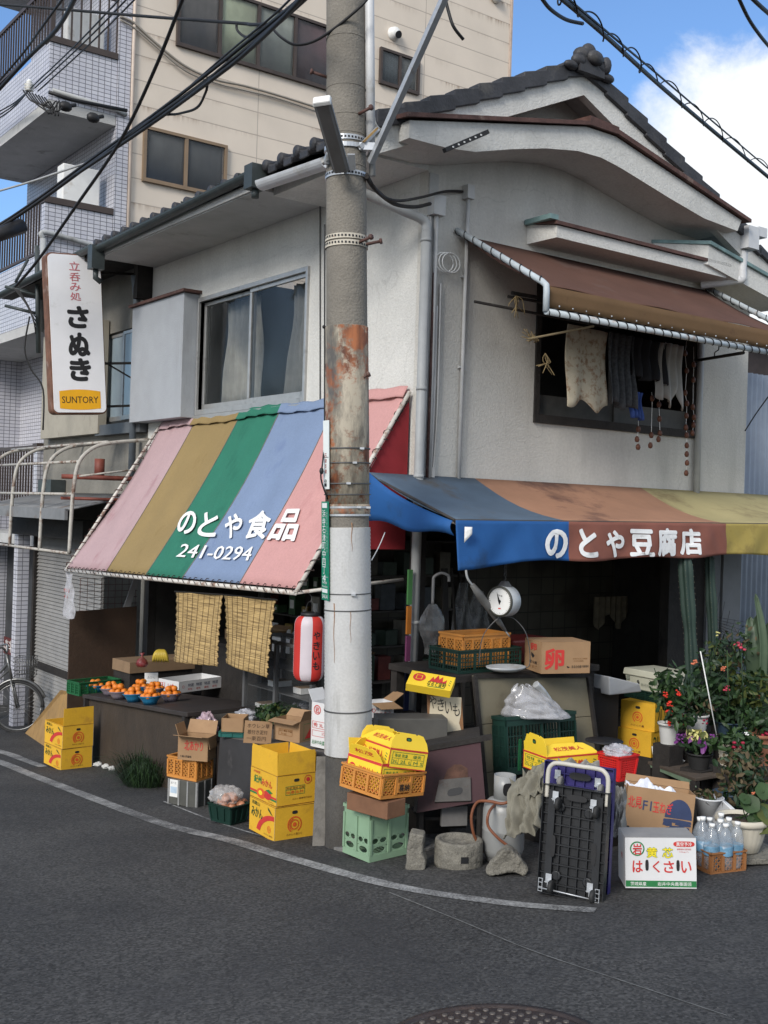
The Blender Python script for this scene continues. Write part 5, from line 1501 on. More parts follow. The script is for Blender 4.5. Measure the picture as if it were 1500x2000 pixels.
def crate(label,loc,rz,wx,wy,h,m,style='diamond',ribs=(4,3),group=None,rot=None,name='plastic_crate',cat='crate',tag_text=None,slope=0.0):
 t=thing(name,label,cat,loc,rz,group,rot)
 th=0.010
 def side(mb,Ln,mp,n):
  def q(s0,s1,t0,t1,d0=0.0,d1=th):
   mb.hexa([mp(s0,t0,d0),mp(s1,t0,d0),mp(s1,t0,d1),mp(s0,t0,d1)],[mp(s0,t1,d0),mp(s1,t1,d0),mp(s1,t1,d1),mp(s0,t1,d1)])
  def dg(s0,t0,s1,t1,w):
   dx,dz=s1-s0,t1-t0;l=math.hypot(dx,dz);nx_,nz_=-dz/l*w/2,dx/l*w/2
   P=[(s0-nx_,t0-nz_),(s1-nx_,t1-nz_),(s1+nx_,t1+nz_),(s0+nx_,t0+nz_)]
   mb.hexa([mp(a,b,.002)for a,b in P],[mp(a,b,.006)for a,b in P])
  rt,rbm=h*.17,h*.13
  q(0,Ln,h-rt*.35,h,-.010,th+.002);q(0,Ln,h-rt,h-rt*.35-.0005)
  q(0,Ln,0,rbm,-.003,th)
  for i in range(n+1):
   s=Ln*i/n;w=.016 if i in(0,n)else .010
   q(max(0,s-w),min(Ln,s+w),rbm,h-rt,-.006,th)
  for i in range(n):
   a,b=Ln*i/n+.012,Ln*(i+1)/n-.012
   z0,z1=rbm,h-rt
   if style=='diamond':
    pd=.034;k=-int((z1-z0)/pd)-1
    while a+k*pd<b:
     for sg_ in(1,-1):
      s0=a+k*pd;s1=s0+(z1-z0)
      c0,c1=max(a,s0),min(b,s1)
      if c1-c0>.004:
       if sg_==1:dg(c0,z0+(c0-s0),c1,z0+(c1-s0),.008)
       else:dg(c0,z1-(c0-s0),c1,z1-(c1-s0),.008)
     k+=1
   elif style=='grid':
    for j in range(1,4):q(a-.004,b+.004,z0+(z1-z0)*j/4-.004,z0+(z1-z0)*j/4+.004,.001,.007)
    for j in range(1,5):q(a+(b-a)*j/5-.003,a+(b-a)*j/5+.003,z0,z1,.0015,.0065)
   elif style=='fine':
    for j in range(1,8):q(a,b,z0+(z1-z0)*j/8-.004,z0+(z1-z0)*j/8+.004,.001,.006)
    for j in range(1,9):q(a+(b-a)*j/9-.003,a+(b-a)*j/9+.003,z0,z1,.0015,.0055)
   elif style=='bottle':
    zm=z0+(z1-z0)*.52
    q(a,b,zm,z1,.002,.006)
    q(a,b,zm-.012,zm,.001,.007)
    zl=z0+(z1-z0)*.26
    q(a,b,zl-.006,zl+.006,.001,.007)
    def holed(s0,s1,t0,t1,rx,ry):
     sc,tc_=(s0+s1)/2,(t0+t1)/2
     for j in range(20):
      P=[]
      for an in(2*PI*j/20,2*PI*(j+1)/20):
       ca,sa=math.cos(an),math.sin(an);kk=1/max(abs(ca),abs(sa))
       P.append(((sc+rx*ca,tc_+ry*sa),(sc+ca*kk*(s1-s0)/2,tc_+sa*kk*(t1-t0)/2)))
      Q=(P[0][0],P[0][1],P[1][1],P[1][0])
      mb.hexa([mp(x,y,.002)for x,y in Q],[mp(x,y,.0058)for x,y in Q])
    for j in range(2):s0=a+(b-a)*j/2;s1=s0+(b-a)/2;holed(s0,s1,zl+.006,zm-.012,(s1-s0)*.40,(zm-zl-.018)*.40)
    holed(a,b,z0,zl-.006,(b-a)*.36,(zl-z0)*.34)
   else:
    q(a,b,z0,z1,.002,.006)
 sl=slope
 def mpF(s,z,d):k=sl*(1-z/h);return Vector((-wx/2+s*1.0+k*(0.5-s/wx)*2,-wy/2+d+k,z))
 def mpB(s,z,d):p=mpF(s,z,d);return Vector((-p.x,-p.y,z))
 def mpL(s,z,d):k=sl*(1-z/h);return Vector((-wx/2+d+k,wy/2-s+-k*(0.5-s/wy)*2,z))
 def mpR(s,z,d):p=mpL(s,z,d);return Vector((-p.x,-p.y,z))
 for Ln,mp,n in((wx,mpF,ribs[0]),(wx,mpB,ribs[0]),(wy,mpL,ribs[1]),(wy,mpR,ribs[1])):
  mb=MB();side(mb,Ln,mp,n)
  if mp is mpF and tag_text:
   mb.hexa([mp(Ln*.36,h*.22,-.009),mp(Ln*.64,h*.22,-.009),mp(Ln*.64,h*.22,.001),mp(Ln*.36,h*.22,.001)],[mp(Ln*.36,h*.62,-.009),mp(Ln*.64,h*.62,-.009),mp(Ln*.64,h*.62,.001),mp(Ln*.36,h*.62,.001)])
   mb.plane(mp(0,0,-.0095),(1,0,0),(0,0,1));mb.txt(tag_text,Ln*.38,h*.27,Ln*.24,h*.3,1,off=.03)
  mb.build('crate_side',[m,M_INK],t)
 mb=MB()
 x,y=wx/2-sl,wy/2-sl
 for i in range(9):mb.bx(-x+.012,x-.012,-y+.012+(2*y-.03)*i/8,-y+.018+(2*y-.03)*i/8,.004,.012)
 for i in range(9):mb.bx(-x+.012+(2*x-.03)*i/8,-x+.018+(2*x-.03)*i/8,-y+.012,y-.012,.0125,.018)
 mb.build('crate_base',m,t)
 return t
def deco_mikan(kind):
 def f(mb,wx,wy,h):
  for f_ in 'LF':
   w=face(mb,f_,wx,wy,h);mb.rect(0,h-.004,w,h-.001,BRN);mb.rect(0,.0,w,.003,BRN);mb.rect(w-.003,0,w,h,10)
  w=face(mb,'L',wx,wy,h)
  if kind=='arc':
   mb.ring(w*.98,h*.02,w*.62,w*.76,RED,0,93,178,18)if 0 else None
   n=14
   for i in range(n):
    a0,a1=R(92+78*i/n),R(92+78*(i+1)/n)
    cx,cy=w*.985,h*.02
    r0,r1=.56,.70
    mb.poly([(cx+w*r0*math.cos(a0),cy+h*r0*math.sin(a0)),(cx+w*r1*math.cos(a0),cy+h*r1*math.sin(a0)),(cx+w*r1*math.cos(a1),cy+h*r1*math.sin(a1)),(cx+w*r0*math.cos(a1),cy+h*r0*math.sin(a1))],RED)
   mb.txt('和歌山',w*.10,h*.82,w*.30,h*.12,DKG,off=.02);mb.txt('みかん',w*.08,h*.46,w*.44,h*.30,DKG,off=.045)
   mb.poly([(w*.72,h*.92),(w*.80,h*.86),(w*.92,h*.72),(w*.84,h*.76),(w*.74,h*.84)],DKG)
   mb.ring(w*.78,h*.28,w*.05,w*.065,ORA);mb.ring(w*.78,h*.28,w*.02,w*.03,ORA);mb.txt('みかん農協',w*.58,h*.08,w*.34,h*.05,BRN)
  else:
   mb.txt('中晩柑専',w*.12,h*.84,w*.24,h*.09,RED);mb.txt('紀州',w*.14,h*.52,w*.28,h*.26,GRN,off=.04);mb.txt('みかん',w*.42,h*.50,w*.40,h*.24,RED,off=.045)
   mb.rect(0.002,h*.20,w-.002,h*.27,RED);mb.rect(.002,h*.13,w-.002,h*.19,GRN)
   mb.disc(w*.42,h*.22,w*.16,ORA,1,h*.17);mb.disc(w*.66,h*.25,w*.14,RED,1,h*.15);mb.disc(w*.40,h*.24,w*.07,PYL,2,h*.08)
   mb.poly([(w*.60,h*.40),(w*.72,h*.46),(w*.86,h*.38),(w*.74,h*.33)],GRN,2);mb.txt('みかん',w*.7,h*.04,w*.2,h*.05,BRN)
  w=face(mb,'F',wx,wy,h)
  hole(mb,w*.5,h*.80,w*.07,h*.05)
  if kind=='arc':
   for k,(r0,r1)in enumerate(((.155,.185),(.09,.115),(.0,.05))):
    mb.ring(w*.5,h*.44,w*r0,w*r1,ORA,0,-60 if k==0 else 0,240 if k==0 else 360,28)
   mb.ring(w*.5,h*.44,w*.125,w*.14,ORA,0,100,250,14);mb.txt('みかんの里から',w*.30,h*.12,w*.40,h*.07,BRN)
  else:
   mb.ring(w*.80,h*.78,w*.085,w*.10,RED);mb.disc(w*.80,h*.78,w*.05,RED)
   mb.frame(w*.22,h*.33,w*.72,h*.62,.003,GRN);mb.rect(w*.22,h*.50,w*.72,h*.512,GRN);mb.txt('等級 階級 品種',w*.24,h*.52,w*.46,h*.07,BRN);mb.txt('10 赤 2L M',w*.25,h*.37,w*.42,h*.10,ORA,off=.02)
   for i in range(1,4):mb.rect(w*(.22+.125*i),h*.33,w*(.22+.125*i)+.002,h*.5,GRN)
   mb.txt('みかん農業協同組合',w*.40,h*.16,w*.52,h*.06,BRN)
 return f
def hole(mb,x,y,a,b,m=INK,lay=0):
 pts=[]
 for i in range(20):
  t=2*PI*i/20
  pts.append((x+math.copysign(abs(math.cos(t))**.55,math.cos(t))*a,y+math.copysign(abs(math.sin(t))**.8,math.sin(t))*b))
 mb.poly(pts,m,lay)
def scribble(mb,x,y,w,h,m,n=6,lay=0):
 for i in range(n):mb.txt(random.choice('のめかほめおぬねるあ'),x+w*i/n,y,w/n*.8,h,m,lay)
# fruit counter that follows the street's fall
def plank_table(name,label,cat,P,th,m,legs=True,front=None,front_m=None):
 """table with top corner points P (front-left, front-right, back-right, back-left)"""
 o=sum(P,Vector())/4
 t=thing(name,label,cat,(o.x,o.y,gz(o.x,o.y)))
 T=Vector(t.location)
 mb=MB();mb.hexa([p-T-Vector((0,0,th))for p in P],[p-T for p in P]);mb.build('table_top',m,t,bev=.004)
 if legs:
  for p in P:
   q=p.lerp(o,.06);mb=MB();mb.bar((q.x-T.x,q.y-T.y,gz(q.x,q.y)-T.z-.02),q-T-Vector((0,0,th+.001)),.05,.05);mb.build('leg',M_DKW,t)
 if front:
  a,b=P[0],P[1];n=Vector((-(b-a).y,(b-a).x,0)).normalized()
  if n.dot(o-a)<0:n=-n
  a2,b2=a+n*.05,b+n*.05
  zz=Vector((0,0,1))
  mb=MB();lo_=[Vector((q.x,q.y,gz(q.x,q.y)+front))-T for q in(a2,b2,b2+n*.02,a2+n*.02)]
  hi_=[q-T-zz*(th+.001)for q in(a2,b2,b2+n*.02,a2+n*.02)]
  mb.hexa(lo_,hi_);mb.build('front_board',front_m or m,t)
 return t
HC=.75
FL,FR=G(160,1356,HC),G(366,1392,HC)
BRk,BLk=FR+Vector((.85,.05,0)),FL+Vector((.80,.05,0))
M_CTR=mat('dark_brown_counter',(0.036,0.029,0.026),0.55,0.25,5,stain=(0.10,0.08,0.065),stain_amt=0.3)
M_PLY=mat('brown_old_plywood',(0.048,0.028,0.017),0.8,0.18,4,0.2,25,stain=(0.06,0.04,0.025),stain_amt=0.4,stain_scale=2)
plank_table('fruit_counter','long dark brown counter carrying the bowls of mandarins','counter',[FL,FR,BRk,BLk],.04,M_CTR,True,-.02,mat('dark_stall_front',(0.040,0.029,0.020),0.8,0.25,4,0.2,25,stain=(0.035,0.028,0.022),stain_amt=0.4))
a_,b_=G(246,1401,.52),G(420,1438,.52)
plank_table('low_bench','low dark bench in front of the fruit counter','bench',[a_,b_,b_+Vector((.35,.05,0)),a_+Vector((.35,.05,0))],.05,M_CTR,True,.04,M_CTR)
def on_counter(u,v,h=0.0):return G(u,v,HC+h+.002)
# bowls of mandarins
M_ORG=mat('mandarin_peel',(0.66,0.19,0.018),0.42,0.10,12,0.25,160)
M_BLB=mat('blue_plastic_bowl',(0.018,0.16,0.30),0.4,0.08,6)
M_BLG=mat('mauve_grey_bowl',(0.20,0.17,0.20),0.45,0.08,6)
mb=MB();mb.lathe([(.0,.004),(.045,.004),(.05,0),(.062,.03),(.088,.062),(.094,.068),(.090,.070),(.080,.060),(.055,.032),(.0,.02)],24)
bowl0=mb.build('fruit_bowl',[M_BLB]);bowl_me=[bowl0.data,bowl0.data.copy()];bowl_me[1].materials[0]=M_BLG;bpy.data.objects.remove(bowl0)
mb=MB();mb.ball((0,0,0),.031,14,sq=(1,1,.86));mb.ball((0,0,.0262),.0045,6,m=1,sq=(1,1,.5));org=mb.build('mandarin',[M_ORG,M_PRDK]);org_me=org.data;bpy.data.objects.remove(org)
BOWLS=[(187,1353,0,'at the left end of the counter'),(215,1359,1,'second from the left end'),(232,1366,1,'third from the left end'),(261,1371,0,'fourth from the left end'),(293,1376,0,'nearest the front edge'),
(333,1371,1,'below the white printed carton'),(256,1331,1,'raised at the back'),(230,1346,1,'in the second row behind the third bowl'),(275,1355,0,'in the second row behind the fourth bowl'),(302,1359,1,'in front of the price card')]
for i,(u,v,c,where)in enumerate(BOWLS):
 p=on_counter(u,v,.06 if i==6 else 0.0)
 o=bpy.data.objects.new('fruit_bowl',bowl_me[c]);COL.objects.link(o);o.location=p;o.rotation_euler=(GT[0]*.8,0,0);o.scale=(1.22,)*3
 tag(o,('blue' if c==0 else 'mauve grey')+' plastic bowl of mandarins '+where,'bowl','bowls of mandarins')
 if i==6:
  mb=MB();mb.bx(-.09,.09,-.09,.09,-.058,-.002);tag(mb.build('bowl_riser',M_KRAFTD,None,p),'small brown block under the raised bowl of mandarins','box')
 lay=[(0,0,.058)]if 0 else[]
 for k in range(6):a=2*PI*k/6+i;lay.append((.068*math.cos(a),.068*math.sin(a),.084))
 for k in range(3):a=2*PI*k/3+.6+i;lay.append((.034*math.cos(a),.034*math.sin(a),.126+.004*(i%3)))
 for(x,y,z)in lay:
  o=bpy.data.objects.new('mandarin',org_me);COL.objects.link(o);o.location=p+Vector((x+jit(.003),y+jit(.003),z-.1*y));o.rotation_euler=(jit(.6),jit(.6),jit(3))
  o.scale=(1.13+jit(.07),)*3
  tag(o,'small orange mandarin in the '+('blue' if c==0 else 'mauve grey')+' bowl '+where,'mandarin','mandarins in the bowl '+where)
# back row on the counter
p,rz,wx,wy,ppm=fit(349,1354,40,86,.55,h=HC)
def deco_white(mb,wx,wy,h):
 w=face(mb,'L',wx,wy,h);mb.txt('ほしいも',w*.10,h*.2,w*.7,h*.55,RED,off=.03)
 w=face(mb,'F',wx,wy,h);mb.ring(w*.1,h*.5,.012,.016,RED)
 for k in range(4):mb.txt('特選',w*(.2+.19*k),h*.45,w*.13,h*.3,NAV);mb.txt('産地',w*(.2+.19*k),h*.15,w*.1,h*.2,RED)
carton('flat white open carton with red print beside the bowls of mandarins',centre(p,rz,wx,wy),rz,wx,wy,22/ppm,M_WCART,deco_white,True)
p,rz,wx,wy,ppm=fit(253,1316,34,130,.5,'w',x=-.62)
kb=carton('long shallow brown carton behind the mandarins holding bananas',centre(p,rz,wx,wy),rz,wx,wy,22/ppm,M_KRAFTD,None,False)
ktop=p.z+22/ppm
M_BAN=mat('banana_skin',(0.50,0.36,0.045),0.5,0.15,10,stain=(0.16,0.15,0.03),stain_amt=0.3,stain_scale=12)
mb=MB();c=centre(p,rz,wx,wy);mb.bx(-wx/2+.02,wx/2-.02,-wy/2+.03,wy/2,gz(c.x,c.y)+HC-p.z-.1,-.002);tag(mb.build('back_shelf',M_DKW,None,c,rz),'dark raised shelf at the back of the fruit counter under the long brown carton','shelf')
bn=thing('banana_bunch','hand of yellow green bananas lying on the brown carton','bananas',W(315,1296,z=ktop+.0))
for k in range(7):
 mb=MB();a=(k-3)*.13
 pts=[Vector((math.sin(a*1.8)*(.02+.085*s_),-.02-.06*math.sin(PI*s_*.8),.125-.105*s_**1.8))for s_ in[j/7 for j in range(8)]]
 mb.tube([Matrix.Rotation(-.55,3,'Z')@q for q in pts],[.006,.013,.019,.021,.021,.019,.014,.005],8);mb.build('banana',M_BAN,bn)
bn.scale=(1.3,)*3
M_NETR=film('red_net_bag',(0.20,0.018,0.02),.75,.5)
mb=MB();mb.lathe([(.0,0),(.05,.005),(.07,.035),(.055,.08),(.02,.11),(.008,.13),(.03,.16)],14)
tag(mb.build('net_bag',M_NETR,None,W(277,1303,z=ktop)),'red net bag standing on the brown carton left of the bananas','net bag')
p=on_counter(295,1352)
card=thing('price_card','white handwritten price card reading 300 standing among the mandarins','price card',p+Vector((0,0,.02)),-.35,rot=(R(-12),0,-.35))
mb=MB();mb.bx(-.075,.075,-.002,.002,0,.20);mb.plane((-.075,-.002,0),(1,0,0),(0,0,1));mb.txt('300',.02,.035,.11,.045,1,off=.0);mb.txt('みかん',.03,.13,.09,.035,2);mb.rect(0.0,.105,.15,.108,2)
mb.build('card',[M_WHITE,M_INK,mat('pencil_grey',(0.30,0.30,0.30),0.8)],card)
M_GCR=mat('green_plastic_crate',(0.012,0.10,0.035),0.5,0.15,6)
M_DGC=mat('dark_green_crate',(0.007,0.030,0.022),0.5,0.2,6)
M_OCR=mat('orange_plastic_crate',(0.52,0.215,0.045),0.5,0.10,6,stain=(0.36,0.15,0.04),stain_amt=0.3,stain_scale=5)
p,rz,wx,wy,ppm=fit(155,1360,24,80,.5,h=HC-.02)
crate('green crate at the left end of the fruit counter',centre(p,rz,wx,wy),rz,wx,wy,26/ppm,M_GCR,'grid',(5,3))
# partition of old plywood, wire mesh above it
a_,b_=W(136,1195,y=5.38),W(266,1184,y=5.38)
mb=MB();mb.prism([(a_.x-.0,5.36,-.72),(b_.x,5.36,-.72),(b_.x,5.36,b_.z),(a_.x,5.36,a_.z)],(0,.02,0))
tag(mb.build('plywood_partition',M_PLY),'brown plywood partition closing the left end of the fruit stall','partition')
mb=MB()
za,zb=a_.z+.01,a_.z+.40
for k in range(9):x=a_.x+.12+(b_.x-a_.x-.14)*k/8;mb.tube([(x,5.37,za),(x,5.37,zb)],.0035,5)
for k in range(6):z=za+(zb-za)*k/5;mb.tube([(a_.x+.1,5.365,z),(b_.x,5.365,z)],.0035,5)
tag(mb.build('wire_mesh',M_RUST),'rusty wire mesh panel above the brown plywood partition','wire mesh')
a_=W(252,1185,y=5.2)
mb=MB();mb.prism([(a_.x-.07,5.2,a_.z),(a_.x+.02,5.2,a_.z),(a_.x+.12,5.2,a_.z+.35),(a_.x+.06,5.2,a_.z+.37)],(0,.01,0))
tag(mb.build('grey_strip',mat('grey_board',(0.22,0.22,0.22),0.7,0.1,5)),'slanting grey strip leaning on the wire mesh panel','strip')
# ochre board leaning against the shutter
pA,pB,pC=G(49,1432),G(96,1464),W(132,1352,x=-.95)
pD=W(118,1348,x=-.95);pE=W(131,1478,x=-1.05);pE.z=gz(pE.x,pE.y)
mb=MB();e_=Vector((.025,.008,0));mb.hexa([pA,pB,pE,pC,pD],[q+e_ for q in(pA,pB,pE,pC,pD)])
tag(mb.build('leaning_board',mat('ochre_board',(0.30,0.18,0.065),0.8,0.15,4,0.2,20,stain=(0.16,0.10,0.05),stain_amt=0.35,stain_scale=5)),'ochre board with a slanting top edge leaning by the roller shutter','board')
# yellow cartons, left
p,rz,wx,wy,ppm=fit(119,1504,33,59,1.3)
p.z-=.01
h1=42/ppm
carton('closed yellow mandarin carton at the far left, lower one of the two',centre(p,rz,wx,wy),rz,wx,wy,h1,M_YEL,deco_mikan('arc'),False,(),'yellow mandarin cartons')
q=p+Vector((.004,.0,h1+.001))
carton('open yellow mandarin carton at the far left, upper one with one flap raised',centre(q,rz,wx,wy),rz+.02,wx,wy,45/ppm,M_YEL,deco_mikan('arc'),True,(('F',0,34/ppm),('B',160,.1)),'yellow mandarin cartons')
# stack beside the veg table: metal box, orange crate, open carton
p,rz,wx,wy,ppm=fit(384,1577,56,28,1.5)
p.z-=.01
hm=50/ppm
mbx=thing('metal_box','grey metal strongbox with pale edge strips and a paper label under the orange crate','metal box',centre(p,rz,wx,wy),rz)
mb=MB();mb.bx(-wx/2,wx/2,-wy/2,wy/2,0,hm);mb.build('box_body',mat('dark_olive_metal',(0.075,0.075,0.066),0.5,0.2,5),mbx,bev=.004)
mb=MB()
for f in(0,.36,.66,.97):mb.bx(-wx/2-.006,-wx/2-.0005,wy/2-wy*f-.012,wy/2-wy*f+.003,0,hm)
for f in(.0,.5,.97):mb.bx(-wx/2+wx*f,-wx/2+wx*f+.014,-wy/2-.006,-wy/2-.0005,0,hm)
mb.build('edge_strips',M_ALU,mbx)
mb=MB();face(mb,'L',wx,wy,hm);mb.rect(wy*.05,hm*.3,wy*.33,hm*.98,0);mb.txt('送り状',wy*.08,hm*.8,wy*.2,hm*.1,1);mb.rect(wy*.08,hm*.45,wy*.30,hm*.7,2,1);mb.build('paper_label',[M_WHITE,M_INK,mat('pale_blue_print',(0.4,0.5,0.6),0.7)],mbx)
zt=p.z+hm+.001
p,rz,wx,wy,ppm=fit(383,1527,57,32,1.55,'z',z=zt)
ho=42/ppm
crate('orange crate between the grey metal box and the open brown carton',centre(p,rz,wx,wy),rz,wx,wy,ho,M_OCR,'diamond',(3,4))
p,rz,wx,wy,ppm=fit(405,1488,58,16,1.5,'z',z=zt+ho+.001)
def deco_spud(mb,wx,wy,h):
 w=face(mb,'L',wx,wy,h);mb.txt('北あかり',w*.22,h*.42,w*.62,h*.42,RED,off=.03);mb.txt('十勝川西農協',w*.08,h*.10,w*.38,h*.10,INK)
carton('open brown carton with a drooping flap on the orange crate left of the pole',centre(p,rz,wx,wy),rz,wx,wy,46/ppm,M_KRAFT,deco_spud,True,(('L',78,.13),('F',172,.10),('R',30,.12),('B',20,.1)))
M_FILM=film('clear_plastic_film',(0.62,0.62,0.66),.42,.12)
def crumple(name,label,cat,c,r,m,sq=(1,1,1),n=3,amp=.30,seed=0.0,rot=None,f=2.4):
 mb=MB();k,s_=26,40
 def fn(u,v):
  a,b=2*PI*u,PI*v
  d=Vector((math.sin(b)*math.cos(a),math.sin(b)*math.sin(a),-math.cos(b)))
  q=noise.noise(d*f+Vector((seed,0,0)))*amp+noise.noise(d*f*3+Vector((0,seed,0)))*amp*.5
  q2=(abs(noise.noise(d*f*1.7+Vector((0,0,seed))))*.9+abs(noise.noise(d*f*4.3+Vector((seed,0,seed))))*.5)*amp
  p=d*r*(1+q-q2)
  return Vector((p.x*sq[0],p.y*sq[1],max(p.z*sq[2],-r*sq[2]*.8)))
 mb.sheet(fn,s_,k,th=.0006,smooth=True)
 return tag(mb.build(name,m,None,c,rot=rot),label,cat)
M_PINKP=film('pinkish_plastic_bag',(0.50,0.36,0.40),.55,.15)
crumple('plastic_bag','crumpled pinkish plastic bag sticking out of the open brown carton','plastic bag',W(405,1420,d=9.75),.13,M_PINKP,(.7,.9,1.0),seed=3)
HT=.59
vb0,vb1=gp(-1.50,.70),gp(-1.42,-1.10)
vt0,vt1=gp(-1.43,.75,HT),gp(-1.38,-1.05,HT)
nn=Vector((.55,.12,0))
M_VT=mat('dark_grey_board',(0.030,0.029,0.030),0.7,0.2,5,stain=(0.075,0.07,0.068),stain_amt=0.3)
vt=plank_table('vegetable_table','vegetable table with a dark grey sloping front board left of the pole','table',[vt0,vt1,vt1+nn,vt0+nn],.03,mat('grey_brown_plank',(0.09,0.078,0.068),0.7,0.25,6),True)
mb=MB();T=Vector(vt.location);e_=Vector((.025,.01,0))
mb.hexa([vb0-T,vb1-T,vb1-T+e_,vb0-T+e_],[vt0-T+Vector((-.02,0,-.005)),vt1-T+Vector((-.02,0,-.005)),vt1-T+e_+Vector((-.03,0,-.005)),vt0-T+e_+Vector((-.03,0,-.005))])
mb.build('front_board',M_VT,vt)
def on_veg(u,v):return G(u,v,HT+.002)
def vfit(u,v,wl,wr,ratio):return fit(u,v,wl,wr,ratio,h=HT+.002)
p,rz,wx,wy,ppm=vfit(474,1441,46,6,1.5)
crate('shallow teal crate at the left end of the vegetable table',centre(p,rz,.24,wy),rz,.24,wy,9/ppm,mat('teal_crate',(0.01,0.10,0.085),0.5,0.1,6),'solid',(2,2))
q=p+Vector((.01,.01,9/ppm+.001))
carton('low brown carton in the teal crate on the vegetable table',centre(q,rz,.22,wy*.94),rz,.22,wy*.94,27/ppm,M_KRAFT,None,True)
# handwritten cardboard sign
p=on_veg(502,1452);d_=(p-CAM).dot(_ef);ppm=FPX/d_
cs_=thing('cardboard_sign','handwritten brown cardboard sign leaning on the vegetable table','sign',p,-.38,rot=(R(-8),R(4),-.42))
w_,h_=54/ppm,43/ppm
mb=MB();mb.bx(-w_/2,w_/2,-.003,.003,0,h_);mb.plane((-w_/2,-.003,0),(1,0,0),(0,0,1))
mb.txt('ホウレン草',w_*.1,h_*.68,w_*.8,h_*.2,1);mb.txt('根付き泥付',w_*.12,h_*.4,w_*.72,h_*.2,1);mb.txt('一束百円',w_*.1,h_*.12,w_*.7,h_*.2,1)
mb.build('card',[M_KRAFT,mat('brown_marker',(0.05,0.025,0.015),0.8)],cs_)
p,rz,wx,wy,ppm=vfit(585,1452,52,24,1.7)
def deco_greens(mb,wx,wy,h):
 w=face(mb,'L',wx,wy,h);mb.frame(w*.2,h*.25,w*.72,h*.55,.003,BRN);mb.txt('品名 等級 数量',w*.22,h*.42,w*.48,h*.1,BRN);mb.txt('kg',w*.3,h*.28,w*.2,h*.1,BRN)
 w=face(mb,'F',wx,wy,h);mb.poly([(w*.4,h*.15),(w*.98,h*.15),(w*.98,h*.75)],RED);mb.frame(w*.3,h*.1,w*.99,h*.85,.003,GRN)
carton('open brown carton of leafy greens in the middle of the vegetable table',centre(p,rz,wx,wy),rz,wx,wy,42/ppm,M_KRAFT,deco_greens,True,(('L',100,.09),('F',25,.09),('R',50,.08)))
p,rz,wx,wy,ppm=vfit(650,1466,44,30,1.3)
def deco_iwa(mb,wx,wy,h):
 w=face(mb,'L',wx,wy,h);mb.ring(w*.26,h*.84,w*.13,w*.16,RED);mb.txt('岩',w*.17,h*.77,w*.18,h*.14,RED,off=.03);mb.frame(w*.05,h*.42,w*.98,h*.58,.003,RED);mb.txt('秀 3L 2L',w*.1,h*.45,w*.7,h*.1,RED,off=.02);mb.frame(w*.05,h*.24,w*.98,h*.38,.003,RED);mb.txt('15kg',w*.5,h*.26,w*.3,h*.09,RED);mb.txt('岩井中央農事園芸',w*.05,h*.06,w*.9,h*.1,GRN);hole(mb,w*.85,h*.85,w*.12,h*.03,GRN)
carton('white carton with a red round mark half hidden behind the pole',centre(p,rz,wx,wy),rz,wx,wy,88/ppm,M_WCART,deco_iwa,True,(('B',30,.1),))
# leaf builder
def leaf_cloud(mb,c,rad,n,size,m=0,up=.3,flat=.5,squash=1.0):
 """many small folded leaves scattered in an ellipsoid, two faces each"""
 c=Vector(c)
 for _ in range(n):
  d=Vector((random.gauss(0,1),random.gauss(0,1),random.gauss(0,1)))
  d=d.normalized()*random.random()**.45
  p=c+Vector((d.x*rad[0],d.y*rad[1],d.z*rad[2]))
  nrm=(d*.7+Vector((jit(1),jit(1),up+jit(.6)))).normalized()
  t=nrm.orthogonal().normalized();t.rotate(Matrix.Rotation(random.random()*6.28,3,nrm));b=nrm.cross(t)
  s_=size*random.uniform(.6,1.3)
  l,w=t*s_,b*s_*flat
  dn=nrm*s_*.18
  mi=m if isinstance(m,int)else random.choice(m)
  mb.add([p-l,p-l*.2+w-dn,p+l*.75+w*.55-dn,p+l-dn*1.5,p+l*.75-w*.55-dn,p-l*.2-w-dn,p+dn*.2],
[(0,6,1),(1,6,2),(2,6,3),(3,6,4),(4,6,5),(5,6,0)],mi,False)
 return mb
M_LF1=mat('leaf_green',(0.036,0.074,0.023),0.5,0.3,8,sub=0.25)
M_LF2=mat('leaf_dark_green',(0.017,0.040,0.015),0.5,0.3,8,sub=0.2)
M_LF3=mat('leaf_yellow_green',(0.085,0.105,0.025),0.55,0.3,8,sub=0.3)
M_LF4=mat('leaf_dry',(0.10,0.075,0.04),0.8,0.3,8,sub=0.2)
LFS=[M_LF1,M_LF2,M_LF3,M_LF4]
mb=MB();c=on_veg(545,1425)
leaf_cloud(mb,(0,0,.14),(.22,.20,.10),420,.035,[0,0,1,1,2],squash=1)
tag(mb.build('leafy_greens',LFS,None,c),'bundle of leafy green vegetables piled behind the handwritten sign','vegetables')
crumple('plastic_bag','clear wrapped bunch of greens beside the white carton on the vegetable table','plastic bag',on_veg(600,1420)+Vector((.05,.1,.13)),.14,M_FILM,(1.2,1,.6),seed=8)
crumple('plastic_bag','small crumpled clear bag left of the leafy greens','plastic bag',on_veg(480,1425)+Vector((.05,.1,.10)),.09,M_FILM,(1.2,1,.7),seed=5)
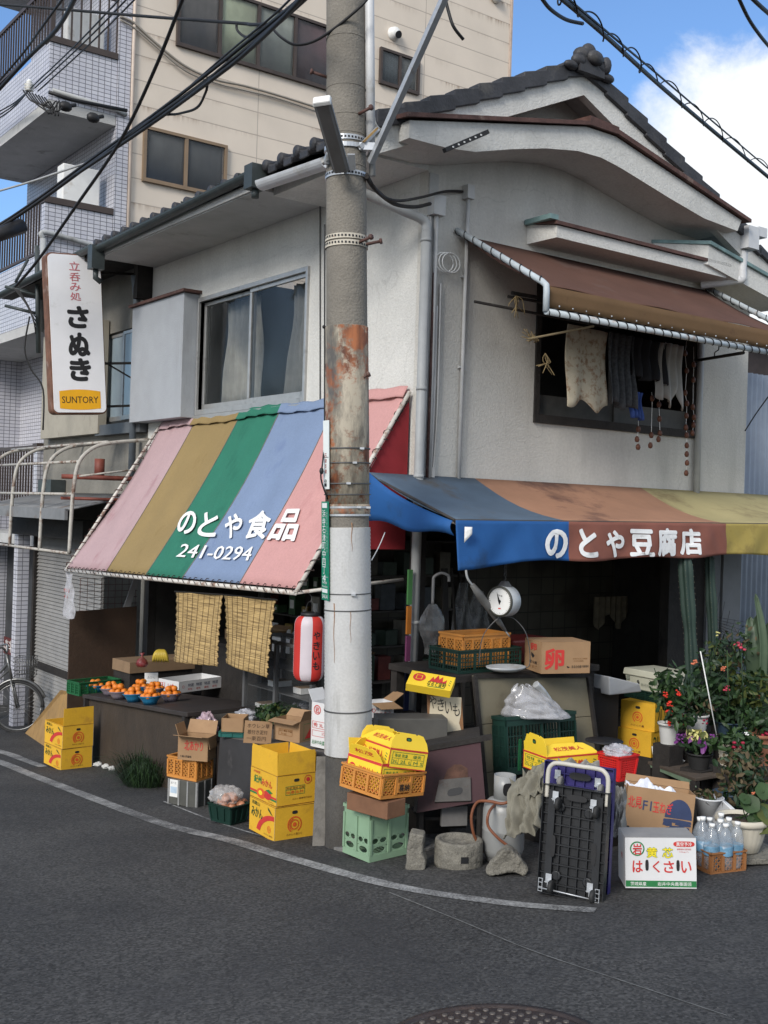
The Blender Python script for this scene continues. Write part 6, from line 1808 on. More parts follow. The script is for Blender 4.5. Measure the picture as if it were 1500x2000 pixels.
# glass show case behind the table
sc_=thing('show_case','narrow metal framed glass show case with wire shelves behind the blinds','show case',(-.62,.95,-.24))
SOc=Vector(sc_.location)
mb=MB()
X0,X1,Y0,Y1,Z0,Z1=-.18,.22,-.60,.55,.55,1.35
for x in(X0,X1):
 for y in(Y0,Y1,0.0):mb.bx(x-.018,x+.018,y-.018,y+.018,.0,Z1)
for z in(Z0,Z1):
 for x in(X0,X1):mb.bx(x-.015,x+.015,Y0+.019,-.019,z-.015,z+.015);mb.bx(x-.015,x+.015,.019,Y1-.019,z-.015,z+.015)
 for y in(Y0,Y1):mb.bx(X0+.019,X1-.019,y-.015,y+.015,z-.015,z+.015)
mb.build('case_frame',mat('grey_metal_frame',(0.13,0.13,0.13),0.45,0.15,6,metal=.4),sc_)
mb=MB()
for z in(.66,.9,1.12):mb.bx(X0+.02,X1-.02,Y0+.02,Y1-.02,z,z+.008)
mb.build('shelf',mat('shelf_grey',(0.12,0.12,0.12),0.4,0.15,6),sc_)
mb=MB();mb.bx(X0-.004,X0+.002,Y0+.02,Y1-.02,Z0+.02,Z1-.02);mb.build('pane',film('case_glass',(0.06,0.065,0.065),.22,.05),sc_)
for k in range(5):
 mb=MB();mb.box((0,0,.0),(.18,.13,.05));mb.box((0,0,.028),(.16,.11,.006),m=1)
 tag(mb.build('packed_tray',[M_WHITE,M_KRAFTD],None,SOc+Vector((.02,-.40+.22*k,.70+.24*(k%2)))),'packed white food tray on a shelf of the show case','food tray','trays in the show case')
# yellow mandarin cartons in front of the table
p,rz,wx,wy,ppm=fit(536,1643,51,77,1.2)
p.z-=.008
h1=67/ppm
carton('closed yellow mandarin carton with a red arc under the taller carton by the pole',centre(p,rz,wx,wy),rz,wx,wy,h1,M_YEL,deco_mikan('arc'),False,(),'yellow mandarin cartons')
q=p+Vector((.012,.006,h1+.004))
carton('open yellow carton with mandarin picture and tall raised flaps left of the pole',centre(q,rz+.02,wx,wy),rz+.02,wx,wy,60/ppm,M_YEL,deco_mikan('pic'),True,(('F',-1,44/ppm),('L',1,46/ppm),('R',4,40/ppm),('B',2,40/ppm)),'yellow mandarin cartons')
# dark green tub with bagged onions
p,rz,wx,wy,ppm=fit(450,1614,45,38,1.15)
hb=36/ppm
cb=centre(p,rz,wx,wy)
crate('dark green tub basket of onions on the ground before the vegetable table',cb,rz,wx,wy,hb,M_DGC,'fine',(3,3),name='basket',cat='basket',slope=.02)
M_ONI=mat('onion_skin',(0.50,0.21,0.11),0.4,0.2,8)
for k in range(14):
 mb=MB();rr=.036+jit(.004);mb.lathe([(0,-rr*.9),(rr*.6,-rr*.75),(rr,-.002),(rr*.8,rr*.55),(rr*.25,rr*.95),(.004,rr*1.25)],12)
 a=k*2.4;r_=.022*math.sqrt(k)*1.3
 tag(mb.build('onion',M_ONI,None,cb+Vector((r_*math.cos(a)+.03,r_*math.sin(a)+.02,hb*.86+(.05 if k<5 else 0))),rot=(jit(.8),jit(.8),0)),'pinkish brown onion in the dark green tub','onion','onions in the tub')
crumple('plastic_bag','clear bag wrapped over the onions in the dark green tub','plastic bag',cb+Vector((-.02,.02,hb+.055)),.125,film('clear_bag_shine',(0.7,0.68,0.66),.22,.08),(1.1,1.0,.62),seed=13,amp=.2)
# weathered board by the pole
a_,b_=G(622,1652),W(630,1478,d=7.95)
mb=MB();mb.bar(a_-Vector((0,0,.02)),b_,.085,.02,up=(.6,.8,.1));tag(mb.build('weathered_board',mat('weathered_grey_wood',(0.14,0.13,0.115),0.9,0.3,9,0.5,30,stain=(0.06,0.055,0.05),stain_amt=0.4,streak=True)),'narrow weathered grey board standing between the yellow cartons and the pole','board')
# grass clump and litter
mb=MB();c=G(285,1532)
for k in range(1100):
 a,r_=random.random()*6.28,random.random()**.6*.20;b0=Vector((r_*math.cos(a),r_*math.sin(a)*1.3,0));hh=random.uniform(.10,.42);ln=Vector((math.cos(a)*r_+jit(.1),math.sin(a)*r_+jit(.1),0))*random.uniform(.4,2.0)
 w=Vector((math.sin(a),-math.cos(a),0))*.0035
 p1=b0+ln*.4+Vector((0,0,hh*.65));p2=b0+ln+Vector((0,0,hh*random.uniform(.35,1)))
 mb.add([b0-w,b0+w,p1+w*.8,p1-w*.8,p2],[(0,1,2,3),(3,2,4)],random.choice([0,1,1,1]))
tag(mb.build('grass_clump',[mat('grass_green',(0.025,0.055,0.016),0.6,0.4,9),mat('grass_dark',(0.012,0.028,0.010),0.6,0.4,9)],None,c-Vector((0,0,.01))),'bushy clump of dark green grass growing at the foot of the fruit counter','plant')
for k,(u,v)in enumerate(((192,1496),(210,1500),(222,1504))):
 crumple('paper_scrap',('left','middle','right')[k]+' one of three crumpled white scraps on the ground beside the grass clump','litter',G(u,v)+Vector((0,0,.02)),.05,mat('white_scrap',(0.5,0.5,0.48),0.7,0.1,8),(1.3,1,.5),seed=20+k)
mb=MB();c=G(190,1480)
for k in range(12):mb.tube([Vector((.02*k-.1,0,.0)),Vector((.02*k-.1+jit(.03),.02,.12)),Vector((.02*k-.08,.03,.22+jit(.03)))],.004,4)
for k in range(5):mb.tube([(-.1,.005,.03+.04*k),(.12,.005,.035+.04*k)],.003,4)
tag(mb.build('net_basket',M_GCR,None,c),'green netting standing behind the yellow cartons at the far left','netting')
def reed():
 m,t,b=node_mat('reed_blind')
 tc=t.nodes.new('ShaderNodeTexCoord');mp=t.nodes.new('ShaderNodeMapping');mp.inputs['Scale'].default_value=(3,3,110)
 t.links.new(tc.outputs['Object'],mp.inputs['Vector'])
 n=t.nodes.new('ShaderNodeTexNoise');n.inputs['Scale'].default_value=1;n.inputs['Detail'].default_value=4
 t.links.new(mp.outputs[0],n.inputs['Vector'])
 r=t.nodes.new('ShaderNodeValToRGB');e=r.color_ramp.elements
 e[0].position=0.30;e[0].color=(0.14,0.085,0.03,1);e[1].position=0.62;e[1].color=(0.52,0.36,0.15,1)
 t.links.new(n.outputs[0],r.inputs[0]);t.links.new(r.outputs[0],b.inputs['Base Color']);b.inputs['Roughness'].default_value=0.6
 bp=t.nodes.new('ShaderNodeBump');bp.inputs['Strength'].default_value=0.8;bp.inputs['Distance'].default_value=0.01
 t.links.new(n.outputs[0],bp.inputs['Height']);t.links.new(bp.outputs[0],b.inputs['Normal'])
 return m
M_REED=reed()
for lab,q4,nth in(('left hand one of two straw coloured reed blinds hanging under the striped awning',((343,1156),(433,1161),(427,1301),(335,1293)),0),('right hand reed blind with a slanting lower edge hanging under the striped awning',((437,1162),(536,1171),(524,1323),(437,1296)),1)):
 P=[W(u,v,x=-1.06)for u,v in q4]
 o=(P[0]+P[1])/2
 t=thing('reed_blind',lab,'blind',o,0,'reed blinds')
 mb=MB()
 def fb(u,v):
  p=P[0].lerp(P[1],u).lerp(P[3].lerp(P[2],u),v)
  ed=(1 if u in(0.0,1.0)else 0)*(.012*math.sin(v*61+9*u)+.008*math.sin(v*143))
  return p-o+Vector((.02*math.sin(2.2*v+3*u)+.012*math.sin(7*u+2),ed,0))
 mb.sheet(fb,14,46,th=.006,nrm=(1,0,0));mb.build('reed_mat',M_REED,t)
 mb=MB()
 for k in range(9):mb.tube([fb((k+.5)/9,j/20)-Vector((.006,0,0))for j in range(21)],.0022,4)
 mb.build('binding_string',mat('dark_string',(0.10,0.07,0.035),0.9,0.2,10),t)
 mb=MB();mb.tube([fb(0,0)-Vector((0,-.04,0)),fb(1,0)+Vector((0,-.04,0))],.009,6);mb.tube([fb(.25,0),fb(.25,0)+Vector((-.06,0,.12))],.002,4);mb.tube([fb(.8,0),fb(.8,0)+Vector((-.06,0,.12))],.002,4)
 mb.build('top_cane',M_DKW,t)
# paper lantern
lc=W(604,1266,x=-1.0)
lt=thing('paper_lantern','red and white striped paper lantern with brush writing hanging left of the pole','lantern',lc)
R0,H0=.128,.53
prof=[]
NR=34
def lrad(f):
 e=min(f,1-f)
 return R0*min(1.0,math.sqrt(max(0,1-(max(0,.16-e)/.16)**2))*.42+.58)
mb=MB()
NS=48
vs,fs,ms=[],[],[]
rows=NR*2
for i in range(rows+1):
 f=i/rows;r=lrad(f)*(1.0 if i%2 else .985)
 for j in range(NS):a=2*PI*j/NS;vs.append((r*math.cos(a),r*math.sin(a),(f-.5)*H0))
to_cam=math.atan2(CAM.y-lc.y,CAM.x-lc.x)
b=mb.add(vs,[],0)
for i in range(rows):
 for j in range(NS):
  a=((2*PI*(j+.5)/NS-to_cam+R(54+22.5))%(2*PI))/(2*PI)
  mb.f.append((i*NS+j,i*NS+(j+1)%NS,(i+1)*NS+(j+1)%NS,(i+1)*NS+j));mb.m.append(int(a*8)%2);mb.sm.append(True)
def lan(x,z,lay):
 a=to_cam+x/R0;r=R0*1.004+.0006*lay
 return Vector((r*math.cos(a),r*math.sin(a),z))
mb.vtxt('やきいも',R(14)*R0,.15,.062,.066,.016,2,bold=.0016,fn=lan)
mb.build('lantern_paper',[mat('lantern_red',(0.62,0.045,0.035),0.5,0.06,6,sub=.25),mat('lantern_white',(0.70,0.64,0.68),0.5,0.05,6,sub=.25),M_INK],lt)
mb=MB();mb.lathe([(.065,H0/2-.005),(.078,H0/2-.004),(.078,H0/2+.028),(.062,H0/2+.028)],24);mb.lathe([(.062,-H0/2-.025),(.078,-H0/2-.022),(.078,-H0/2+.008),(.065,-H0/2+.008)],24);mb.build('lantern_hoop',M_BLACK,lt)
mb=MB();mb.tube(smooth_path([(-.0,-.075,H0/2+.02),(0,-.05,H0/2+.09),(0,0,H0/2+.12),(0,.05,H0/2+.09),(0,.075,H0/2+.02)]),.003,5)
mb.tube(smooth_path([(0,0,H0/2+.11),(.01,.01,H0/2+.16),(-.04,.05,H0/2+.22),(-.08,.06,H0/2+.29)]),.003,5);mb.build('hanging_wire',M_WIRE,lt)
# plastic bag hung at the awning's left corner
bc=W(141,1120,x=-1.12)
bg_=thing('hanging_bag','clear plastic bag with faded red print hanging from the left corner of the striped awning','plastic bag',bc)
mb=MB();mb.sheet(lambda u,v:Vector((.02*math.sin(5*u+4*v)+.012*math.sin(13*v+9*u)-.03,.14-.28*u+.02*math.sin(4*v),-.52*v+.01*math.sin(8*u))),14,16,th=.002,nrm=(1,0,0),smooth=False)
mb.build('bag_film',film('milky_bag',(0.55,0.55,0.58),.62,.12),bg_)
mb=MB();mb.plane((-.055,.10,-.22),(0,-1,0),(0,0,1));mb.txt('ポリ袋',0,0,.17,.045,0);mb.txt('規格袋',.02,-.07,.1,.035,0);mb.build('bag_print',M_REDINK,bg_)
mb=MB();mb.tube([(-.0,0,0),(.0,.02,.14)],.003,4);mb.build('hook',M_WIRE,bg_)
# ===== RIGHT HAND GOODS
# stack beside the pole: green bottle crate, wooden box, orange crate, two yellow cartons
M_MINT=mat('pale_green_crate',(0.215,0.33,0.215),0.5,0.08,6,stain=(0.15,0.22,0.15),stain_amt=0.3)
p,rz,wx,wy,ppm=fit(721,1685,53,76,.85)
hg=99/ppm
crate('pale green bottle crate at the bottom of the stack beside the pole',centre(p,rz,wx,wy),rz,wx,wy,hg,M_MINT,'bottle',(2,2),name='bottle_crate')
zt=p.z+hg+.001
p,rz2,wx2,wy2,ppm=fit(756,1602,82,36,2.0,'z',z=zt)
hw=34/ppm
mb=MB();mb.bx(-wx2/2,wx2/2,-wy2/2,wy2/2,0,hw)
tag(mb.build('wooden_box',mat('reddish_brown_wood',(0.175,0.085,0.045),0.7,0.2,6,0.15,20,stain=(0.11,0.055,0.03),stain_amt=0.3),None,centre(p,rz2,wx2,wy2),rz2,bev=.004),'reddish brown wooden box between the pale green crate and the orange crate','box')
zt+=hw+.012
p,rz,wx,wy,ppm=fit(742,1565,82,88,.95,'z',z=zt)
hc_=48/ppm
c=centre(p,rz,wx,wy)
TL=(R(2),R(5))
oc=crate('orange crate with a black printed panel holding yellow cartons beside the pole',c,rz,wx,wy,hc_,M_OCR,'diamond',(3,3),rot=(TL[0],TL[1],rz),tag_text='喜納')
def deco_beauty(mb,wx,wy,h):
 for f in 'LF':
  w=face(mb,f,wx,wy,h)
  mb.rect(0.001,h*.90,w-.001,h*.99,RED);mb.rect(0.001,h*.0,w-.001,h*.05,RED)
  if(f=='L')==(wy>=wx):
   mb.ring(w*.16,h*.5,w*.0,w*.10,RED,0,ry if False else 0)if False else mb.disc(w*.16,h*.52,w*.11,RED,0,h*.22)
   mb.frame(w*.09,h*.38,w*.23,h*.66,.004,PYL,1);mb.txt('松茂美人',w*.34,h*.32,w*.48,h*.40,RED,off=.03);mb.txt('ミ',w*.88,h*.3,w*.07,h*.4,GRN,off=.03)
  else:
   mb.frame(w*.08,h*.2,w*.92,h*.82,.003,GRN)
   for k in range(1,5):mb.rect(w*(.08+.168*k),h*.2,w*(.08+.168*k)+.002,h*.5,GRN)
   mb.rect(w*.08,h*.5,w*.92,h*.515,GRN);mb.txt('等級 数量',w*.14,h*.56,w*.34,h*.18,GRN);mb.txt('優秀',w*.62,h*.56,w*.22,h*.18,GRN);mb.txt('3L 2L L M S',w*.1,h*.26,w*.8,h*.16,GRN)
  mb.rect(0.0005,0,.006,h,RED,1)
def house_flap(parent,wx,wy,h,side,ang,ln,m,txt=None):
 """carry-box flap with cut corners and a hand hole"""
 w=wx if side in 'FB' else wy
 M={'F':Matrix.Translation((0,-wy/2+.004,h)),'B':Matrix.Translation((0,wy/2-.004,h))@Matrix.Rotation(PI,4,'Z'),'L':Matrix.Translation((-wx/2+.004,0,h))@Matrix.Rotation(-PI/2,4,'Z'),'R':Matrix.Translation((wx/2-.004,0,h))@Matrix.Rotation(PI/2,4,'Z')}[side]@Matrix.Rotation(R(ang),4,'X')
 mb=MB();a=w/2
 P=[(-a,0),(a,0),(a*.93,ln*.45),(a*.72,ln*.92),(a*.45,ln),(a*.38,ln*.9),(a*.30,ln),(-a*.45,ln*1.02),(-a*.55,ln*.9),(-a*.72,ln*.9),(-a*.93,ln*.42)]
 mb.hexa([M@Vector((x,-.002,z))for x,z in P],[M@Vector((x,.002,z))for x,z in P])
 mb.plane(M@Vector((-a,-.002,0)),M.to_3x3()@Vector((1,0,0)),M.to_3x3()@Vector((0,0,1)))
 if txt:mb.txt(txt,a*.45,ln*.35,a*1.1,ln*.35,1,off=.02)
 else:hole(mb,a*.95,ln*.62,a*.14,ln*.12,2);hole(mb,a*.95,ln*.60,a*.08,ln*.05,3,1)
 mb.build('flap',[m]+M_SCR,parent)
MT=Matrix.Translation(c)@(Matrix.Rotation(rz,4,'Z')@Matrix.Rotation(TL[1],4,'Y')@Matrix.Rotation(TL[0],4,'X'))
q=MT@Vector((-.02,.01,.02))
ya=carton('lower yellow sweet potato carton lying in the orange crate beside the pole',q,rz-.03,wx*.80,wy*.86,hc_*1.22,M_YELB,deco_beauty,True,(('B',20,.1),),'yellow sweet potato cartons',tilt=(R(2),R(8)))
house_flap(ya,wx*.80,wy*.86,hc_*1.22,'L',28,.085,M_YELB,'松茂')
house_flap(ya,wx*.80,wy*.86,hc_*1.22,'B',-20,.12,M_YELB)
q=MT@Vector((.055,-.0,hc_*1.12))
rzB=rz-.20
yb=carton('upper yellow sweet potato carton with gable lid topping the stack beside the pole',q,rzB,.30,.36,.125,M_YELB,deco_beauty,True,(),'yellow sweet potato cartons',tilt=(R(0),R(11)))
house_flap(yb,.30,.36,.125,'F',-14,.10,M_YELB);house_flap(yb,.30,.36,.125,'L',-52,.12,M_YELB,'松茂美人');house_flap(yb,.30,.36,.125,'R',-50,.12,M_YELB);house_flap(yb,.30,.36,.125,'B',12,.09,M_YELB)
# concrete lumps on the ground
M_STN=mat('lichened_concrete',(0.165,0.155,0.13),0.95,0.28,9,0.9,30,stain=(0.08,0.074,0.062),stain_amt=0.4,stain_scale=6,fine=0.3)
def rough(o,s_=.012):
 """breaks up the flat faces of a lump of concrete"""
 q=o.modifiers.new('fine','REMESH');q.mode='VOXEL';q.voxel_size=.009
 tx_=bpy.data.textures.get('lumps')or bpy.data.textures.new('lumps','CLOUDS')
 tx_.noise_scale=.05;tx_.noise_depth=4
 q=o.modifiers.new('lumps','DISPLACE');q.texture=tx_;q.strength=s_;q.mid_level=.5
 for p in o.data.polygons:p.use_smooth=True
 return o
c=G(809,1699);rz=-.75
mb=MB();mb.prism([(-.055,0,0),(.065,0,0),(.072,0,.06),(.05,0,.11),(.055,0,.225),(-.035,0,.235),(-.05,0,.14)],(0,.13,0))
tag(rough(mb.build('concrete_block',M_STN,None,c-Vector((0,0,.008)),rz,bev=.008)),'small upright L shaped concrete block beside the pale green crate','concrete block')
c=G(901,1697)+Vector((.06,.1,-.012));d_=(c-CAM).dot(_ef);r_=47.5/(FPX/d_)
ms=thing('stone_ring','round grey millstone with a small square hole in its side on the ground','stone',c)
mb=MB();mb.lathe([(r_*.99,0),(r_*1.0,.02),(r_*.99,.15),(r_*.96,.165),(r_*.82,.168),(r_*.76,.155),(r_*.72,.14),(.002,.135)],40);mb.build('stone_body',M_STN,ms)
an=math.atan2(CAM.y-c.y,CAM.x-c.x)+.25
mb=MB();o_=Vector((math.cos(an),math.sin(an),0))*r_*1.0;t_=Vector((-math.sin(an),math.cos(an),0));mb.plane(o_+Vector((0,0,.075)),t_,(0,0,1));mb.rect(-.024,-.018,.024,.022,0,2);mb.build('square_hole',M_BLACK,ms)
c=G(990,1712)
mb=MB()
P=[(-.13,0),(-.10,-.02),(-.07,.0),(.0,.012),(.07,.0),(.10,-.01),(.135,.03),(.06,.125),(.02,.155),(-.03,.15),(-.125,.045)]
mb.hexa([(x,.0+.02*math.sin(i*2.1),z+.01)for i,(x,z)in enumerate(P)],[(x*.85+.02,.15+.02*math.sin(i*1.7),z*.9+.01)for i,(x,z)in enumerate(P)])
tag(rough(mb.build('concrete_chunk',M_STN,None,c,-.62,bev=.012),.022),'broken pointed concrete chunk leaning before the gas cylinder','concrete block')
# sweet potato oven
ov=thing('potato_oven','old sweet potato oven with a rusty maroon front and dark iron legs','oven',G(880,1668)+Vector((0,0,-.01)))
OO=Vector(ov.location)
Q=[W(u,v,d=d)-OO for u,v,d in((812,1588,7.35),(948,1564,7.35),(938,1446,7.62),(826,1464,7.62))]
bk=Vector((.30,.35,0))
mb=MB();mb.hexa(Q,[q+bk*(.10 if i<2 else .08)for i,q in enumerate(Q)]);mb.build('oven_front',mat('maroon_enamel',(0.046,0.021,0.024),0.85,0.14,4,0.1,30,stain=(0.026,0.016,0.015),stain_amt=0.45,stain_scale=2.4),ov)
mb=MB();mb.hexa([q+bk*.12+Vector((0,0,.01))for q in Q],[q+bk*1.2+Vector((0,0,-.01))for q in Q]);mb.build('oven_body',M_DKW,ov)
up_,rt_=(Q[3]-Q[0]),(Q[1]-Q[0]);nq=rt_.cross(up_).normalized()
if nq.dot(cf)<0:nq=-nq
def oq(a,b,n=0):return Q[0]+rt_*a+up_*b+nq*n
mb=MB();mb.hexa([oq(.26,.10,.004),oq(.80,.02,.004),oq(.76,.40,.004),oq(.30,.44,.004)],[oq(.26,.10,.022),oq(.80,.02,.022),oq(.76,.40,.022),oq(.30,.44,.022)]);pl_t=mb.build('draught_plate',mat('scorched_iron',(0.062,0.058,0.053),0.7,0.3,10,stain=(0.05,0.022,0.014),stain_amt=0.5,stain_scale=9),ov,bev=.004)
mb=MB();mb.plane(oq(0,0,.0225),rt_,up_);k_=rt_.length
hole(mb,k_*.55,up_.length*.20,k_*.11,up_.length*.06,0)
mb.build('draught_hole',M_BLACK,pl_t)
mb=MB();mb.plane(oq(0,0,.0),rt_,up_);mb.poly([(k_*.36,up_.length*.45),(k_*.72,up_.length*.42),(k_*.70,up_.length*.56),(k_*.60,up_.length*.64),(k_*.5,up_.length*.66),(k_*.40,up_.length*.60)],0,1);mb.build('scorch_mark',mat('rust_scorch',(0.062,0.030,0.020),0.9,0.5,14,stain=(0.13,0.075,0.055),stain_amt=0.4,stain_scale=12),ov)
mb=MB();mb.bar(oq(-.03,1.0,.01),oq(1.03,1.0,.01),.03,.035);mb.bar(oq(-.01,0,.01),oq(-.01,1,.01),.02,.03);mb.build('iron_edge',M_DKW,ov)
for a in(.06,.94):
 for b in(.15,1.1):
  mb=MB();q=oq(a,0)+bk*b;mb.bar((q.x,q.y,gz(q.x+OO.x,q.y+OO.y)-OO.z),q-Vector((0,0,.003)),.035,.035);mb.build('leg',M_DKW,ov)
mb=MB();mb.box(oq(.5,0)+bk*.75+Vector((0,0,-.13)),(.5,.28,.02),rz=-.45);mb.box(oq(.55,0)+bk*.3+Vector((0,0,-.10)),(.18,.03,.13),rz=-.4,m=1);mb.build('lower_shelf',[M_DKW,mat('dull_pale_tin',(0.16,0.155,0.15),0.6,0.2,8)],ov)
# grey tin box behind the oven
p,rz,wx,wy,ppm=fit(735,1458,6,138,.45,'w',d=7.9)
mb=MB();hh=55/ppm;mb.bx(-wx/2,wx/2,-wy/2,wy/2,0,hh)
c=centre(p,rz,wx,wy)
tag(mb.build('tin_box',mat('grey_tin',(0.075,0.072,0.064),0.55,0.2,5,stain=(0.06,0.05,0.045),stain_amt=0.4),None,c,rz+.06,bev=.005),'long grey tin box between the pole and the sweet potato sign','tin box')
mb=MB();mb.bx(-wx/2+.03,wx/2+.06,-.02,wy/2+.1,gz(c.x,c.y)-c.z,-.004);tag(mb.build('stand',M_DKW,None,c,rz),'dark wooden stand under the long grey tin box','stand')
# hand painted sign board
P=[W(u,v,d=8.15)for u,v in((837,1447),(906,1443),(902,1364),(834,1357))]
ys=thing('painted_board','peeling cream board with brush painted sweet potato lettering behind the oven','sign',P[0])
mb=MB();e_=Vector((.01,.016,0));P=[q-ys.location for q in P];mb.hexa(P,[q+e_ for q in P]);mb.build('board_back',mat('raw_edge_board',(0.20,0.10,0.045),0.8,0.2,9),ys)
mb=MB();r_,u_=(P[1]-P[0]),(P[3]-P[0]);n_=r_.cross(u_).normalized()
f_=lambda a,b:P[0]+r_*a+u_*b+n_*.003
PP_=[(.04,0),(.90,0),(.93,.2),(.88,.35),(.94,.55),(.97,.9),(.1,.97),(.05,.6)]
mb.hexa([f_(a,b)for a,b in PP_],[f_(a,b)+n_*.0015 for a,b in PP_]);mb.plane(f_(0,0)+n_*.0016,r_,u_)
for k,ch in enumerate('やきいも'):mb.txt(ch,r_.length*(.07+.215*k),u_.length*(.70-.065*k),r_.length*.19,u_.length*.27,1)
mb.build('cream_paint',[mat('peeling_cream_paint',(0.50,0.44,0.32),0.7,0.08,6,stain=(0.30,0.23,0.14),stain_amt=0.3,stain_scale=5),M_INK],ys)
mb=MB();c=W(871,1452,d=8.2);mb.bx(-.17,.17,-.0,.30,gz(c.x,c.y)-c.z,-.002);tag(mb.build('stand',M_DKW,None,c,-.5),'dark stand carrying the painted sweet potato board','stand')
# flattened yellow carton hung over the post
P=[W(u,v,d=d)for u,v,d in((793,1335,7.95),(880,1350,7.95),(889,1319,8.15),(805,1309,8.15))]
fy=thing('carton','yellow sweet potato carton with red flame print lying tilted above the painted board','box',P[0])
mb=MB();P=[q-fy.location for q in P];P[2]=P[1]+P[3]-P[0];dn=Vector((.02,.03,-.055))
mb.hexa([q+dn for q in P],P,0);r_,u_=P[1]-P[0],P[3]-P[0];mb.plane(P[0],r_,u_);w_,h_=r_.length,u_.length
mb.disc(w_*.22,h_*.6,w_*.14,RED,0,h_*.28);mb.frame(w_*.15,h_*.46,w_*.29,h_*.74,.004,PYL,1)
mb.poly([(w_*.46,h_*.42),(w_*.52,h_*.78),(w_*.56,h_*.6),(w_*.62,h_*.95),(w_*.67,h_*.65),(w_*.73,h_*.88),(w_*.76,h_*.5),(w_*.84,h_*.7),(w_*.84,h_*.4)],RED)
mb.txt('なると金時',w_*.44,h_*.12,w_*.42,h_*.36,DKG,off=.03);mb.rect(w_*.46,h_*.06,w_*.84,h_*.10,GRN);mb.txt('ミ',w_*.9,h_*.3,w_*.05,h_*.4,GRN)
mb.build('carton_body',[M_YELB]+M_SCR,fy)
# ---- counter behind with the tan shutter panel in front
ZT=1.035
ct=thing('tofu_counter','tofu counter fronted by a large leaning tan panel of three boards','counter',(.5,-.6,-.08))
CO=Vector(ct.location)
mb=MB();mb.hexa([Vector(q)-CO for q in((-.34,-.93,ZT-.05),(1.32,-.93,ZT-.05),(1.32,-.1,ZT-.05),(-.34,-.1,ZT-.05))],[Vector(q)-CO for q in((-.34,-.93,ZT),(1.32,-.93,ZT),(1.32,-.1,ZT),(-.34,-.1,ZT))])
mb.build('counter_top',M_DKW,ct)
for x in(-.28,1.26):
 for y in(-.85,-.15):mb=MB();mb.bx(x-.04-CO.x,x+.04-CO.x,y-.04-CO.y,y+.04-CO.y,-.2,ZT-.053-CO.z);mb.build('leg',M_DKW,ct)
Q=[W(925,1320,y=-.98),W(1146,1319,y=-.98),W(1172,1520,y=-1.16),W(948,1560,y=-1.16)]
M_TAN=mat('greyish_tan_boards',(0.165,0.145,0.098),0.65,0.10,3,0.1,30,stain=(0.11,0.095,0.065),stain_amt=0.4,stain_scale=2.0)
mb=MB();dq=Vector((0,.025,0))
for k in range(3):
 t0,t1=(0,.405,.80)[k],(.40,.795,1.0)[k]
 a0,b0,a1,b1=Q[0].lerp(Q[3],t0),Q[1].lerp(Q[2],t0),Q[0].lerp(Q[3],t1),Q[1].lerp(Q[2],t1)
 mb.hexa([a1-CO,b1-CO,b1+dq-CO,a1+dq-CO],[a0-CO,b0-CO,b0+dq-CO,a0+dq-CO])
mb.build('tan_panel',M_TAN,ct,bev=.004)
mb=MB();
for a,b in((Q[0],Q[3]),(Q[1],Q[2]),(Q[0],Q[1])):mb.bar(a-CO-Vector((0,.012,0)),b-CO-Vector((0,.012,0)),.03,.03)
mb.build('panel_edging',M_DKW,ct)
p,rz,wx,wy,ppm=fit(896,1317,60,126,.55,'z',z=ZT+.002)
hh=46/ppm;c=centre(p,rz,wx,wy)
crate('dark green folding crate on the tofu counter with the orange crate in it',c,rz,wx,wy,hh,M_DGC,'grid',(4,2))
crate('orange crate standing in the dark green crate on the tofu counter',c+Vector((.03,.05,.03)),rz,wx*.76,wy*.82,hh+20/ppm,M_OCR,'diamond',(5,3))
p,rz,wx,wy,ppm=fit(1057,1316,34,95,.75,'z',z=ZT+.002)
def deco_egg(mb,wx,wy,h):
 w=face(mb,'F',wx,wy,h);mb.txt('卵',w*.06,h*.12,w*.40,h*.68,RED,bold=.006);mb.txt('まるひの卵',w*.62,h*.16,w*.20,h*.10,INK,off=.02);mb.txt('地養卵農場',w*.84,h*.18,w*.13,h*.08,INK);mb.ring(w*.55,h*.22,0.0,w*.03,INK,0,160,340);mb.txt('本日のたまごは新鮮',w*.64,h*.44,w*.3,h*.05,BRN);mb.txt('大切に取扱',w*.66,h*.37,w*.2,h*.045,BRN)
 w=face(mb,'L',wx,wy,h);mb.txt('卵',w*.35,h*.66,w*.35,h*.24,RED,bold=.002);mb.ring(w*.5,h*.56,0.0,w*.1,INK,0,160,340);mb.txt('要冷蔵',w*.3,h*.24,w*.45,h*.1,INK);mb.txt('たまご',w*.3,h*.1,w*.45,h*.1,BRN)
carton('brown egg carton with a big red character on the tofu counter',centre(p,rz,wx,wy),rz,wx,wy,62/ppm,M_KRAFT,deco_egg)
c=W(1015,1262,y=-.55);mb=MB();mb.hexa([(-.2,-.14,-.18),(.26,-.14,-.18),(.26,.2,-.18),(-.2,.2,-.18)],[(-.22,-.15,.02),(.28,-.15,.02),(.28,.22,.02),(-.22,.22,.02)])
tag(mb.build('cooler_box',mat('dull_red_plastic',(0.16,0.022,0.018),0.5,0.2,6),None,(c.x,c.y,ZT+.20),bev=.02),'dull red cooler box behind the egg carton on the tofu counter','cooler box')
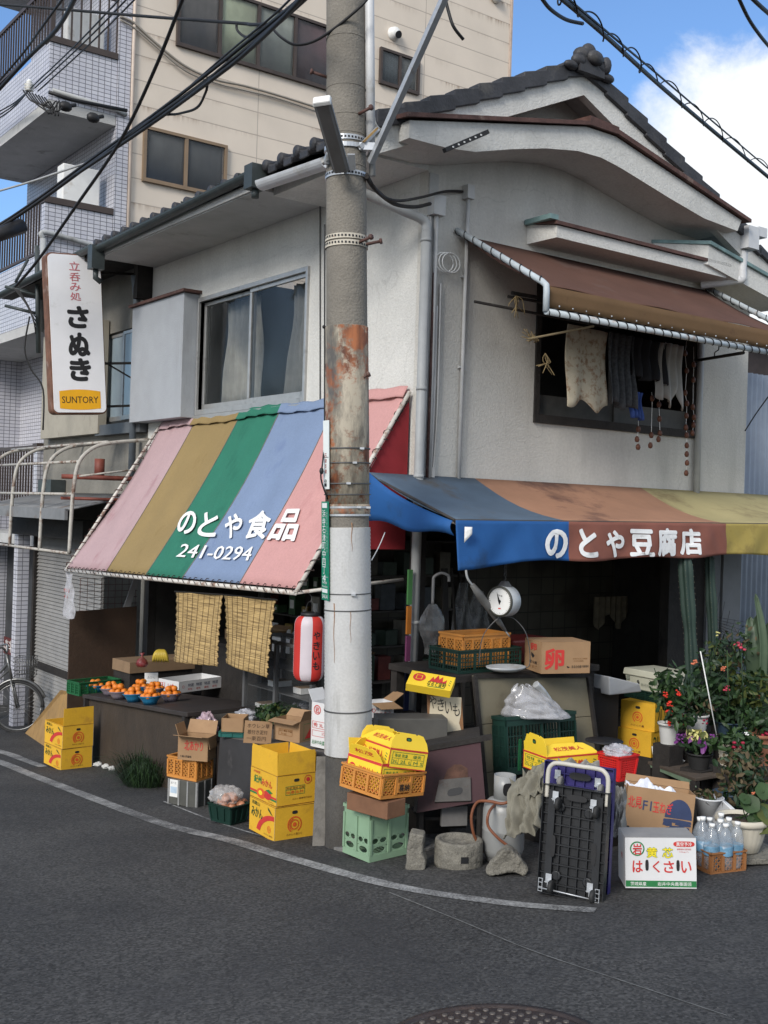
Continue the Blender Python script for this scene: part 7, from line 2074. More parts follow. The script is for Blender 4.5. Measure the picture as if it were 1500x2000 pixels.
# weighing scale on a chain
sc=W(985,1174,y=-1.02)
ws=thing('hanging_scale','round white dial scale with a hanging pan under the tofu shop awning','scale',sc)
d_=(sc-CAM).dot(_ef);ppm=FPX/d_;r_=30/ppm
an=math.atan2(CAM.y-sc.y,CAM.x-sc.x)-.60
MR=Matrix.Rotation(an,4,'Z')@Matrix.Rotation(PI/2,4,'Y')
M_ENA=mat('pale_enamel',(0.40,0.42,0.43),0.35,0.1,6,stain=(0.25,0.22,0.18),stain_amt=0.3)
mb=MB();mb.lathe([(0,-.07),(r_*.9,-.07),(r_,-.055),(r_,.055),(r_*.97,.06)],32,0,(0,0,0),MR);mb.build('scale_case',M_ENA,ws)
mb=MB();mb.lathe([(r_*.88,.0605),(r_*1.0,.0605),(r_*1.0,.074),(r_*.88,.074)],32,0,(0,0,0),MR,caps=False);mb.build('scale_bezel',mat('dark_olive_rim',(0.05,0.05,0.04),0.5,0.2,8),ws)
mb=MB();n_=MR.to_3x3()@Vector((0,0,1));t_=Vector((-n_.y,n_.x,0));mb.plane(n_*.062,t_,(0,0,1))
mb.disc(0,0,r_*.87,0,0,None,32)
for k in range(40):
 a=2*PI*k/40;r0=r_*(.72 if k%5==0 else .78);w=.0012
 mb.poly([(r0*math.cos(a)-w*math.sin(a),r0*math.sin(a)+w*math.cos(a)),(r0*math.cos(a)+w*math.sin(a),r0*math.sin(a)-w*math.cos(a)),(r_*.83*math.cos(a)+w*math.sin(a),r_*.83*math.sin(a)-w*math.cos(a)),(r_*.83*math.cos(a)-w*math.sin(a),r_*.83*math.sin(a)+w*math.cos(a))],1,1)
mb.poly([(-.004,-r_*.2),(.004,-r_*.2),(r_*.05,0),(-r_*.25,r_*.62),(-r_*.12,.0)],1,2);mb.disc(0,0,r_*.1,1,2);mb.txt('2kg',-r_*.2,r_*.3,r_*.4,r_*.14,1,1);mb.rect(-r_*.1,-r_*.5,r_*.1,-r_*.42,2,1)
mb.build('dial',[M_WHITE,M_INK,M_REDINK],ws)
mb=MB();mb.hexa([(-.05,-.05,r_*.8),(.05,-.05,r_*.8),(.05,.05,r_*.8),(-.05,.05,r_*.8)],[(-.02,-.02,r_*1.3),(.02,-.02,r_*1.3),(.02,.02,r_*1.3),(-.02,.02,r_*1.3)])
for k in range(10):
 z=r_*1.3+.02+.028*k;mb.tube([(.012*math.cos(a)if k%2 else 0,0 if k%2 else .012*math.cos(a),z+.018*math.sin(a))for a in[j*PI/3 for j in range(7)]],.003,4)
mb.build('chain',M_WIRE,ws)
pc=W(988,1305,y=-1.02)-sc
mb=MB();mb.tube(smooth_path([(0,0,-r_),(-.06,.04,-r_-.04),(-.13,.10,pc.z*.55),(-.15,.11,pc.z+.02)]),.004,5);mb.tube(smooth_path([(0,0,-r_),(.08,-.04,-r_-.02),(.16,-.10,pc.z*.5),(.20,-.10,pc.z+.03),(.10,-.05,pc.z)]),.004,5);mb.build('pan_hanger',M_WIRE,ws)
mb=MB();mb.lathe([(.0,0),(.12,.0),(.17,.02),(.18,.035),(.172,.036),(.12,.012),(0,.01)],28,0,pc-Vector((0,0,.02)),None,True,.75);mb.build('pan',M_ENA,ws)
# umbrellas, clear bags and boards in the dark of the shop
um=thing('umbrella','folded clear umbrella with a grey hooked handle hanging at the corner of the tofu shop','umbrella',W(845,1180,y=-.35))
mb=MB();mb.tube(smooth_path([(0,0,-.0),(0,0,.18),(.01,0,.23),(.06,-.03,.26),(.11,-.06,.24),(.115,-.065,.19)]),.013,8);mb.build('handle',mat('grey_plastic_handle',(0.18,0.18,0.18),0.5,0.1,6),um)
mb=MB();mb.sheet(lambda u,v:Vector((math.cos(2*PI*u)*(.03+.10*math.sin(PI*min(1,v*1.2))+.012*math.cos(16*PI*u)),math.sin(2*PI*u)*(.02+.06*v),-.42*v)),32,8,th=.002,smooth=False);mb.build('umbrella_film',film('umbrella_film',(0.14,0.14,0.14),.4,.2),um)
um=thing('umbrella','folded grey umbrella hooked slanting under the front corner of the blue awning','umbrella',W(912,1128,y=-.95))
e_=W(995,1243,y=-.90)-Vector(um.location)
mb=MB();mb.tube([e_*.12,e_*.30,e_*.75,e_*.9],[.02,.035,.024,.012],10);mb.build('umbrella_film',mat('grey_umbrella_cloth',(0.13,0.13,0.125),0.5,0.2,8),um)
mb=MB();mb.tube(smooth_path([e_*.13,e_*.02,Vector((-.01,0,.06)),Vector((.01,0,.09)),Vector((.04,0,.08))]),.010,7);mb.tube([e_*.9,e_],.006,6);mb.build('handle',M_ENA,um)
for k,(u,v,w,h)in enumerate(((905,1190,.14,.5),(935,1205,.20,.5))):
 c=W(u,v,y=.45+.1*k);mb=MB();mb.sheet(lambda a,b:Vector((w*(a-.5)*2*(.4+.6*b),.03*math.sin(7*a+3*b),h*(.5-b))),10,8,th=.002,smooth=False)
 tag(mb.build('hanging_film',film('dim_film_%d'%k,(0.10,0.10,0.10),.45,.3),None,c),('narrow' if k==0 else 'wide')+' clear plastic sheet hanging in the dark behind the orange crate','plastic sheet')
for k in range(3):
 a,b=W(880+28*k,1235,y=.25+.12*k),W(868+14*k,1110,y=.35+.12*k);mb=MB();mb.bar(a-a-Vector((0,0,.9)),b-a,.07,.02)
 tag(mb.build('plank',M_DKW,None,a),('left','middle','right')[k]+' of three dark planks leaning in the corner of the tofu shop','plank')
for k,(u,v,w)in enumerate(((1195,1165,.30),(1290,1185,.22))):
 c=W(u,v,y=1.45);mb=MB();mb.sheet(lambda a,b:Vector((w*(a-.5)*2,.02*math.sin(40*a),-.30*b*(1+.3*math.sin(11*a)))),40,5,th=.004,smooth=False)
 tag(mb.build('rag_cloth',mat('dirty_cloth',(0.17,0.145,0.10),0.9,0.3,9),None,c),('larger' if k==0 else 'smaller')+' dirty cloth hanging on the tiled back wall of the tofu shop','cloth')
# shelves seen between pole and corner pipe
sh=thing('store_shelf','dark store shelf crammed with goods seen between the pole and the corner pipe','shelf',(.95,1.5,0))
mb=MB()
for z in(.25,.6,.95,1.3,1.65,2.0):mb.bx(-.75,.75,-.2,.2,z,z+.02)
for x in(-.75,.75):mb.bx(x-.02,x+.02,-.2,.2,-.02,2.1)
mb.build('shelf_frame',mat('shelf_dim_wood',(0.06,0.055,0.05),0.7,0.3,6),sh)
for k in range(24):
 z=.62+.35*(k%4);w=random.uniform(.08,.2);h=random.uniform(.1,.26)
 mb=MB();mb.bx(-w/2,w/2,-.07,.07,0,h);col=random.choice([(0.14,0.03,0.025),(0.10,0.09,0.07),(0.05,0.06,0.07),(0.16,0.12,0.05),(0.03,0.05,0.035)])
 tag(mb.build('packet',mat('packet_%d'%int(col[0]*100),col,0.5,0.3,14),None,(.28+.23*(k//4)+jit(.03),1.42+jit(.03),z+.001),jit(.25),bev=.004),'packet of dry goods on the dark store shelf','packet','packets on the dark store shelf')
st=W(797,1250,y=-.12)
mb=MB()
for k,(z,h,m)in enumerate(((.30,.30,0),(.05,.24,1),(-.18,.22,2),(-.62,.43,3),(-.95,.3,1))):mb.bx(-.022,.022,-.01,.01,z,z+h-.004,m)
tag(mb.build('height_strip',[mat('strip_green',(0.05,0.16,0.05),0.6),mat('strip_orange',(0.35,0.12,0.015),0.6),mat('strip_purple',(0.12,0.03,0.08),0.6),mat('strip_navy',(0.02,0.03,0.09),0.6)],None,st),'narrow strip of green, purple, orange and navy beside the corner downpipe','strip')
p,rz,wx,wy,ppm=fit(725,1402,20,44,.8,'w',d=9.0)
carton('white carton with red print and a wide brown flap behind the pole',centre(p,rz,wx,wy),rz,wx,wy,28/ppm,M_WCART,deco_white,True,(('F',100,.16,M_KRAFT),('R',60,.12,M_KRAFT)))
mb=MB();c=centre(p,rz,wx,wy);mb.bx(-.3,.4,-.1,.3,gz(c.x,c.y)-c.z,-.003);tag(mb.build('stand',M_DKW,None,c),'dark stand carrying the white carton behind the pole','stand')
# more stock inside the left shop
for i,(x,y)in enumerate(((1.75,4.6),(1.75,2.9))):
 s2=copy_tree(sh,(x,y,-.02-.0*i),R(90),('far' if i==0 else 'near')+' dark store shelf against the inner wall of the fruit shop')
 for k in range(20):
  z=.60+.35*(k%4);w=random.uniform(.10,.24);h=random.uniform(.10,.28);col=random.choice([(0.20,0.05,0.04),(0.24,0.22,0.18),(0.06,0.09,0.14),(0.26,0.18,0.05),(0.05,0.10,0.05)])
  mb=MB();mb.bx(-.07,.07,-w/2,w/2,0,h);mb.bx(-.073,-.0705,-w*.3,w*.3,h*.3,h*.7,1)
  tag(mb.build('packet',[mat('stock_%d'%int(col[0]*100),col,0.45,0.3,14),M_WHITE],None,(x-.10+jit(.03),y-.6+.30*(k//4)+jit(.04),z+.001),jit(.2),bev=.004),'packet with a pale label on the inner shelves of the fruit shop','packet','packets on the inner shelves')
bx_=thing('back_counter','dark counter inside the fruit shop behind the hanging blinds','counter',(.55,3.0,-.02))
mb=MB();mb.bx(-.3,.3,-1.5,1.5,.70,.74);mb.build('counter_top',M_DKW,bx_)
mb=MB();mb.bx(-.27,.27,-1.45,1.45,0,.697);mb.build('counter_body',M_DKW,bx_)
for k in range(7):
 carton(('open brown carton','open white carton')[k%2]+' number in the row'.replace('number ','')+' on the back counter inside the fruit shop',(.55+jit(.08),1.75+.40*k,.722),jit(.2)+PI/2,.30,.26,random.uniform(.10,.22),(M_KRAFT,M_WCART)[k%2],None,True,(('F',60,.08),),'cartons on the back counter')
# dark green crate on its side, plastic bag, yellow carton in front of the tan panel
P0,P1=W(1000,1517,y=-1.34),W(1127,1502,y=-1.34);wc=(P1-P0).length
c=(P0+P1)/2+Vector((0,.1,0));hh=110/(FPX/(c-CAM).dot(_ef))
cr=crate('dark green crate standing on its side before the tan panel',c,0,wc,.17,hh,M_DGC,'grid',(4,2),rot=(R(-6),0,-.08))
mb=MB();mb.bx(-wc/2+.01,wc/2-.01,-.05,.05,gz(c.x,c.y)-c.z,-.003);tag(mb.build('stand',M_DKW,None,c+Vector((0,.03,0)),-.08),'dark prop under the dark green crate that stands on its side','stand')
mb=MB();mb.bx(-.013,.013,-.01,.0,.02,.26);tag(mb.build('green_stake',M_GCR,None,W(1013,1510,y=-1.40),bev=.002),'bright green slat left of the yellow carton, before the dark green crate','stake','green slats')
fb_=W(1044,1398,y=-1.24)
bgf=thing('plastic_bag','big clear bag of white foam lying on the dark green crate by the tan panel','plastic bag',fb_)
def bagpt(u,v,k):
 a=2*PI*u;sx=(.235*(1-v)**.75+.045)*k;n_=noise.noise(Vector((math.cos(a)*1.6,math.sin(a)*1.6,v*5)))*.030+noise.noise(Vector((math.cos(a)*5,math.sin(a)*5,v*4)))*.022
 return _er*((sx+n_)*math.cos(a)-.13*v+.02)+_ef*((sx*.45+n_)*math.sin(a)-.02)+Vector((0,0,.235*v*k+.02*math.sin(3*a)*v))
mb=MB();mb.sheet(lambda u,v:bagpt(u,v,.66),30,14,th=.001);mb.build('foam_filling',mat('white_foam_net',(0.34,0.34,0.35),0.7,0.12,14,0.4,60),bgf)
mb=MB();mb.sheet(lambda u,v:bagpt(u,v,1.0),44,22,th=.001);mb.build('bag_film',film('clear_bag_film',(0.50,0.50,0.52),.30,.10),bgf)
a,b=W(1046,1336,y=-1.26),W(1098,1398,y=-1.30);mb=MB();mb.tube(smooth_path([Vector(),(b-a)*.25+Vector((.01,0,0)),(b-a)*.7,b-a]),[.03,.028,.018,.022],8)
tag(mb.build('rolled_film',mat('silver_film',(0.42,0.43,0.43),0.3,0.2,20,metal=.3),None,a),'silvery rolled film sticking up from the big clear plastic bag','roll')
p,rz,wx,wy,ppm=fit(1067,1515,46,103,.62,'w',d=7.55)
c=centre(p,rz,wx,wy);hh=36/ppm
yc=carton('yellow sweet potato carton with raised end flap before the dark green crate',c,rz,wx,wy,hh,M_YELB,deco_beauty,True,(('B',12,.06),),'yellow sweet potato cartons')
house_flap(yc,wx,wy,hh,'L',4,.13,M_YELB);house_flap(yc,wx,wy,hh,'F',-62,.12,M_YELB,'松茂美人')
mb=MB();mb.bx(-wx/2+.02,wx/2+.3,-wy/2+.03,wy/2,gz(c.x,c.y)-c.z-.01,-.004);tag(mb.build('stand',M_DKW,None,c,rz),'dark crate under the yellow carton and the red basket','stand')
ZR_=c.z
# red basket with scale behind
p,rz,wx,wy,ppm=fit(1209,1529,43,37,1.0,'w',d=7.5)
c=centre(p,rz,wx,wy);hh=50/ppm
M_RED=mat('red_plastic_basket',(0.58,0.022,0.022),0.4,0.08,6)
crate('red plastic basket with clear bags between the yellow carton and the kitchen scale',c,rz,wx,wy,hh,M_RED,'fine',(1,1),name='basket',cat='basket',slope=.018)
crumple('plastic_bag','greenish clear bag stuffed in the red basket','plastic bag',c+Vector((0,0,hh+.01)),.10,M_FILM,(1.2,1,.5),seed=41)
mb=MB();mb.bx(-wx/2-.06,wx/2,-wy/2,wy/2,gz(c.x,c.y)-c.z-.02,-.003);tag(mb.build('stand',M_DKW,None,c,rz),'dark box under the red plastic basket','stand')
kc=W(1180,1447,d=7.95);ks=thing('kitchen_scale','black kitchen scale with a wide flat plate behind the red basket','scale',kc-Vector((0,0,.16)))
mb=MB();mb.lathe([(.0,.15),(.10,.15),(.135,.158),(.135,.164),(0,.160)],28);mb.build('plate',M_BLACK,ks)
mb=MB();mb.bx(-.012,.012,-.012,.012,.08,.149);mb.bx(.05,.07,-.012,.012,.08,.149);mb.hexa([(-.10,-.09,0),(.10,-.09,0),(.10,.09,0),(-.10,.09,0)],[(-.06,-.05,.085),(.06,-.05,.085),(.06,.05,.085),(-.06,.05,.085)]);mb.build('scale_body',M_GUT,ks)
mb=MB();mb.bx(-.14,.14,-.12,.12,gz(kc.x,kc.y)-kc.z+.16,-.002);tag(mb.build('stand',M_DKW,None,ks.location),'dark stand under the black kitchen scale','stand')
# gas cylinder and hoses
gc=G(988,1694)+Vector((.10,.14,-.005))
gs=thing('gas_cylinder','white gas cylinder with valve collar and orange hoses, half under a tarpaulin','gas cylinder',gc)
ppm=FPX/(gc-CAM).dot(_ef);rr=41/ppm;hb=122/ppm
M_GAS=mat('chipped_white_enamel',(0.25,0.255,0.25),0.35,0.06,6,stain=(0.30,0.27,0.23),stain_amt=0.28,stain_scale=6)
mb=MB();mb.lathe([(rr*.8,.0),(rr*.82,.03),(rr*.9,.035),(rr,.08),(rr,hb*.48),(rr*1.01,hb*.49),(rr*1.01,hb*.51),(rr,hb*.52),(rr,hb*.80),(rr*.93,hb*.90),(rr*.72,hb*.97),(rr*.3,hb),(.0,hb)],36);mb.build('cylinder_body',M_GAS,gs)
mb=MB();h2_=44/ppm;mb.lathe([(rr*.50,hb*.985),(rr*.52,hb*.985),(rr*.52,hb+h2_),(rr*.48,hb+h2_),(rr*.48,hb*.99)],30,caps=False);co_=mb.build('valve_collar',M_GAS,gs)
an=math.atan2(CAM.y-gc.y,CAM.x-gc.x)+.35;mb=MB();o_=Vector((math.cos(an),math.sin(an),0))*rr*.525;mb.plane(o_+Vector((0,0,hb+h2_*.45)),(-math.sin(an),math.cos(an),0),(0,0,1));hole(mb,0,0,rr*.28,h2_*.28,0);mb.build('collar_opening',M_BLACK,co_)
mb=MB();mb.tube([(0,0,hb),(0,0,hb+h2_*.8)],.018,8);mb.tube([(-.03,0,hb+h2_*.7),(.03,0,hb+h2_*.7)],.01,8);mb.build('valve',M_ZINC,gs)
M_HOSE=mat('orange_gas_hose',(0.17,0.060,0.028),0.5,0.15,10,stain=(0.15,0.055,0.03),stain_amt=0.3)
for lab,pix in(('outer orange gas hose looping left of the gas cylinder to the ground',((1024,1528,7.15),(1012,1552,7.0),(985,1569,6.95),(955,1565,7.0),(932,1567,7.05),(921,1592,7.05),(924,1625,7.05),(934,1648,7.08),(943,1664,7.1))),
('inner orange gas hose coiling across the gas cylinder',((1000,1556,7.2),(975,1566,7.1),(956,1585,6.9),(953,1612,6.88),(972,1636,6.86),(995,1655,6.86),(1008,1672,6.88),(1011,1682,6.9)))):
 pts=smooth_path([W(*q[:2],d=q[2])for q in pix],5);mb=MB();mb.tube([q-pts[0]for q in pts],.0095,8);tag(mb.build('gas_hose',M_HOSE,None,pts[0]),lab,'hose')
# tarpaulins: draped sheets with folds
M_TARP=mat('grey_green_canvas',(0.175,0.165,0.13),0.9,0.12,5,0.2,120,stain=(0.11,0.10,0.08),stain_amt=0.3)
def drape(label,pix,d0,m,th=.012,folds=5,amp=.045,seed=0.0,name='tarpaulin'):
 TLq,TRq,BRq,BLq=[W(u,v,d=d)for u,v,d in pix]
 o=(TLq+TRq)/2
 n_=(TRq-TLq).cross(BLq-TLq).normalized()
 if n_.dot(cf)<0:n_=-n_
 mb=MB()
 def fn(u,v):
  q=TLq.lerp(TRq,u).lerp(BLq.lerp(BRq,u),v)
  k=noise.noise(Vector((u*folds*1.2+v*2.2,v*2.2-u,seed)))*1.3+.9*(1-abs(noise.noise(Vector((u*folds+v*1.6,v*folds*.7,seed+5))))*2.2)*.7+.30*(1-abs(noise.noise(Vector((u*folds*1.8-v*2.6,v*folds*.9,seed+3))))*2.4)
  e=noise.noise(Vector((u*6,v*6,seed+9)))
  return q-o+n_*amp*k+Vector((0,0,1))*.014*e*(1 if v in(0.0,1.0)else .4)
 mb.sheet(fn,34,34,th=.003)
 return tag(mb.build(name,m,None,o),label,'tarpaulin')
drape('grey green canvas tarpaulin draped between the gas cylinder and the black hand truck',((1003,1528,7.0),(1068,1508,6.9),(1063,1622,6.72),(984,1640,6.75)),0,M_TARP,folds=4,amp=.06,seed=2)
drape('upper canvas bundle lying over the gas cylinder collar and the hand truck handle',((1025,1512,7.05),(1080,1500,7.0),(1066,1560,6.75),(1010,1560,6.85)),0,M_TARP,folds=3,amp=.05,seed=7)
M_VIN=mat('grey_vinyl_sheet',(0.20,0.195,0.18),0.45,0.12,6,stain=(0.12,0.11,0.10),stain_amt=0.35)
drape('grey vinyl sheet humped over the top of the hand trucks',((1090,1490,6.95),(1170,1496,6.9),(1182,1522,6.8),(1085,1520,6.85)),0,M_VIN,folds=3,amp=.05,seed=15)
drape('grey vinyl sheet bulging right of the purple hand truck',((1198,1532,6.75),(1226,1545,6.7),(1222,1625,6.6),(1196,1640,6.6)),0,M_VIN,folds=3,amp=.05,seed=19)
# hand trucks standing on end
def hand_truck(label,BLp,BRp,hpx,col,handle,rolls,lean,extra):
 w=(BRp-BLp).length;rz=math.atan2((BRp-BLp).y,(BRp-BLp).x)
 d_=(BLp-CAM).dot(_ef);h=hpx/(FPX/d_)
 c=(BLp+BRp)/2
 t=thing('hand_truck',label,'hand truck',c,rz,'hand trucks',rot=(R(-lean),0,rz))
 mb=MB();th=.045
 mb.bx(-w/2,w/2,.010,.016,0,h)
 nx_,nz_=(7,11)
 for i in range(nx_+1):x=-w/2+w*i/nx_;mb.bx(max(-w/2,x-.0035),min(w/2,x+.0035),-th+.012,.0095,0,h)if i in(0,nx_)else mb.bx(x-.002,x+.002,-.012,.0095,.006,h-.006)
 for j in range(nz_+1):z=h*j/nz_;mb.bx(-w/2+.004,w/2-.004,(-th+.012)if j in(0,nz_)else-.010,.009,max(0,z-.0035),min(h,z+.0035))
 for s_ in(-1,1):mb.bx(s_*w*.36-.02,s_*w*.36+.02,-.02,-.0105,.03,h-.03)
 for x,z in((-.12,.17),(.12,.16),(-.12,.80),(.10,.78)):
  mb.lathe([(.020,-.018),(.028,-.018),(.028,.0),(.020,.0)],14,0,(x*w/.5,-.012,z*h),Matrix.Rotation(PI/2,4,'X'))
 mb.build('deck',col,t)
 for x,z,a,b in((-.30,.44,.018,.075),(.32,.43,.018,.075),(0.02,.905,.075,.022)):
  mb=MB();mb.plane((x*w,-.0215,z*h),(1,0,0),(0,0,1));hole(mb,0,0,a*w/.48,b*h/.75,0);mb.build('grip_slot',M_BLACK,t)
 for x,z in((-.30,.90),(.28,.88),(-.33,.14),(.30,.13)):
  q=MB();q.box((x*w,-.028,z*h),(.034,.006,.052));q.bx(x*w-.006,x*w+.018,-.075,-.032,z*h-.012,z*h-.008);q.bx(x*w+.014,x*w+.018,-.085,-.032,z*h-.035,z*h-.008)
  k=q.build('caster',M_ZINC,t)
  q=MB();q.lathe([(.010,-.011),(.032,-.011),(.036,-.006),(.036,.006),(.032,.011),(.010,.011)],20,0,(x*w+.03,-.062,z*h-.035),Matrix.Rotation(PI/2,4,'Y'));q.build('wheel',rolls,k)
 if handle:
  q=MB();x=w*.46;z0,z1=h*.97,h*1.20
  q.tube(smooth_path([(-x,-.005,z0*.9),(-x,-.005,z0),(-x+.002,-.006,z1-.05),(-x+.022,-.008,z1-.014),(-x+.06,-.008,z1),(0,-.008,z1),(x-.06,-.008,z1),(x-.022,-.008,z1-.014),(x-.002,-.006,z1-.05),(x,-.005,z0),(x,-.005,z0*.9)],4),.013,10);q.build('handle',mat('cream_painted_tube',(0.46,0.44,0.385),0.4,0.06,6),t)
  q=MB()
  for x in(-w*.46,w*.40):
   for a in(0,.022):q.bx(x+a,x+a+.003,-.055,-.047,.012,.085)
   for z in(.012,.035,.06,.082):q.bx(x,x+.026,-.0555,-.0475,z,z+.003)
  q.tube([(-w*.46,-.052,.03),(-w*.1,-.05,.028),(w*.42,-.052,.024)],.004,6);q.build('folding_stay',M_ZINC,t)
 return t
BLp,BRp=G(1052,1745),G(1180,1760)
hand_truck('black folding hand truck standing on end with a cream handle and underside showing',BLp,BRp,208,mat('black_plastic_deck',(0.015,0.016,0.018),0.45,0.25,8),True,mat('black_rubber',(0.02,0.02,0.02),0.7,0.2,8),5,None)
o_=_er*.03+_ef*.16
hand_truck('larger navy purple hand truck standing on end behind the black one',gp((BLp+o_).x,(BLp+o_).y)-Vector((0,0,.01)),gp((BRp+o_+_er*.03).x,(BRp+o_+_er*.03).y)-Vector((0,0,.01)),243,mat('navy_purple_plastic',(0.028,0.022,0.13),0.45,0.15,8),False,mat('grey_rubber',(0.16,0.155,0.145),0.7,0.15,8),4,None)
# white cabbage carton, onion carton
p,rz,wx,wy,ppm=fit(1222,1738,14,135,.62)
p.z+=.012
def deco_hak(mb,wx,wy,h):
 w=face(mb,'F',wx,wy,h)
 mb.rect(0.001,h*.025,w-.001,h*.15,GRN);mb.txt('茨城県産',w*.07,h*.05,w*.22,h*.075,WHT,1);mb.txt('岩井中央農事園芸',w*.45,h*.05,w*.48,h*.075,WHT,1)
 mb.ring(w*.17,h*.78,w*.085,w*.103,GRN,0,0,360,30);mb.txt('岩',w*.105,h*.66,w*.13,h*.22,RED,off=.04)
 for k,ch in enumerate('黄芯'):x=w*(.30+.22*k);mb.txt(ch,x,h*.60,w*.155,h*.215,GRN,0,off=.085);mb.txt(ch,x+w*.005,h*.605,w*.145,h*.205,PYL,2,off=.03)
 for ch,x in(('は',.10),('く',.385),('さ',.54),('い',.785)):mb.txt(ch,w*x,h*.31,w*(.10 if ch=='く' else .145),h*.235,RED,0,off=.045)
 hole(mb,w*.305,h*.455,w*.024,h*.11);hole(mb,w*.742,h*.455,w*.024,h*.11)
 P=[(w*(.83+.115*math.cos(a))if 0 else w*.83+math.copysign(abs(math.cos(a))**.5,math.cos(a))*w*.15,h*.88+math.copysign(abs(math.sin(a))**.8,math.sin(a))*h*.055)for a in[2*PI*i/24 for i in range(24)]]
 mb.poly(P,RED);mb.txt('真空予冷',w*.72,h*.84,w*.22,h*.08,WHT,1,off=.02);mb.txt('鮮度保持 品質保証',w*.73,h*.76,w*.2,h*.035,RED);mb.txt('15kg入',w*.76,h*.71,w*.14,h*.03,RED)
 w=face(mb,'L',wx,wy,h);mb.txt('秀',w*.45,h*.5,w*.2,h*.12,RED)
carton('white cabbage carton with red lettering and a green stripe at the right kerb',centre(p,rz,wx,wy),rz,wx,wy,97/ppm,M_WCART,deco_hak,False,(),top_m=M_GCARD,tilt=(R(-3),R(-2)))
p,rz,wx,wy,ppm=fit(1216,1640,6,129,.6,'w',d=7.25)
hh=92/ppm
def deco_on(mb,wx,wy,h):
 w=face(mb,'F',wx,wy,h)
 mb.txt('北見',w*.02,h*.56,w*.21,h*.24,RED,off=.03);mb.txt('F1',w*.245,h*.54,w*.13,h*.20,NAV,off=.05);mb.txt('玉ねぎ',w*.395,h*.52,w*.29,h*.24,RED,off=.03)
 mb.poly([(w*(.78+.20*math.cos(PI*i/16)),h*(.46+.40*math.sin(PI*i/16)))for i in range(17)],NAV)
 for k,(a,b,z0,z1)in enumerate(((.56,.98,.38,.43),(.56,.70,.30,.38),(.74,.98,.33,.37),(.66,.96,.26,.30),(.60,.74,.20,.25),(.80,.95,.18,.24))):mb.poly([(w*a,h*z0),(w*(a+b)/2,h*(z0-.02)),(w*b,h*z0),(w*b*.99,h*z1),(w*(a+b)/2,h*(z1+.015)),(w*(a+.01),h*z1)],NAV,k%2)
 mb.poly([(w*.70,h*.24),(w*.84,h*.24),(w*.78,h*.06)],NAV);hole(mb,w*.06,h*.14,w*.02,h*.03)
c=centre(p,rz,wx,wy);c.z+=.012
on=carton('tilted brown onion carton with red and navy print behind the white cabbage carton',c,rz,wx,wy,hh,M_KRAFT,deco_on,True,(('B',10,.05),),tilt=(R(-6),R(5)))
mb=MB();mb.bx(-wx/2+.05,wx/2-.02,-.08,.12,gz(c.x,c.y)-c.z-.02,.0);tag(mb.build('stand',M_DKW,None,c+Vector((0,.04,-.02)),rz),'dark block under the tilted onion carton','stand')
wp0=W(1275,1537,d=7.36);mb=MB()
mb.sheet(lambda u,v:_er*(.34*(u-.5))+_ef*(.16*(v-.5))+Vector((0,0,.045*noise.noise(Vector((u*4,v*3,1)))+.035*noise.noise(Vector((u*9,v*7,5)))+.05*math.exp(-((u-.4)/.16)**2-((v-.6)/.4)**2)-.05*u)),36,18,th=.002,smooth=False)
tag(mb.build('crumpled_paper',mat('white_plastic_wrap',(0.62,0.64,0.70),0.5,0.05,8),None,wp0),'crumpled white wrapping paper lying on the onion carton','paper')
# low table with tray, yellow cartons behind, storage box, foam box
HT2=.33
P=[G(1265,1487,HT2),G(1358,1520,HT2),G(1432,1508,HT2),G(1350,1478,HT2)]
M_PLK=mat('weathered_brown_plank',(0.085,0.065,0.05),0.8,0.3,6,0.3,30)
plank_table('low_table','low weathered table with a torn green edge among the flower pots','table',P,.025,M_PLK)
a,b=P[0],P[1];mb=MB();mb.hexa([Vector((-.0,-.01,-.035)),b-a+Vector((0,-.01,-.06)),b-a+Vector((0,-.002,-.06)),Vector((0,-.002,-.035))],[Vector((0,-.01,.0)),(b-a)*.95+Vector((0,-.01,-.02)),(b-a)*.95+Vector((0,-.002,-.02)),Vector((0,-.002,0))])
tag(mb.build('edge_strip',mat('faded_green_vinyl',(0.18,0.25,0.17),0.6,0.2,9),None,a-Vector((0,.004,.005))),'faded green vinyl strip along the front edge of the low table','strip')
tc_=G(1308,1488,HT2+.012)
tr=thing('food_tray','white foam tray holding orange peel on the low table, another tray tilted behind it','food tray',tc_,-.55)
mb=MB();mb.hexa([(-.09,-.05,0),(.09,-.05,0),(.09,.05,0),(-.09,.05,0)],[(-.11,-.065,.025),(.11,-.065,.025),(.11,.065,.025),(-.11,.065,.025)]);mb.build('tray_base',M_WHITE,tr,bev=.004)
mb=MB();mb.hexa([(-.13,.03,.02),(.10,.05,.02),(.10,.06,.03),(-.13,.04,.03)],[(-.13,.07,.11),(.09,.09,.10),(.09,.10,.10),(-.13,.08,.11)]);mb.build('tray_lid',M_WHITE,tr,bev=.004)
for k in range(3):mb=MB();mb.ball((0,0,0),.026,10,sq=(1,1,.7));tag(mb.build('orange_piece',M_ORG,None,tc_+Vector((.035*k-.02,-.03*k+.015,.036)),(jit(3))),'piece of orange in the white foam tray on the low table','orange piece','orange pieces in the tray')
p,rz,wx,wy,ppm=fit(1271,1480,65,26,1.5,'w',y=-1.0)
h1=49/ppm
pal=MB();c=centre(p,rz,wx,wy);pal.bx(-wx/2,wx/2,-wy/2,wy/2,gz(c.x,c.y)-c.z,-.003);tag(pal.build('pallet',M_DKW,None,c,rz),'dark pallet under the yellow cartons in the shop mouth','pallet')
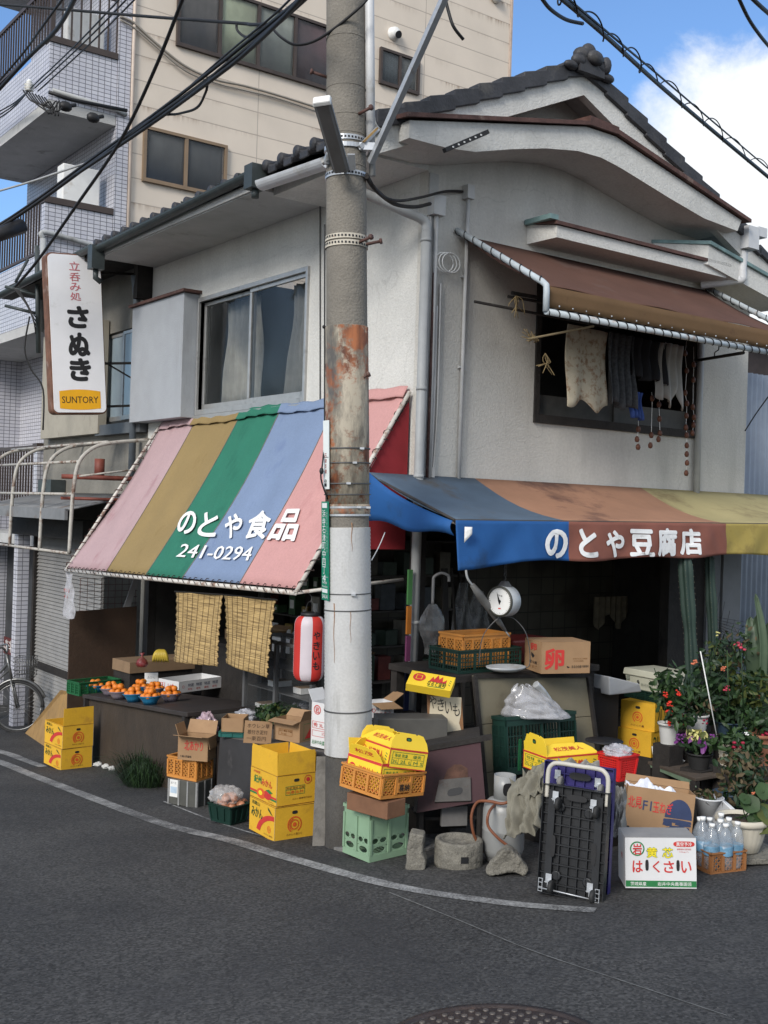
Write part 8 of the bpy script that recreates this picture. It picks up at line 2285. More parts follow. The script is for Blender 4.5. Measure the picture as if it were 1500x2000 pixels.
def deco_ring(mb,wx,wy,h):
 w=face(mb,'L',wx,wy,h)
 hole(mb,w*.5,h*.80,w*.07,h*.05);mb.ring(w*.5,h*.44,w*.12,w*.15,ORA,0,-60,240,28);mb.ring(w*.5,h*.44,w*.07,w*.09,ORA);mb.ring(w*.5,h*.44,0,w*.04,ORA);mb.txt('みかんの里',w*.3,h*.1,w*.4,h*.08,BRN)
 w=face(mb,'F',wx,wy,h);mb.txt('2L',w*.15,h*.3,w*.5,h*.5,DKG,off=.03)
carton('lower of two dim yellow mandarin cartons below the white storage box',c,rz,wx,wy,h1,M_YEL,deco_ring,False,(),'yellow mandarin cartons')
q=p+Vector((.03,.0,h1+.001));c2=centre(q,rz,wx,wy)
h2=54/ppm
carton('upper of two dim yellow mandarin cartons below the white storage box',c2,rz+.03,wx,wy,h2,M_YEL,deco_ring,False,(),'yellow mandarin cartons')
zz=q.z+h2+.001
p,rz,wx,wy,ppm=fit(1281,1373,62,56,1.0,'z',z=zz)
hg=19/ppm;c3=centre(p,rz,wx,wy)
crate('dark green crate between the yellow cartons and the white storage box',c3,rz,wx,wy,hg,M_DGC,'grid',(3,3))
sb=thing('storage_box','cream white storage box with lid and black paw print beside the cactus','box',c3+Vector((0,0,hg+.001)),rz)
M_CRM=mat('cream_plastic',(0.46,0.46,0.37),0.5,0.05,6,stain=(0.30,0.28,0.20),stain_amt=0.25)
hs=33/ppm
mb=MB();mb.hexa([(-wx*.45,-wy*.45,0),(wx*.45,-wy*.45,0),(wx*.45,wy*.45,0),(-wx*.45,wy*.45,0)],[(-wx/2,-wy/2,hs),(wx/2,-wy/2,hs),(wx/2,wy/2,hs),(-wx/2,wy/2,hs)])
mb.plane((-wx/2+.0,-wy*.475-.008,0),(1,0,0),(0,0,1));w=wx
mb.disc(w*.16,hs*.55,.018,1,4)
for k in range(5):a=R(20+35*k);mb.disc(w*.16+.032*math.cos(a),hs*.58+.032*math.sin(a),.006,1,4)
mb.txt('アニマル',w*.34,hs*.30,w*.5,hs*.35,2,4,off=.02);mb.txt('通気孔',w*.4,hs*.72,w*.4,hs*.07,1,4)
mb.plane((-wx*.475-.008,wy/2,0),(0,-1,0),(0,0,1));mb.txt('9',wy*.40,hs*.28,wy*.07,hs*.3,1,4,off=.05);mb.txt('株式会社',wy*.52,hs*.28,wy*.38,hs*.16,3,4);mb.rect(wy*.06,hs*.5,wy*.16,hs*.78,3,4)
mb.build('box_body',[M_CRM,M_INK,M_PRDK,mat('grey_print',(0.20,0.22,0.18),0.7)],sb,bev=.004)
mb=MB();mb.hexa([(-wx*.54,-wy*.54,hs-.03),(wx*.54,-wy*.54,hs-.03),(wx*.54,wy*.54,hs-.03),(-wx*.54,wy*.54,hs-.03)],[(-wx*.52,-wy*.52,hs+.03),(wx*.52,-wy*.52,hs+.03),(wx*.52,wy*.52,hs+.03),(-wx*.52,wy*.52,hs+.03)]);mb.build('lid',M_CRM,sb,bev=.008)
c=W(1182,1349,y=-.75);mb=MB();mb.hexa([(-.16,-.2,0),(.26,-.2,0),(.26,.14,0),(-.16,.14,0)],[(-.20,-.22,.17),(.20,-.22,.08),(.20,.16,.08),(-.20,.16,.17)])
tag(mb.build('foam_box',mat('dim_styrofoam',(0.42,0.43,0.44),0.8,0.06,8),None,c,0,bev=.01),'pale styrofoam box wedged between the tan panel and the black board','foam box')
a,b=W(1152,1445,y=-.85),W(1206,1440,y=-.85);mb=MB();mb.bx(0,b.x-a.x,0,.35,gz(a.x,a.y)-a.z,.44);tag(mb.build('black_cabinet',M_BLACK,None,a),'plain black cabinet under the styrofoam box','cabinet')
# bottles in an orange brown crate, pails, pots, concrete block
p,rz,wx,wy,ppm=fit(1388,1708,42,66,.85)
c=centre(p,rz,wx,wy);hh=43/ppm
crate('brown orange crate of empty water bottles at the right kerb',c-Vector((0,0,.005)),rz,wx,wy,hh,mat('faded_brown_crate',(0.27,0.115,0.04),0.6,0.12,6),'diamond',(3,3))
M_PET=film('clear_bottle_plastic',(0.42,0.46,0.50),.30,.08)
M_LBL=mat('blue_bottle_label',(0.14,0.30,0.44),0.5,0.5,9,stain=(0.6,0.65,0.7),stain_amt=.45,stain_scale=14)
bt0=None
for i in range(3):
 for j in range(3):
  l=Vector((-wx*.32+wx*.31*i+jit(.01),-wy*.30+wy*.30*j+jit(.01),.016));l.rotate(Matrix.Rotation(rz,3,'Z'));loc=c+l
  if bt0 is None:
   bt=thing('water_bottle','','bottle',loc,0,'water bottles in the crate')
   mb=MB();mb.lathe([(.0,.0),(.036,.0),(.043,.01),(.043,.08),(.040,.085),(.043,.09),(.043,.17),(.040,.20),(.026,.245),(.0145,.265),(.0145,.28)],20);mb.build('bottle_body',M_PET,bt)
   mb=MB();mb.lathe([(.0438,.095),(.0442,.096),(.0442,.155),(.0438,.156)],20);mb.build('label',M_LBL,bt)
   mb=MB();mb.lathe([(.0165,.275),(.0165,.298),(.0,.298)],14);mb.build('cap',M_WHITE,bt)
   bt0=bt
  else:bt=copy_tree(bt0,loc,random.random()*6,rot=(jit(.10),jit(.10),random.random()*6))
  bt['label']='clear two litre water bottle with a blue label in the brown orange crate'
  bt.scale=(1.08,1.08,.95+jit(.05))
M_PAIL=mat('white_plastic_pail',(0.62,0.64,0.66),0.35,0.05,6)
def pail(label,loc,s_,rot):
 t=thing('pail',label,'bucket',loc,0,None,rot)
 mb=MB();mb.lathe([(.0,0),(.075,0),(.098,.17),(.104,.172),(.104,.182),(.096,.182),(.073,.006),(0,.006)],28);mb.build('pail_body',M_PAIL,t)
 mb=MB();mb.tube(smooth_path([(-.10,0,.165),(-.07,-.05,.12),(0,-.105,.09),(.07,-.05,.12),(.10,0,.165)]),.0035,5);mb.build('pail_handle',M_WIRE,t);t.scale=(s_,)*3
 return t
c=W(1384,1606,d=7.75);pail('upright white pail with withered stalks behind the water bottles',c,.98,(0,0,.4))
mb=MB();leaf_cloud(mb,(0,0,0),(.10,.10,.045),60,.03,[3,3,0]);tag(mb.build('withered_stalks',LFS,None,c+Vector((-.03,0,.20))),'withered stalks hanging over the rim of the upright white pail','plant')
pail('tipped white pail leaning against the upright one',W(1402,1612,d=7.6),.85,(R(10),R(38),-.5))
mb=MB();q=W(1395,1612,d=7.8);mb.bx(-.22,.22,-.12,.16,gz(q.x,q.y)-q.z,-.004);tag(mb.build('stand',M_DKW,None,q,-.5),'dark stand under the two white pails','stand')
# ===== PLANTS AND POTS, RIGHT EDGE
M_POTW=mat('white_ribbed_pot',(0.50,0.50,0.48),0.6,0.06,6,stain=(0.30,0.29,0.26),stain_amt=0.3)
M_POTC=mat('cream_plastic_pot',(0.52,0.48,0.39),0.55,0.07,5,stain=(0.30,0.27,0.21),stain_amt=0.35,stain_scale=4,streak=True)
M_POTT=mat('terracotta_pot',(0.28,0.12,0.065),0.85,0.15,6,stain=(0.36,0.26,0.2),stain_amt=0.3)
M_POTB=mat('dark_blue_pot',(0.03,0.055,0.085),0.5,0.15,6)
M_POTK=mat('black_pot',(0.02,0.02,0.02),0.6,0.2,6)
M_SOIL=mat('potting_soil',(0.045,0.032,0.022),0.95,0.4,20,0.6,40)
M_FR=mat('red_petal',(0.55,0.03,0.015),0.5,0.15,20);M_FP=mat('pink_petal',(0.52,0.06,0.10),0.5,0.2,20);M_FC=mat('crimson_petal',(0.30,0.01,0.04),0.5,0.2,20);M_FY=mat('cream_yellow_leaf',(0.55,0.52,0.20),0.5,0.15,14);M_FV=mat('purple_petal',(0.14,0.03,0.16),0.5,0.2,20);M_FO=mat('salmon_petal',(0.55,0.16,0.08),0.5,0.2,20)
def potted(label,u,v,d,pr,ph,pm,clouds,flowers=(),ribs=0,cat='potted plant',stems=6):
 """pot base at photo pixel u, v; clouds: (pixel u, v, depth shift, radii, n, size, materials); flowers: (u, v, dd, material, r)"""
 o=W(u,v,d=d)
 t=thing('potted_plant',label,cat,o)
 if pm:
  mb=MB();prof=[(.0,0),(pr*.72,0)]
  n=ribs or 6
  for i in range(n+1):
   f=i/n;prof.append((pr*(.72+.22*f)+(.004 if ribs and i%2 else 0),ph*.88*f+.001))
  prof+=[(pr*1.03,ph*.885),(pr*1.05,ph),(pr*.95,ph),(pr*.90,ph*.86),(0,ph*.85)]
  k=mb.lathe(prof,30).build('pot',pm,t)
  mb=MB();mb.lathe([(0,ph*.9),(pr*.9,ph*.875)],24);mb.build('soil',M_SOIL,k)
 mb,sm=MB(),MB()
 for cu,cv,dd,rad,n,size,ms in clouds:
  c=W(cu,cv,d=d+dd)-o
  leaf_cloud(mb,c,rad,n,size,ms)
  for k in range(stems):
   e=c+Vector((jit(rad[0]),jit(rad[1]),jit(rad[2])))*.8
   sm.tube(smooth_path([(jit(pr*.4),jit(pr*.4),ph*.85),e*.5+Vector((jit(.03),jit(.03),.03+ph*.3)),e],4),.0035,5)
 mb.build('foliage',LFS+[M_FY,M_FV],t)
 if stems:sm.build('stem',M_LF2,t)
 for fu,fv,dd,m,r in flowers:
  c=W(fu,fv,d=d+dd)-o;q=MB()
  for k in range(9):q.ball(c+Vector((jit(r),jit(r),jit(r)))*.75,r*.42,8,sq=(1,1,.7))
  q.build('flower',m,t)
 mb=MB();b=min(.18,pr)
 mb.bx(-b,b,-b,b,gz(o.x,o.y)-o.z,-.002)
 if gz(o.x,o.y)-o.z<-.03:tag(mb.build('pot_stand',M_DKW,None,o),'dark block under the '+' '.join(label.split()[:10]),'stand')
 return t
potted('red flowered bushy plant in a white pot left of the ribbed white pot',1305,1452,9.0,.085,.17,M_POTW,[(1312,1345,.0,(.18,.18,.22),190,.042,[0,0,1]),(1330,1400,-.15,(.16,.12,.10),90,.04,[0,1])],
[(1308,1375,-.15,M_FR,.03),(1306,1393,-.15,M_FR,.026),(1325,1353,-.15,M_FR,.024),(1300,1357,-.15,M_FR,.024),(1332,1395,-.15,M_FR,.026),(1328,1413,-.15,M_FR,.026),(1308,1413,-.15,M_FR,.02)])
potted('leafy shrub with salmon flowers in a white ribbed pot behind the kale',1358,1432,9.15,.105,.16,M_POTW,[(1385,1345,.1,(.24,.2,.24),300,.038,[0,1,1]),(1365,1375,.0,(.18,.15,.10),90,.038,[0,3,1]),(1400,1285,.2,(.20,.16,.18),120,.034,[1,1,2])],
[(1358,1293,.0,M_FO,.026),(1420,1343,-.05,M_FP,.03),(1412,1306,.0,M_FO,.022),(1362,1362,0,M_FO,.02)],9)
potted('yellow green geranium in a dark blue pot at the right edge',1422,1432,9.3,.12,.10,M_POTB,[(1462,1345,.0,(.26,.2,.17),300,.040,[2,2,0,1]),(1440,1400,.0,(.26,.2,.13),190,.04,[0,1,1])],
[(1487,1362,0,M_FO,.025),(1400,1392,0,M_FP,.02),(1372,1408,-.2,M_FC,.036)])
potted('tall thin rose with a pink flower among the shrubs',1430,1440,9.6,.09,.10,M_POTK,[(1440,1260,.0,(.22,.18,.20),90,.034,[0,1,3]),(1428,1290,.1,(.17,.15,.10),60,.034,[0,3])],[(1445,1262,-.1,M_FP,.042),(1402,1238,0,M_FY,.022)],0,'potted plant',8)
potted('ornamental kale with pale yellow centre in a black pot on the low table',1365,1500,8.62,.10,.12,M_POTK,[(1362,1448,.0,(.17,.15,.07),150,.045,[0,1,1,5]),(1360,1436,-.05,(.09,.09,.05),60,.035,[4,4,2])],[(1392,1441,-.05,M_FV,.03),(1328,1440,0,M_FV,.03)],0,'potted plant',3)
potted('geranium with a deep red flower in a small cream ribbed pot',1421,1494,8.5,.075,.14,M_POTC,[(1437,1450,.0,(.21,.16,.10),150,.042,[0,0,1]),(1465,1465,-.05,(.14,.12,.12),90,.04,[0,1])],[(1441,1457,-.15,M_FC,.04),(1458,1433,-.1,M_WHITE,.016)],10)
potted('green plant in a tall terracotta pot at the right edge',1483,1492,8.7,.11,.24,M_POTT,[(1490,1405,.0,(.2,.16,.10),120,.042,[0,1,1])],[(1496,1432,-.1,M_FC,.034)],0)
potted('half dried shrub above the big cream pot',1470,1600,7.9,.12,.10,M_POTK,[(1462,1525,.0,(.24,.18,.24),330,.032,[3,3,1,1]),(1440,1490,.05,(.20,.14,.10),110,.034,[3,0,1])],[(1472,1549,-.2,M_FO,.014)],0,'potted plant',10)
bp_=G(1462,1688)+Vector((.06,.10,.055))
bp=thing('potted_plant','big cream fluted pot with round green leaves on a grey concrete slab','potted plant',bp_)
ppm=FPX/(bp_-CAM).dot(_ef);pr,ph=50/ppm,66/ppm
mb=MB();NSG=72;prof=[(.60,0),(.66,.02),(.80,.35),(.90,.70),(.92,.80)]
vs=[];
for r_,z in prof:
 for j in range(NSG):a=2*PI*j/NSG;k=1+.018*math.cos(24*a)*(1 if .02<z<.8 else 0);vs.append((pr*r_*k*math.cos(a),pr*r_*k*math.sin(a),ph*z))
mb.add(vs,[(i*NSG+j,i*NSG+(j+1)%NSG,(i+1)*NSG+(j+1)%NSG,(i+1)*NSG+j)for i in range(len(prof)-1)for j in range(NSG)],0,True)
mb.lathe([(pr*.92,ph*.80),(pr*1.02,ph*.82),(pr*1.04,ph*.92),(pr*.98,ph),(pr*.88,ph*.99),(pr*.84,ph*.88)],48);mb.build('pot',M_POTC,bp)
mb=MB();mb.lathe([(0,ph*.9),(pr*.86,ph*.89)],24);mb.build('soil',M_SOIL,bp)
mb=MB();st_=MB()
for u,v,r in((1466,1570,.06),(1485,1588,.05),(1492,1545,.055),(1498,1590,.07),(1474,1600,.045),(1490,1612,.06),(1455,1560,.04)):
 c=W(u,v,d=(bp_-CAM).dot(_ef)-.1)-bp_;nrm=(cf+Vector((jit(.5),jit(.5),.6))).normalized();t_=nrm.orthogonal().normalized();b_=nrm.cross(t_)
 vs=[c-nrm*.012]+[c+(t_*math.cos(a)+b_*math.sin(a))*r*(1+.06*math.sin(5*a))for a in[2*PI*k/16 for k in range(16)]]
 mb.add(vs,[(0,1+k,1+(k+1)%16)for k in range(16)],random.choice([0,0,2]),True);st_.tube(smooth_path([(jit(.05),jit(.05),ph*.88),c*.6+Vector((0,0,.05)),c]),.004,5)
mb.build('round_leaf',LFS,bp);st_.build('stem',M_LF1,bp)
mb=MB();q=bp_-Vector((0,0,.004))
mb.bx(-.20,.24,-.18,.18,-.035,0);mb.bx(-.18,-.10,-.15,.15,gz(q.x,q.y)-q.z-.01,-.036);mb.bx(.10,.2,-.15,.15,gz(q.x,q.y)-q.z-.01,-.036)
tag(mb.build('concrete_slab',M_STN,None,q,-.45,bev=.006),'grey concrete slab on two feet under the big cream pot','concrete slab')
bk_=W(1424,1602,d=8.0);t=thing('pail','dark blue grey bucket behind the tipped white pail','bucket',bk_)
mb=MB();mb.lathe([(0,0),(.085,0),(.115,.19),(.122,.192),(.122,.205),(.110,.205),(.08,.01),(0,.008)],26);mb.build('pail_body',M_POTB,t)
mb=MB();mb.bx(-.1,.1,-.1,.1,gz(bk_.x,bk_.y)-bk_.z,-.003);tag(mb.build('pot_stand',M_DKW,None,bk_),'dark block carrying the dark blue grey bucket','stand')
# cacti and broad blades
M_CAC=mat('blue_green_cactus',(0.022,0.042,0.033),0.6,0.2,6,stain=(0.07,0.075,0.04),stain_amt=0.35,stain_scale=4)
def cactus(label,u0,v0,u1,v1,d,r,bulge):
 o=W(u0,v0,d=d);e=W(u1,v1,d=d)-o
 t=thing('cactus',label,'cactus',o)
 mb=MB();n,k=40,26;vs=[]
 for i in range(k+1):
  f=i/k;rr=r*(1+.10*math.sin(f*9+bulge)+.06*math.sin(23*f))*(1 if f<.93 else math.sqrt(max(.02,1-((f-.93)/.07)**2)))
  for j in range(n):a=2*PI*j/n;q=rr*(1+.22*math.cos(5*a));vs.append(e*f+Vector((q*math.cos(a)+.015*math.sin(5*f),q*math.sin(a),0)))
 mb.add(vs,[(i*n+j,i*n+(j+1)%n,(i+1)*n+(j+1)%n,(i+1)*n+j)for i in range(k)for j in range(n)],0,True);mb.build('cactus_stem',M_CAC,t)
 mb=MB()
 for i in range(3,k):
  f=i/k
  for j in range(5):a=2*PI*j/5;q=r*1.27*(1+.10*math.sin(f*9+bulge));mb.ball(e*f+Vector((q*math.cos(a)+.015*math.sin(5*f),q*math.sin(a),0)),.004,5)
 mb.build('areoles',mat('pale_spines',(0.12,0.11,0.08),0.8),t)
 mb=MB();mb.lathe([(0,0),(r*1.5,0),(r*2.0,.2),(r*1.85,.2),(r*1.7,.17),(0,.17)],24,0,(0,0,-.17));mb.build('pot',M_POTK,t)
 mb=MB();mb.bx(-.12,.12,-.12,.12,gz(o.x,o.y)-o.z,-.173);tag(mb.build('pot_stand',M_DKW,None,o),'dark block under the '+' '.join(label.split()[:7]),'stand')
cactus('tall thick ribbed cactus reaching up to the shop awning',1352,1372,1340,1080,10.0,.052,1.0)
cactus('tall thin ribbed cactus behind the shrubs right of the thick one',1392,1330,1388,1080,10.4,.040,2.5)
bl_=thing('potted_plant','broad bladed plant with tall upright leaves at the right edge before the white board','potted plant',W(1486,1400,d=9.6));BLO=Vector(bl_.location)
mb=MB()
for(u0,v0),(u1,v1),(u2,v2),w in(((1478,1400),(1470,1280),(1466,1205),.055),((1486,1400),(1484,1290),(1480,1200),.06),((1494,1400),(1497,1300),(1502,1215),.055),((1484,1400),(1492,1260),(1476,1160),.03),((1490,1400),(1512,1270),(1530,1190),.05)):
 a,b,c=[W(u,v,d=9.6+jit(.1))-BLO for u,v in((u0,v0),(u1,v1),(u2,v2))]
 pts=smooth_path([a,b,c],7);k=len(pts)
 mb.sheet(lambda s,t,pts=pts,k=k,w=w:pts[min(k-1,int(round(t*(k-1))))]+_er*((s-.5)*2*w*(.45+.75*math.sin(PI*min(1,t*.95+.05))))*(1 if t<.98 else .1)+_ef*(.02*(1-abs(2*s-1))),4,k-1,th=.004)
mb.build('leaf_blade',mat('grey_green_blade',(0.062,0.095,0.055),0.5,0.2,6,sub=0.1),bl_)
mb=MB();mb.lathe([(0,0),(.1,0),(.13,.2),(.12,.2),(.1,.17),(0,.17)],24,0,(0,0,-.19));mb.build('pot',M_POTT,bl_)
mb=MB();mb.bx(-.12,.12,-.12,.12,gz(BLO.x,BLO.y)-BLO.z,-.193);tag(mb.build('pot_stand',M_DKW,None,BLO),'dark block carrying the broad bladed plant','stand')
for lab,a,b,m,d in(('thin white tube stake slanting through the shrubs',(1368,1272),(1400,1438),M_WHITE,8.9),('thin green stake standing among the shrubs',(1420,1270),(1424,1400),M_LF1,9.0),('thin green stake at the right of the shrubs',(1448,1276),(1452,1390),M_LF2,9.0)):
 p,q=W(*b,d=d),W(*a,d=d);mb=MB();mb.tube([Vector(),q-p],.005,6);tag(mb.build('plant_stake',m,None,p),lab,'stake')
a,b=W(1398,1205,y=-.1),W(1460,1255,y=-.15)
mb=MB()
for k in range(7):
 mb.tube([Vector((0,0,-.02*k))+(b-a)*k/6*.2,(b-a)+Vector((0,0,.22-.05*k))],.003,4);mb.tube([(b-a)*k/6,(b-a)*k/6+Vector((.05,0,.26-.05*k))],.003,4)
tag(mb.build('wire_grid',M_WIRE,None,a),'grey wire grid leaning against the white board behind the shrubs','wire mesh')
# ===== LAUNDRY AND DRIED FRUIT AT THE UPPER WINDOW
def hang(label,P0,P1,drop,m,name='towel',cat='laundry',fold=.03,waves=4,skew=0.0,ragged=.04,seed=0):
 a,b=W(*P0,y=-.45),W(*P1,y=-.45)
 o=(a+b)/2;mb=MB()
 h=drop/(FPX/(o-CAM).dot(_ef))
 def fn(u,v):
  p=a.lerp(b,u)-o
  return p+Vector((skew*v,fold*math.sin(2*PI*waves*u+2*v+seed)*(.4+.6*v)+.02*math.sin(5*v),-h*v*(1+ragged*math.sin(3.1*u*PI+seed)+.03*u)))
 mb.sheet(fn,26,12,th=.004)
 return tag(mb.build(name,m,None,o),label,cat)
def floral():
 m=mat('floral_towel',(0.50,0.44,0.33),0.9,0.12,6,0.3,150,sub=.2,stain=(0.28,0.16,0.09),stain_amt=0.62,stain_scale=16)
 return m
hang('cream floral towel hanging in the upper window',(1110,632),(1188,650),150,floral(),waves=2,seed=1,ragged=.07,fold=.018)
hang('dark patterned jacket hanging in the upper window',(1190,648),(1240,658),140,mat('dark_check_cloth',(0.05,0.052,0.055),0.9,0.5,40),name='jacket',seed=3,fold=.05)
hang('black top hanging in the middle of the upper window',(1232,656),(1300,672),78,mat('black_cloth',(0.012,0.012,0.014),0.9,0.2,8),name='black_shirt',seed=4,fold=.05)
hang('pale grey shirt hanging at the right of the upper window',(1298,668),(1334,676),105,mat('pale_grey_cloth',(0.42,0.41,0.38),0.9,0.1,6,sub=.2),name='shirt',seed=5,waves=3,ragged=.2)
hang('faded cream cloth behind the pale grey shirt',(1284,668),(1310,672),108,mat('faded_cloth',(0.33,0.31,0.28),0.9,0.1,6,sub=.2),name='cloth',seed=6,waves=2)
hang('blue rag hanging low in the upper window',(1232,762),(1256,768),52,mat('blue_cloth',(0.03,0.06,0.20),0.9,0.2,8),name='cloth',seed=7)
for lab,a,b,r in(('long dark bamboo pole sticking out left of the upper window',(927,589,-.30),(1190,640,-.40),.013),('upper short bamboo pole at the left of the upper window',(1000,572,-.25),(1100,590,-.3),.018),('middle short bamboo pole at the left of the upper window',(992,579,-.22),(1080,594,-.3),.014),('pale bamboo laundry pole slanting out under the brown awning',(1032,662,-.5),(1160,637,-1.0),.010)):
 p,q=W(a[0],a[1],y=a[2]),W(b[0],b[1],y=b[2]);mb=MB();mb.tube([Vector(),q-p],r,8);tag(mb.build('bamboo_pole',M_DKW if 'pale' not in lab else mat('pale_bamboo',(0.24,0.19,0.11),0.7,0.2,12),None,p),lab,'pole')
M_STRAW=mat('straw_rope',(0.27,0.20,0.10),0.9,0.2,12)
for k,(u,v,n)in enumerate(((1008,578,8),(1042,655,14),(1065,690,7))):
 mb=MB()
 for i in range(n):mb.tube(smooth_path([(0,0,0),(jit(.05),jit(.03),-.05+jit(.03)),(jit(.10)-(.05 if k==1 else 0),jit(.05),(-.14 if k!=1 else-.02)+jit(.06))],3),.004,4)
 tag(mb.build('straw_tuft',M_STRAW,None,W(u,v,y=-.45)),('tuft of straw tied on the short bamboo poles','frayed straw end on the pale bamboo laundry pole','small straw tassel below the laundry pole')[k],'straw')
M_PER=mat('dried_persimmon',(0.105,0.040,0.022),0.6,0.3,12,stain=(0.10,0.04,0.025),stain_amt=0.4)
for k,(u,v0,vs_,lab)in enumerate(((1246,800,(838,858,873),'leftmost string of dried persimmons below the laundry'),(1272,790,(778,850,870),'second string of dried persimmons from the left'),(1288,800,(790,818,846,858),'third string of dried persimmons from the left'),(1340,690,(690,724,767,788,812,835,850,870,887,904,924),'longest string of dried persimmons right of the window'),(1354,700,(712,742,795,815,830,846),'rightmost string of dried persimmons close to the drainpipe'))):
 o=W(u,v0,y=-.35);t=thing('persimmon_string',lab,'dried fruit',o,0,'strings of dried persimmons')
 pts=[W(u+jit(2),v,y=-.35)-o for v in vs_]
 mb=MB();mb.tube([Vector((0,0,.12))]+pts,.003,4);mb.build('string',M_WHITE,t)
 for p in pts:mb=MB();mb.lathe([(0,-.03),(.018,-.026),(.027,-.005),(.022,.018),(.010,.026),(.0,.03)],10,0,p,None,True,.8);mb.tube([p+Vector((-.016,0,.028)),p+Vector((.016,0,.030))],.003,4);mb.build('persimmon',M_PER,t)
# ===== MANHOLE, BICYCLE, LEFT DISTANCE
mc_=G(968,2046)
mh=thing('manhole_cover','round rusty brown manhole cover with raised studs in the street','manhole cover',mc_,0,None,(math.atan(GY),0,0))
M_IRON=mat('brown_cast_iron',(0.048,0.037,0.035),0.55,0.25,12,0.3,60,metal=.3,stain=(0.08,0.05,0.04),stain_amt=0.35,stain_scale=9)
M_STUD=mat('worn_stud',(0.12,0.105,0.095),0.5,0.25,14,metal=.3)
RM=.43
mb=MB();mb.lathe([(RM*.93,.0),(RM*.935,.007),(RM,.008),(RM*1.0,.003),(RM*1.01,-.01)],56);mb.build('cover_ring',M_IRON,mh)
mb=MB();mb.lathe([(.0,.003),(RM*.90,.0032),(RM*.92,.0)],56);cv=mb.build('cover',M_IRON,mh)
mb=MB()
for ring_,n in((.85,40),(.76,36),(.67,32),(.58,27),(.49,22)):
 for k in range(n):a=2*PI*(k+.5*(n%2))/n;mb.lathe([(.0125,.003),(.0115,.0075),(.0,.0078)],9,0,(RM*ring_*math.cos(a),RM*ring_*math.sin(a),0),None,False)
mb.build('studs',M_STUD,cv)['kind']='stuff'
mb=MB()
for k in range(5):
 a=2*PI*k/5
 mb.hexa([(RM*r*math.cos(a+da),RM*r*math.sin(a+da),.003)for r,da in((.12,-.5),(.40,-.28),(.42,.2),(.14,.45))],[(RM*r*math.cos(a+da),RM*r*math.sin(a+da),.008)for r,da in((.12,-.5),(.40,-.28),(.42,.2),(.14,.45))])
mb.build('relief',M_IRON,cv)
# bicycle
bo=G(-52,1432)
bi=thing('bicycle','grey city bicycle with upright handlebar and basket at the left edge','bicycle',bo,R(-30))
M_CHR=mat('dull_chrome',(0.20,0.20,0.195),0.35,0.15,8,metal=.7);M_TYR=mat('tyre_rubber',(0.03,0.03,0.03),0.8,0.2,8)
SC=1.16
for x in(-.52,.52):
 w=thing
 mb=MB();mb.tube([(x+.31*math.cos(a),0,.33+.31*math.sin(a))for a in[2*PI*k/36 for k in range(37)]],.018,8);wh=mb.build('wheel',M_TYR,bi)
 mb=MB();mb.tube([(x+.285*math.cos(a),0,.33+.285*math.sin(a))for a in[2*PI*k/36 for k in range(37)]],.011,6)
 for k in range(18):a=2*PI*k/18;mb.tube([(x+.02*math.cos(a+.8),.02*(-1)**k,.33+.02*math.sin(a+.8)),(x+.28*math.cos(a),0,.33+.28*math.sin(a))],.0018,4)
 mb.tube([(x,-.05,.33),(x,.05,.33)],.02,8);mb.build('rim',M_CHR,wh)
 mb=MB();mb.tube([(x+.345*math.cos(a),0,.33+.345*math.sin(a))for a in[R(20+9*k)for k in range(17)]],.02,6);mb.build('mudguard',M_CHR,bi)
mb=MB()
for p,q,r in(((.40,0,.88),(-.10,0,.30),.020),((.42,0,.80),(-.06,0,.36),.016),((-.10,0,.30),(-.26,0,.82),.018),((-.10,0,.30),(-.52,.05,.33),.012),((-.10,0,.30),(-.52,-.05,.33),.012),((-.24,0,.72),(-.52,.05,.33),.010),((-.24,0,.72),(-.52,-.05,.33),.010),((.37,0,.98),(.44,0,.66),.020)):mb.tube([p,q],r,8)
for s_ in(-1,1):mb.tube([(.44,.05*s_,.66),(.52,.055*s_,.33)],.012,8)
mb.build('frame',M_CHR,bi)
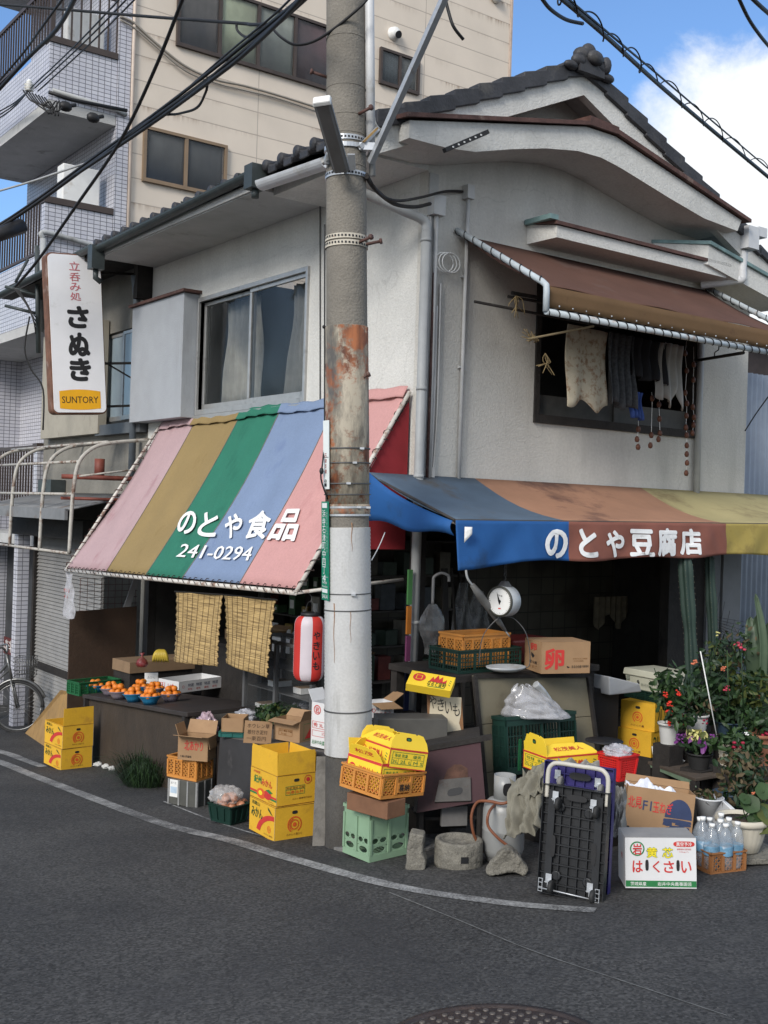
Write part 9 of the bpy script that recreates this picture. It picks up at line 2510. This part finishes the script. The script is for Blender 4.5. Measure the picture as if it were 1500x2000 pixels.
mb=MB();mb.tube(smooth_path([(.10,.28,1.04),(.22,.27,1.05),(.34,.15,1.08),(.37,0,1.0),(.34,-.15,1.08),(.22,-.27,1.05),(.10,-.28,1.04)]),.012,8);mb.build('handlebar',M_CHR,bi)
mb=MB();mb.hexa([(-.40,-.09,.82),(-.16,-.03,.83),(-.16,.03,.83),(-.40,.09,.82)],[(-.40,-.10,.88),(-.14,-.02,.88),(-.14,.02,.88),(-.40,.10,.88)]);mb.build('saddle',M_TYR,bi,bev=.01)
mb=MB()
for k in range(6):z=.72+.045*k;s_=.13+.006*k;mb.tube([(.48,-s_,z),(.72,-s_,z),(.72,s_,z),(.48,s_,z),(.48,-s_,z)],.004,4)
for k in range(8):mb.tube([(.50+.03*k,-.13,.72),(.50+.03*k,-.16,.945)],.003,4);mb.tube([(.50+.03*k,.13,.72),(.50+.03*k,.16,.945)],.003,4)
mb.build('basket',M_CHR,bi)
mb=MB();mb.tube([(-.10,-.06,.30),(-.10,.06,.30)],.03,10);mb.tube([(-.10,.07,.30),(.02,.07,.20)],.01,6);mb.bx(-.02,.08,.07,.16,.19,.205);mb.tube([(-.10,-.07,.30),(-.22,-.07,.40)],.01,6);mb.bx(-.26,-.18,-.16,-.07,.39,.405);mb.build('crank',M_TYR,bi)
bi.scale=(SC,)*3
# ground floor of the flats behind the bicycle
for lab,x in(('left tiled pillar of the flats behind the bicycle',-.95),('right tiled pillar of the flats beside the roller shutter',-.30)):
 mb=MB();mb.bx(-.09,.09,-.09,.09,-.2,3.1);tag(mb.build('tiled_pillar',M_BTILE,None,(x,9.35+(0 if x>-.5 else 1.2),gz(x,9.4))),lab,'pillar')
mb=MB();mb.plane((.885,14.2,gz(0,13)+.9),(0,-1,0),(0,0,1));mb.rect(0,0,1.4,.32,0);mb.txt('小料理',.1,.05,1.2,.22,1,1);tag(mb.build('red_poster',[mat('dim_red',(0.09,0.02,0.02),0.7),M_WHITE]),'dim red poster on the dark shopfront behind the bicycle','poster')
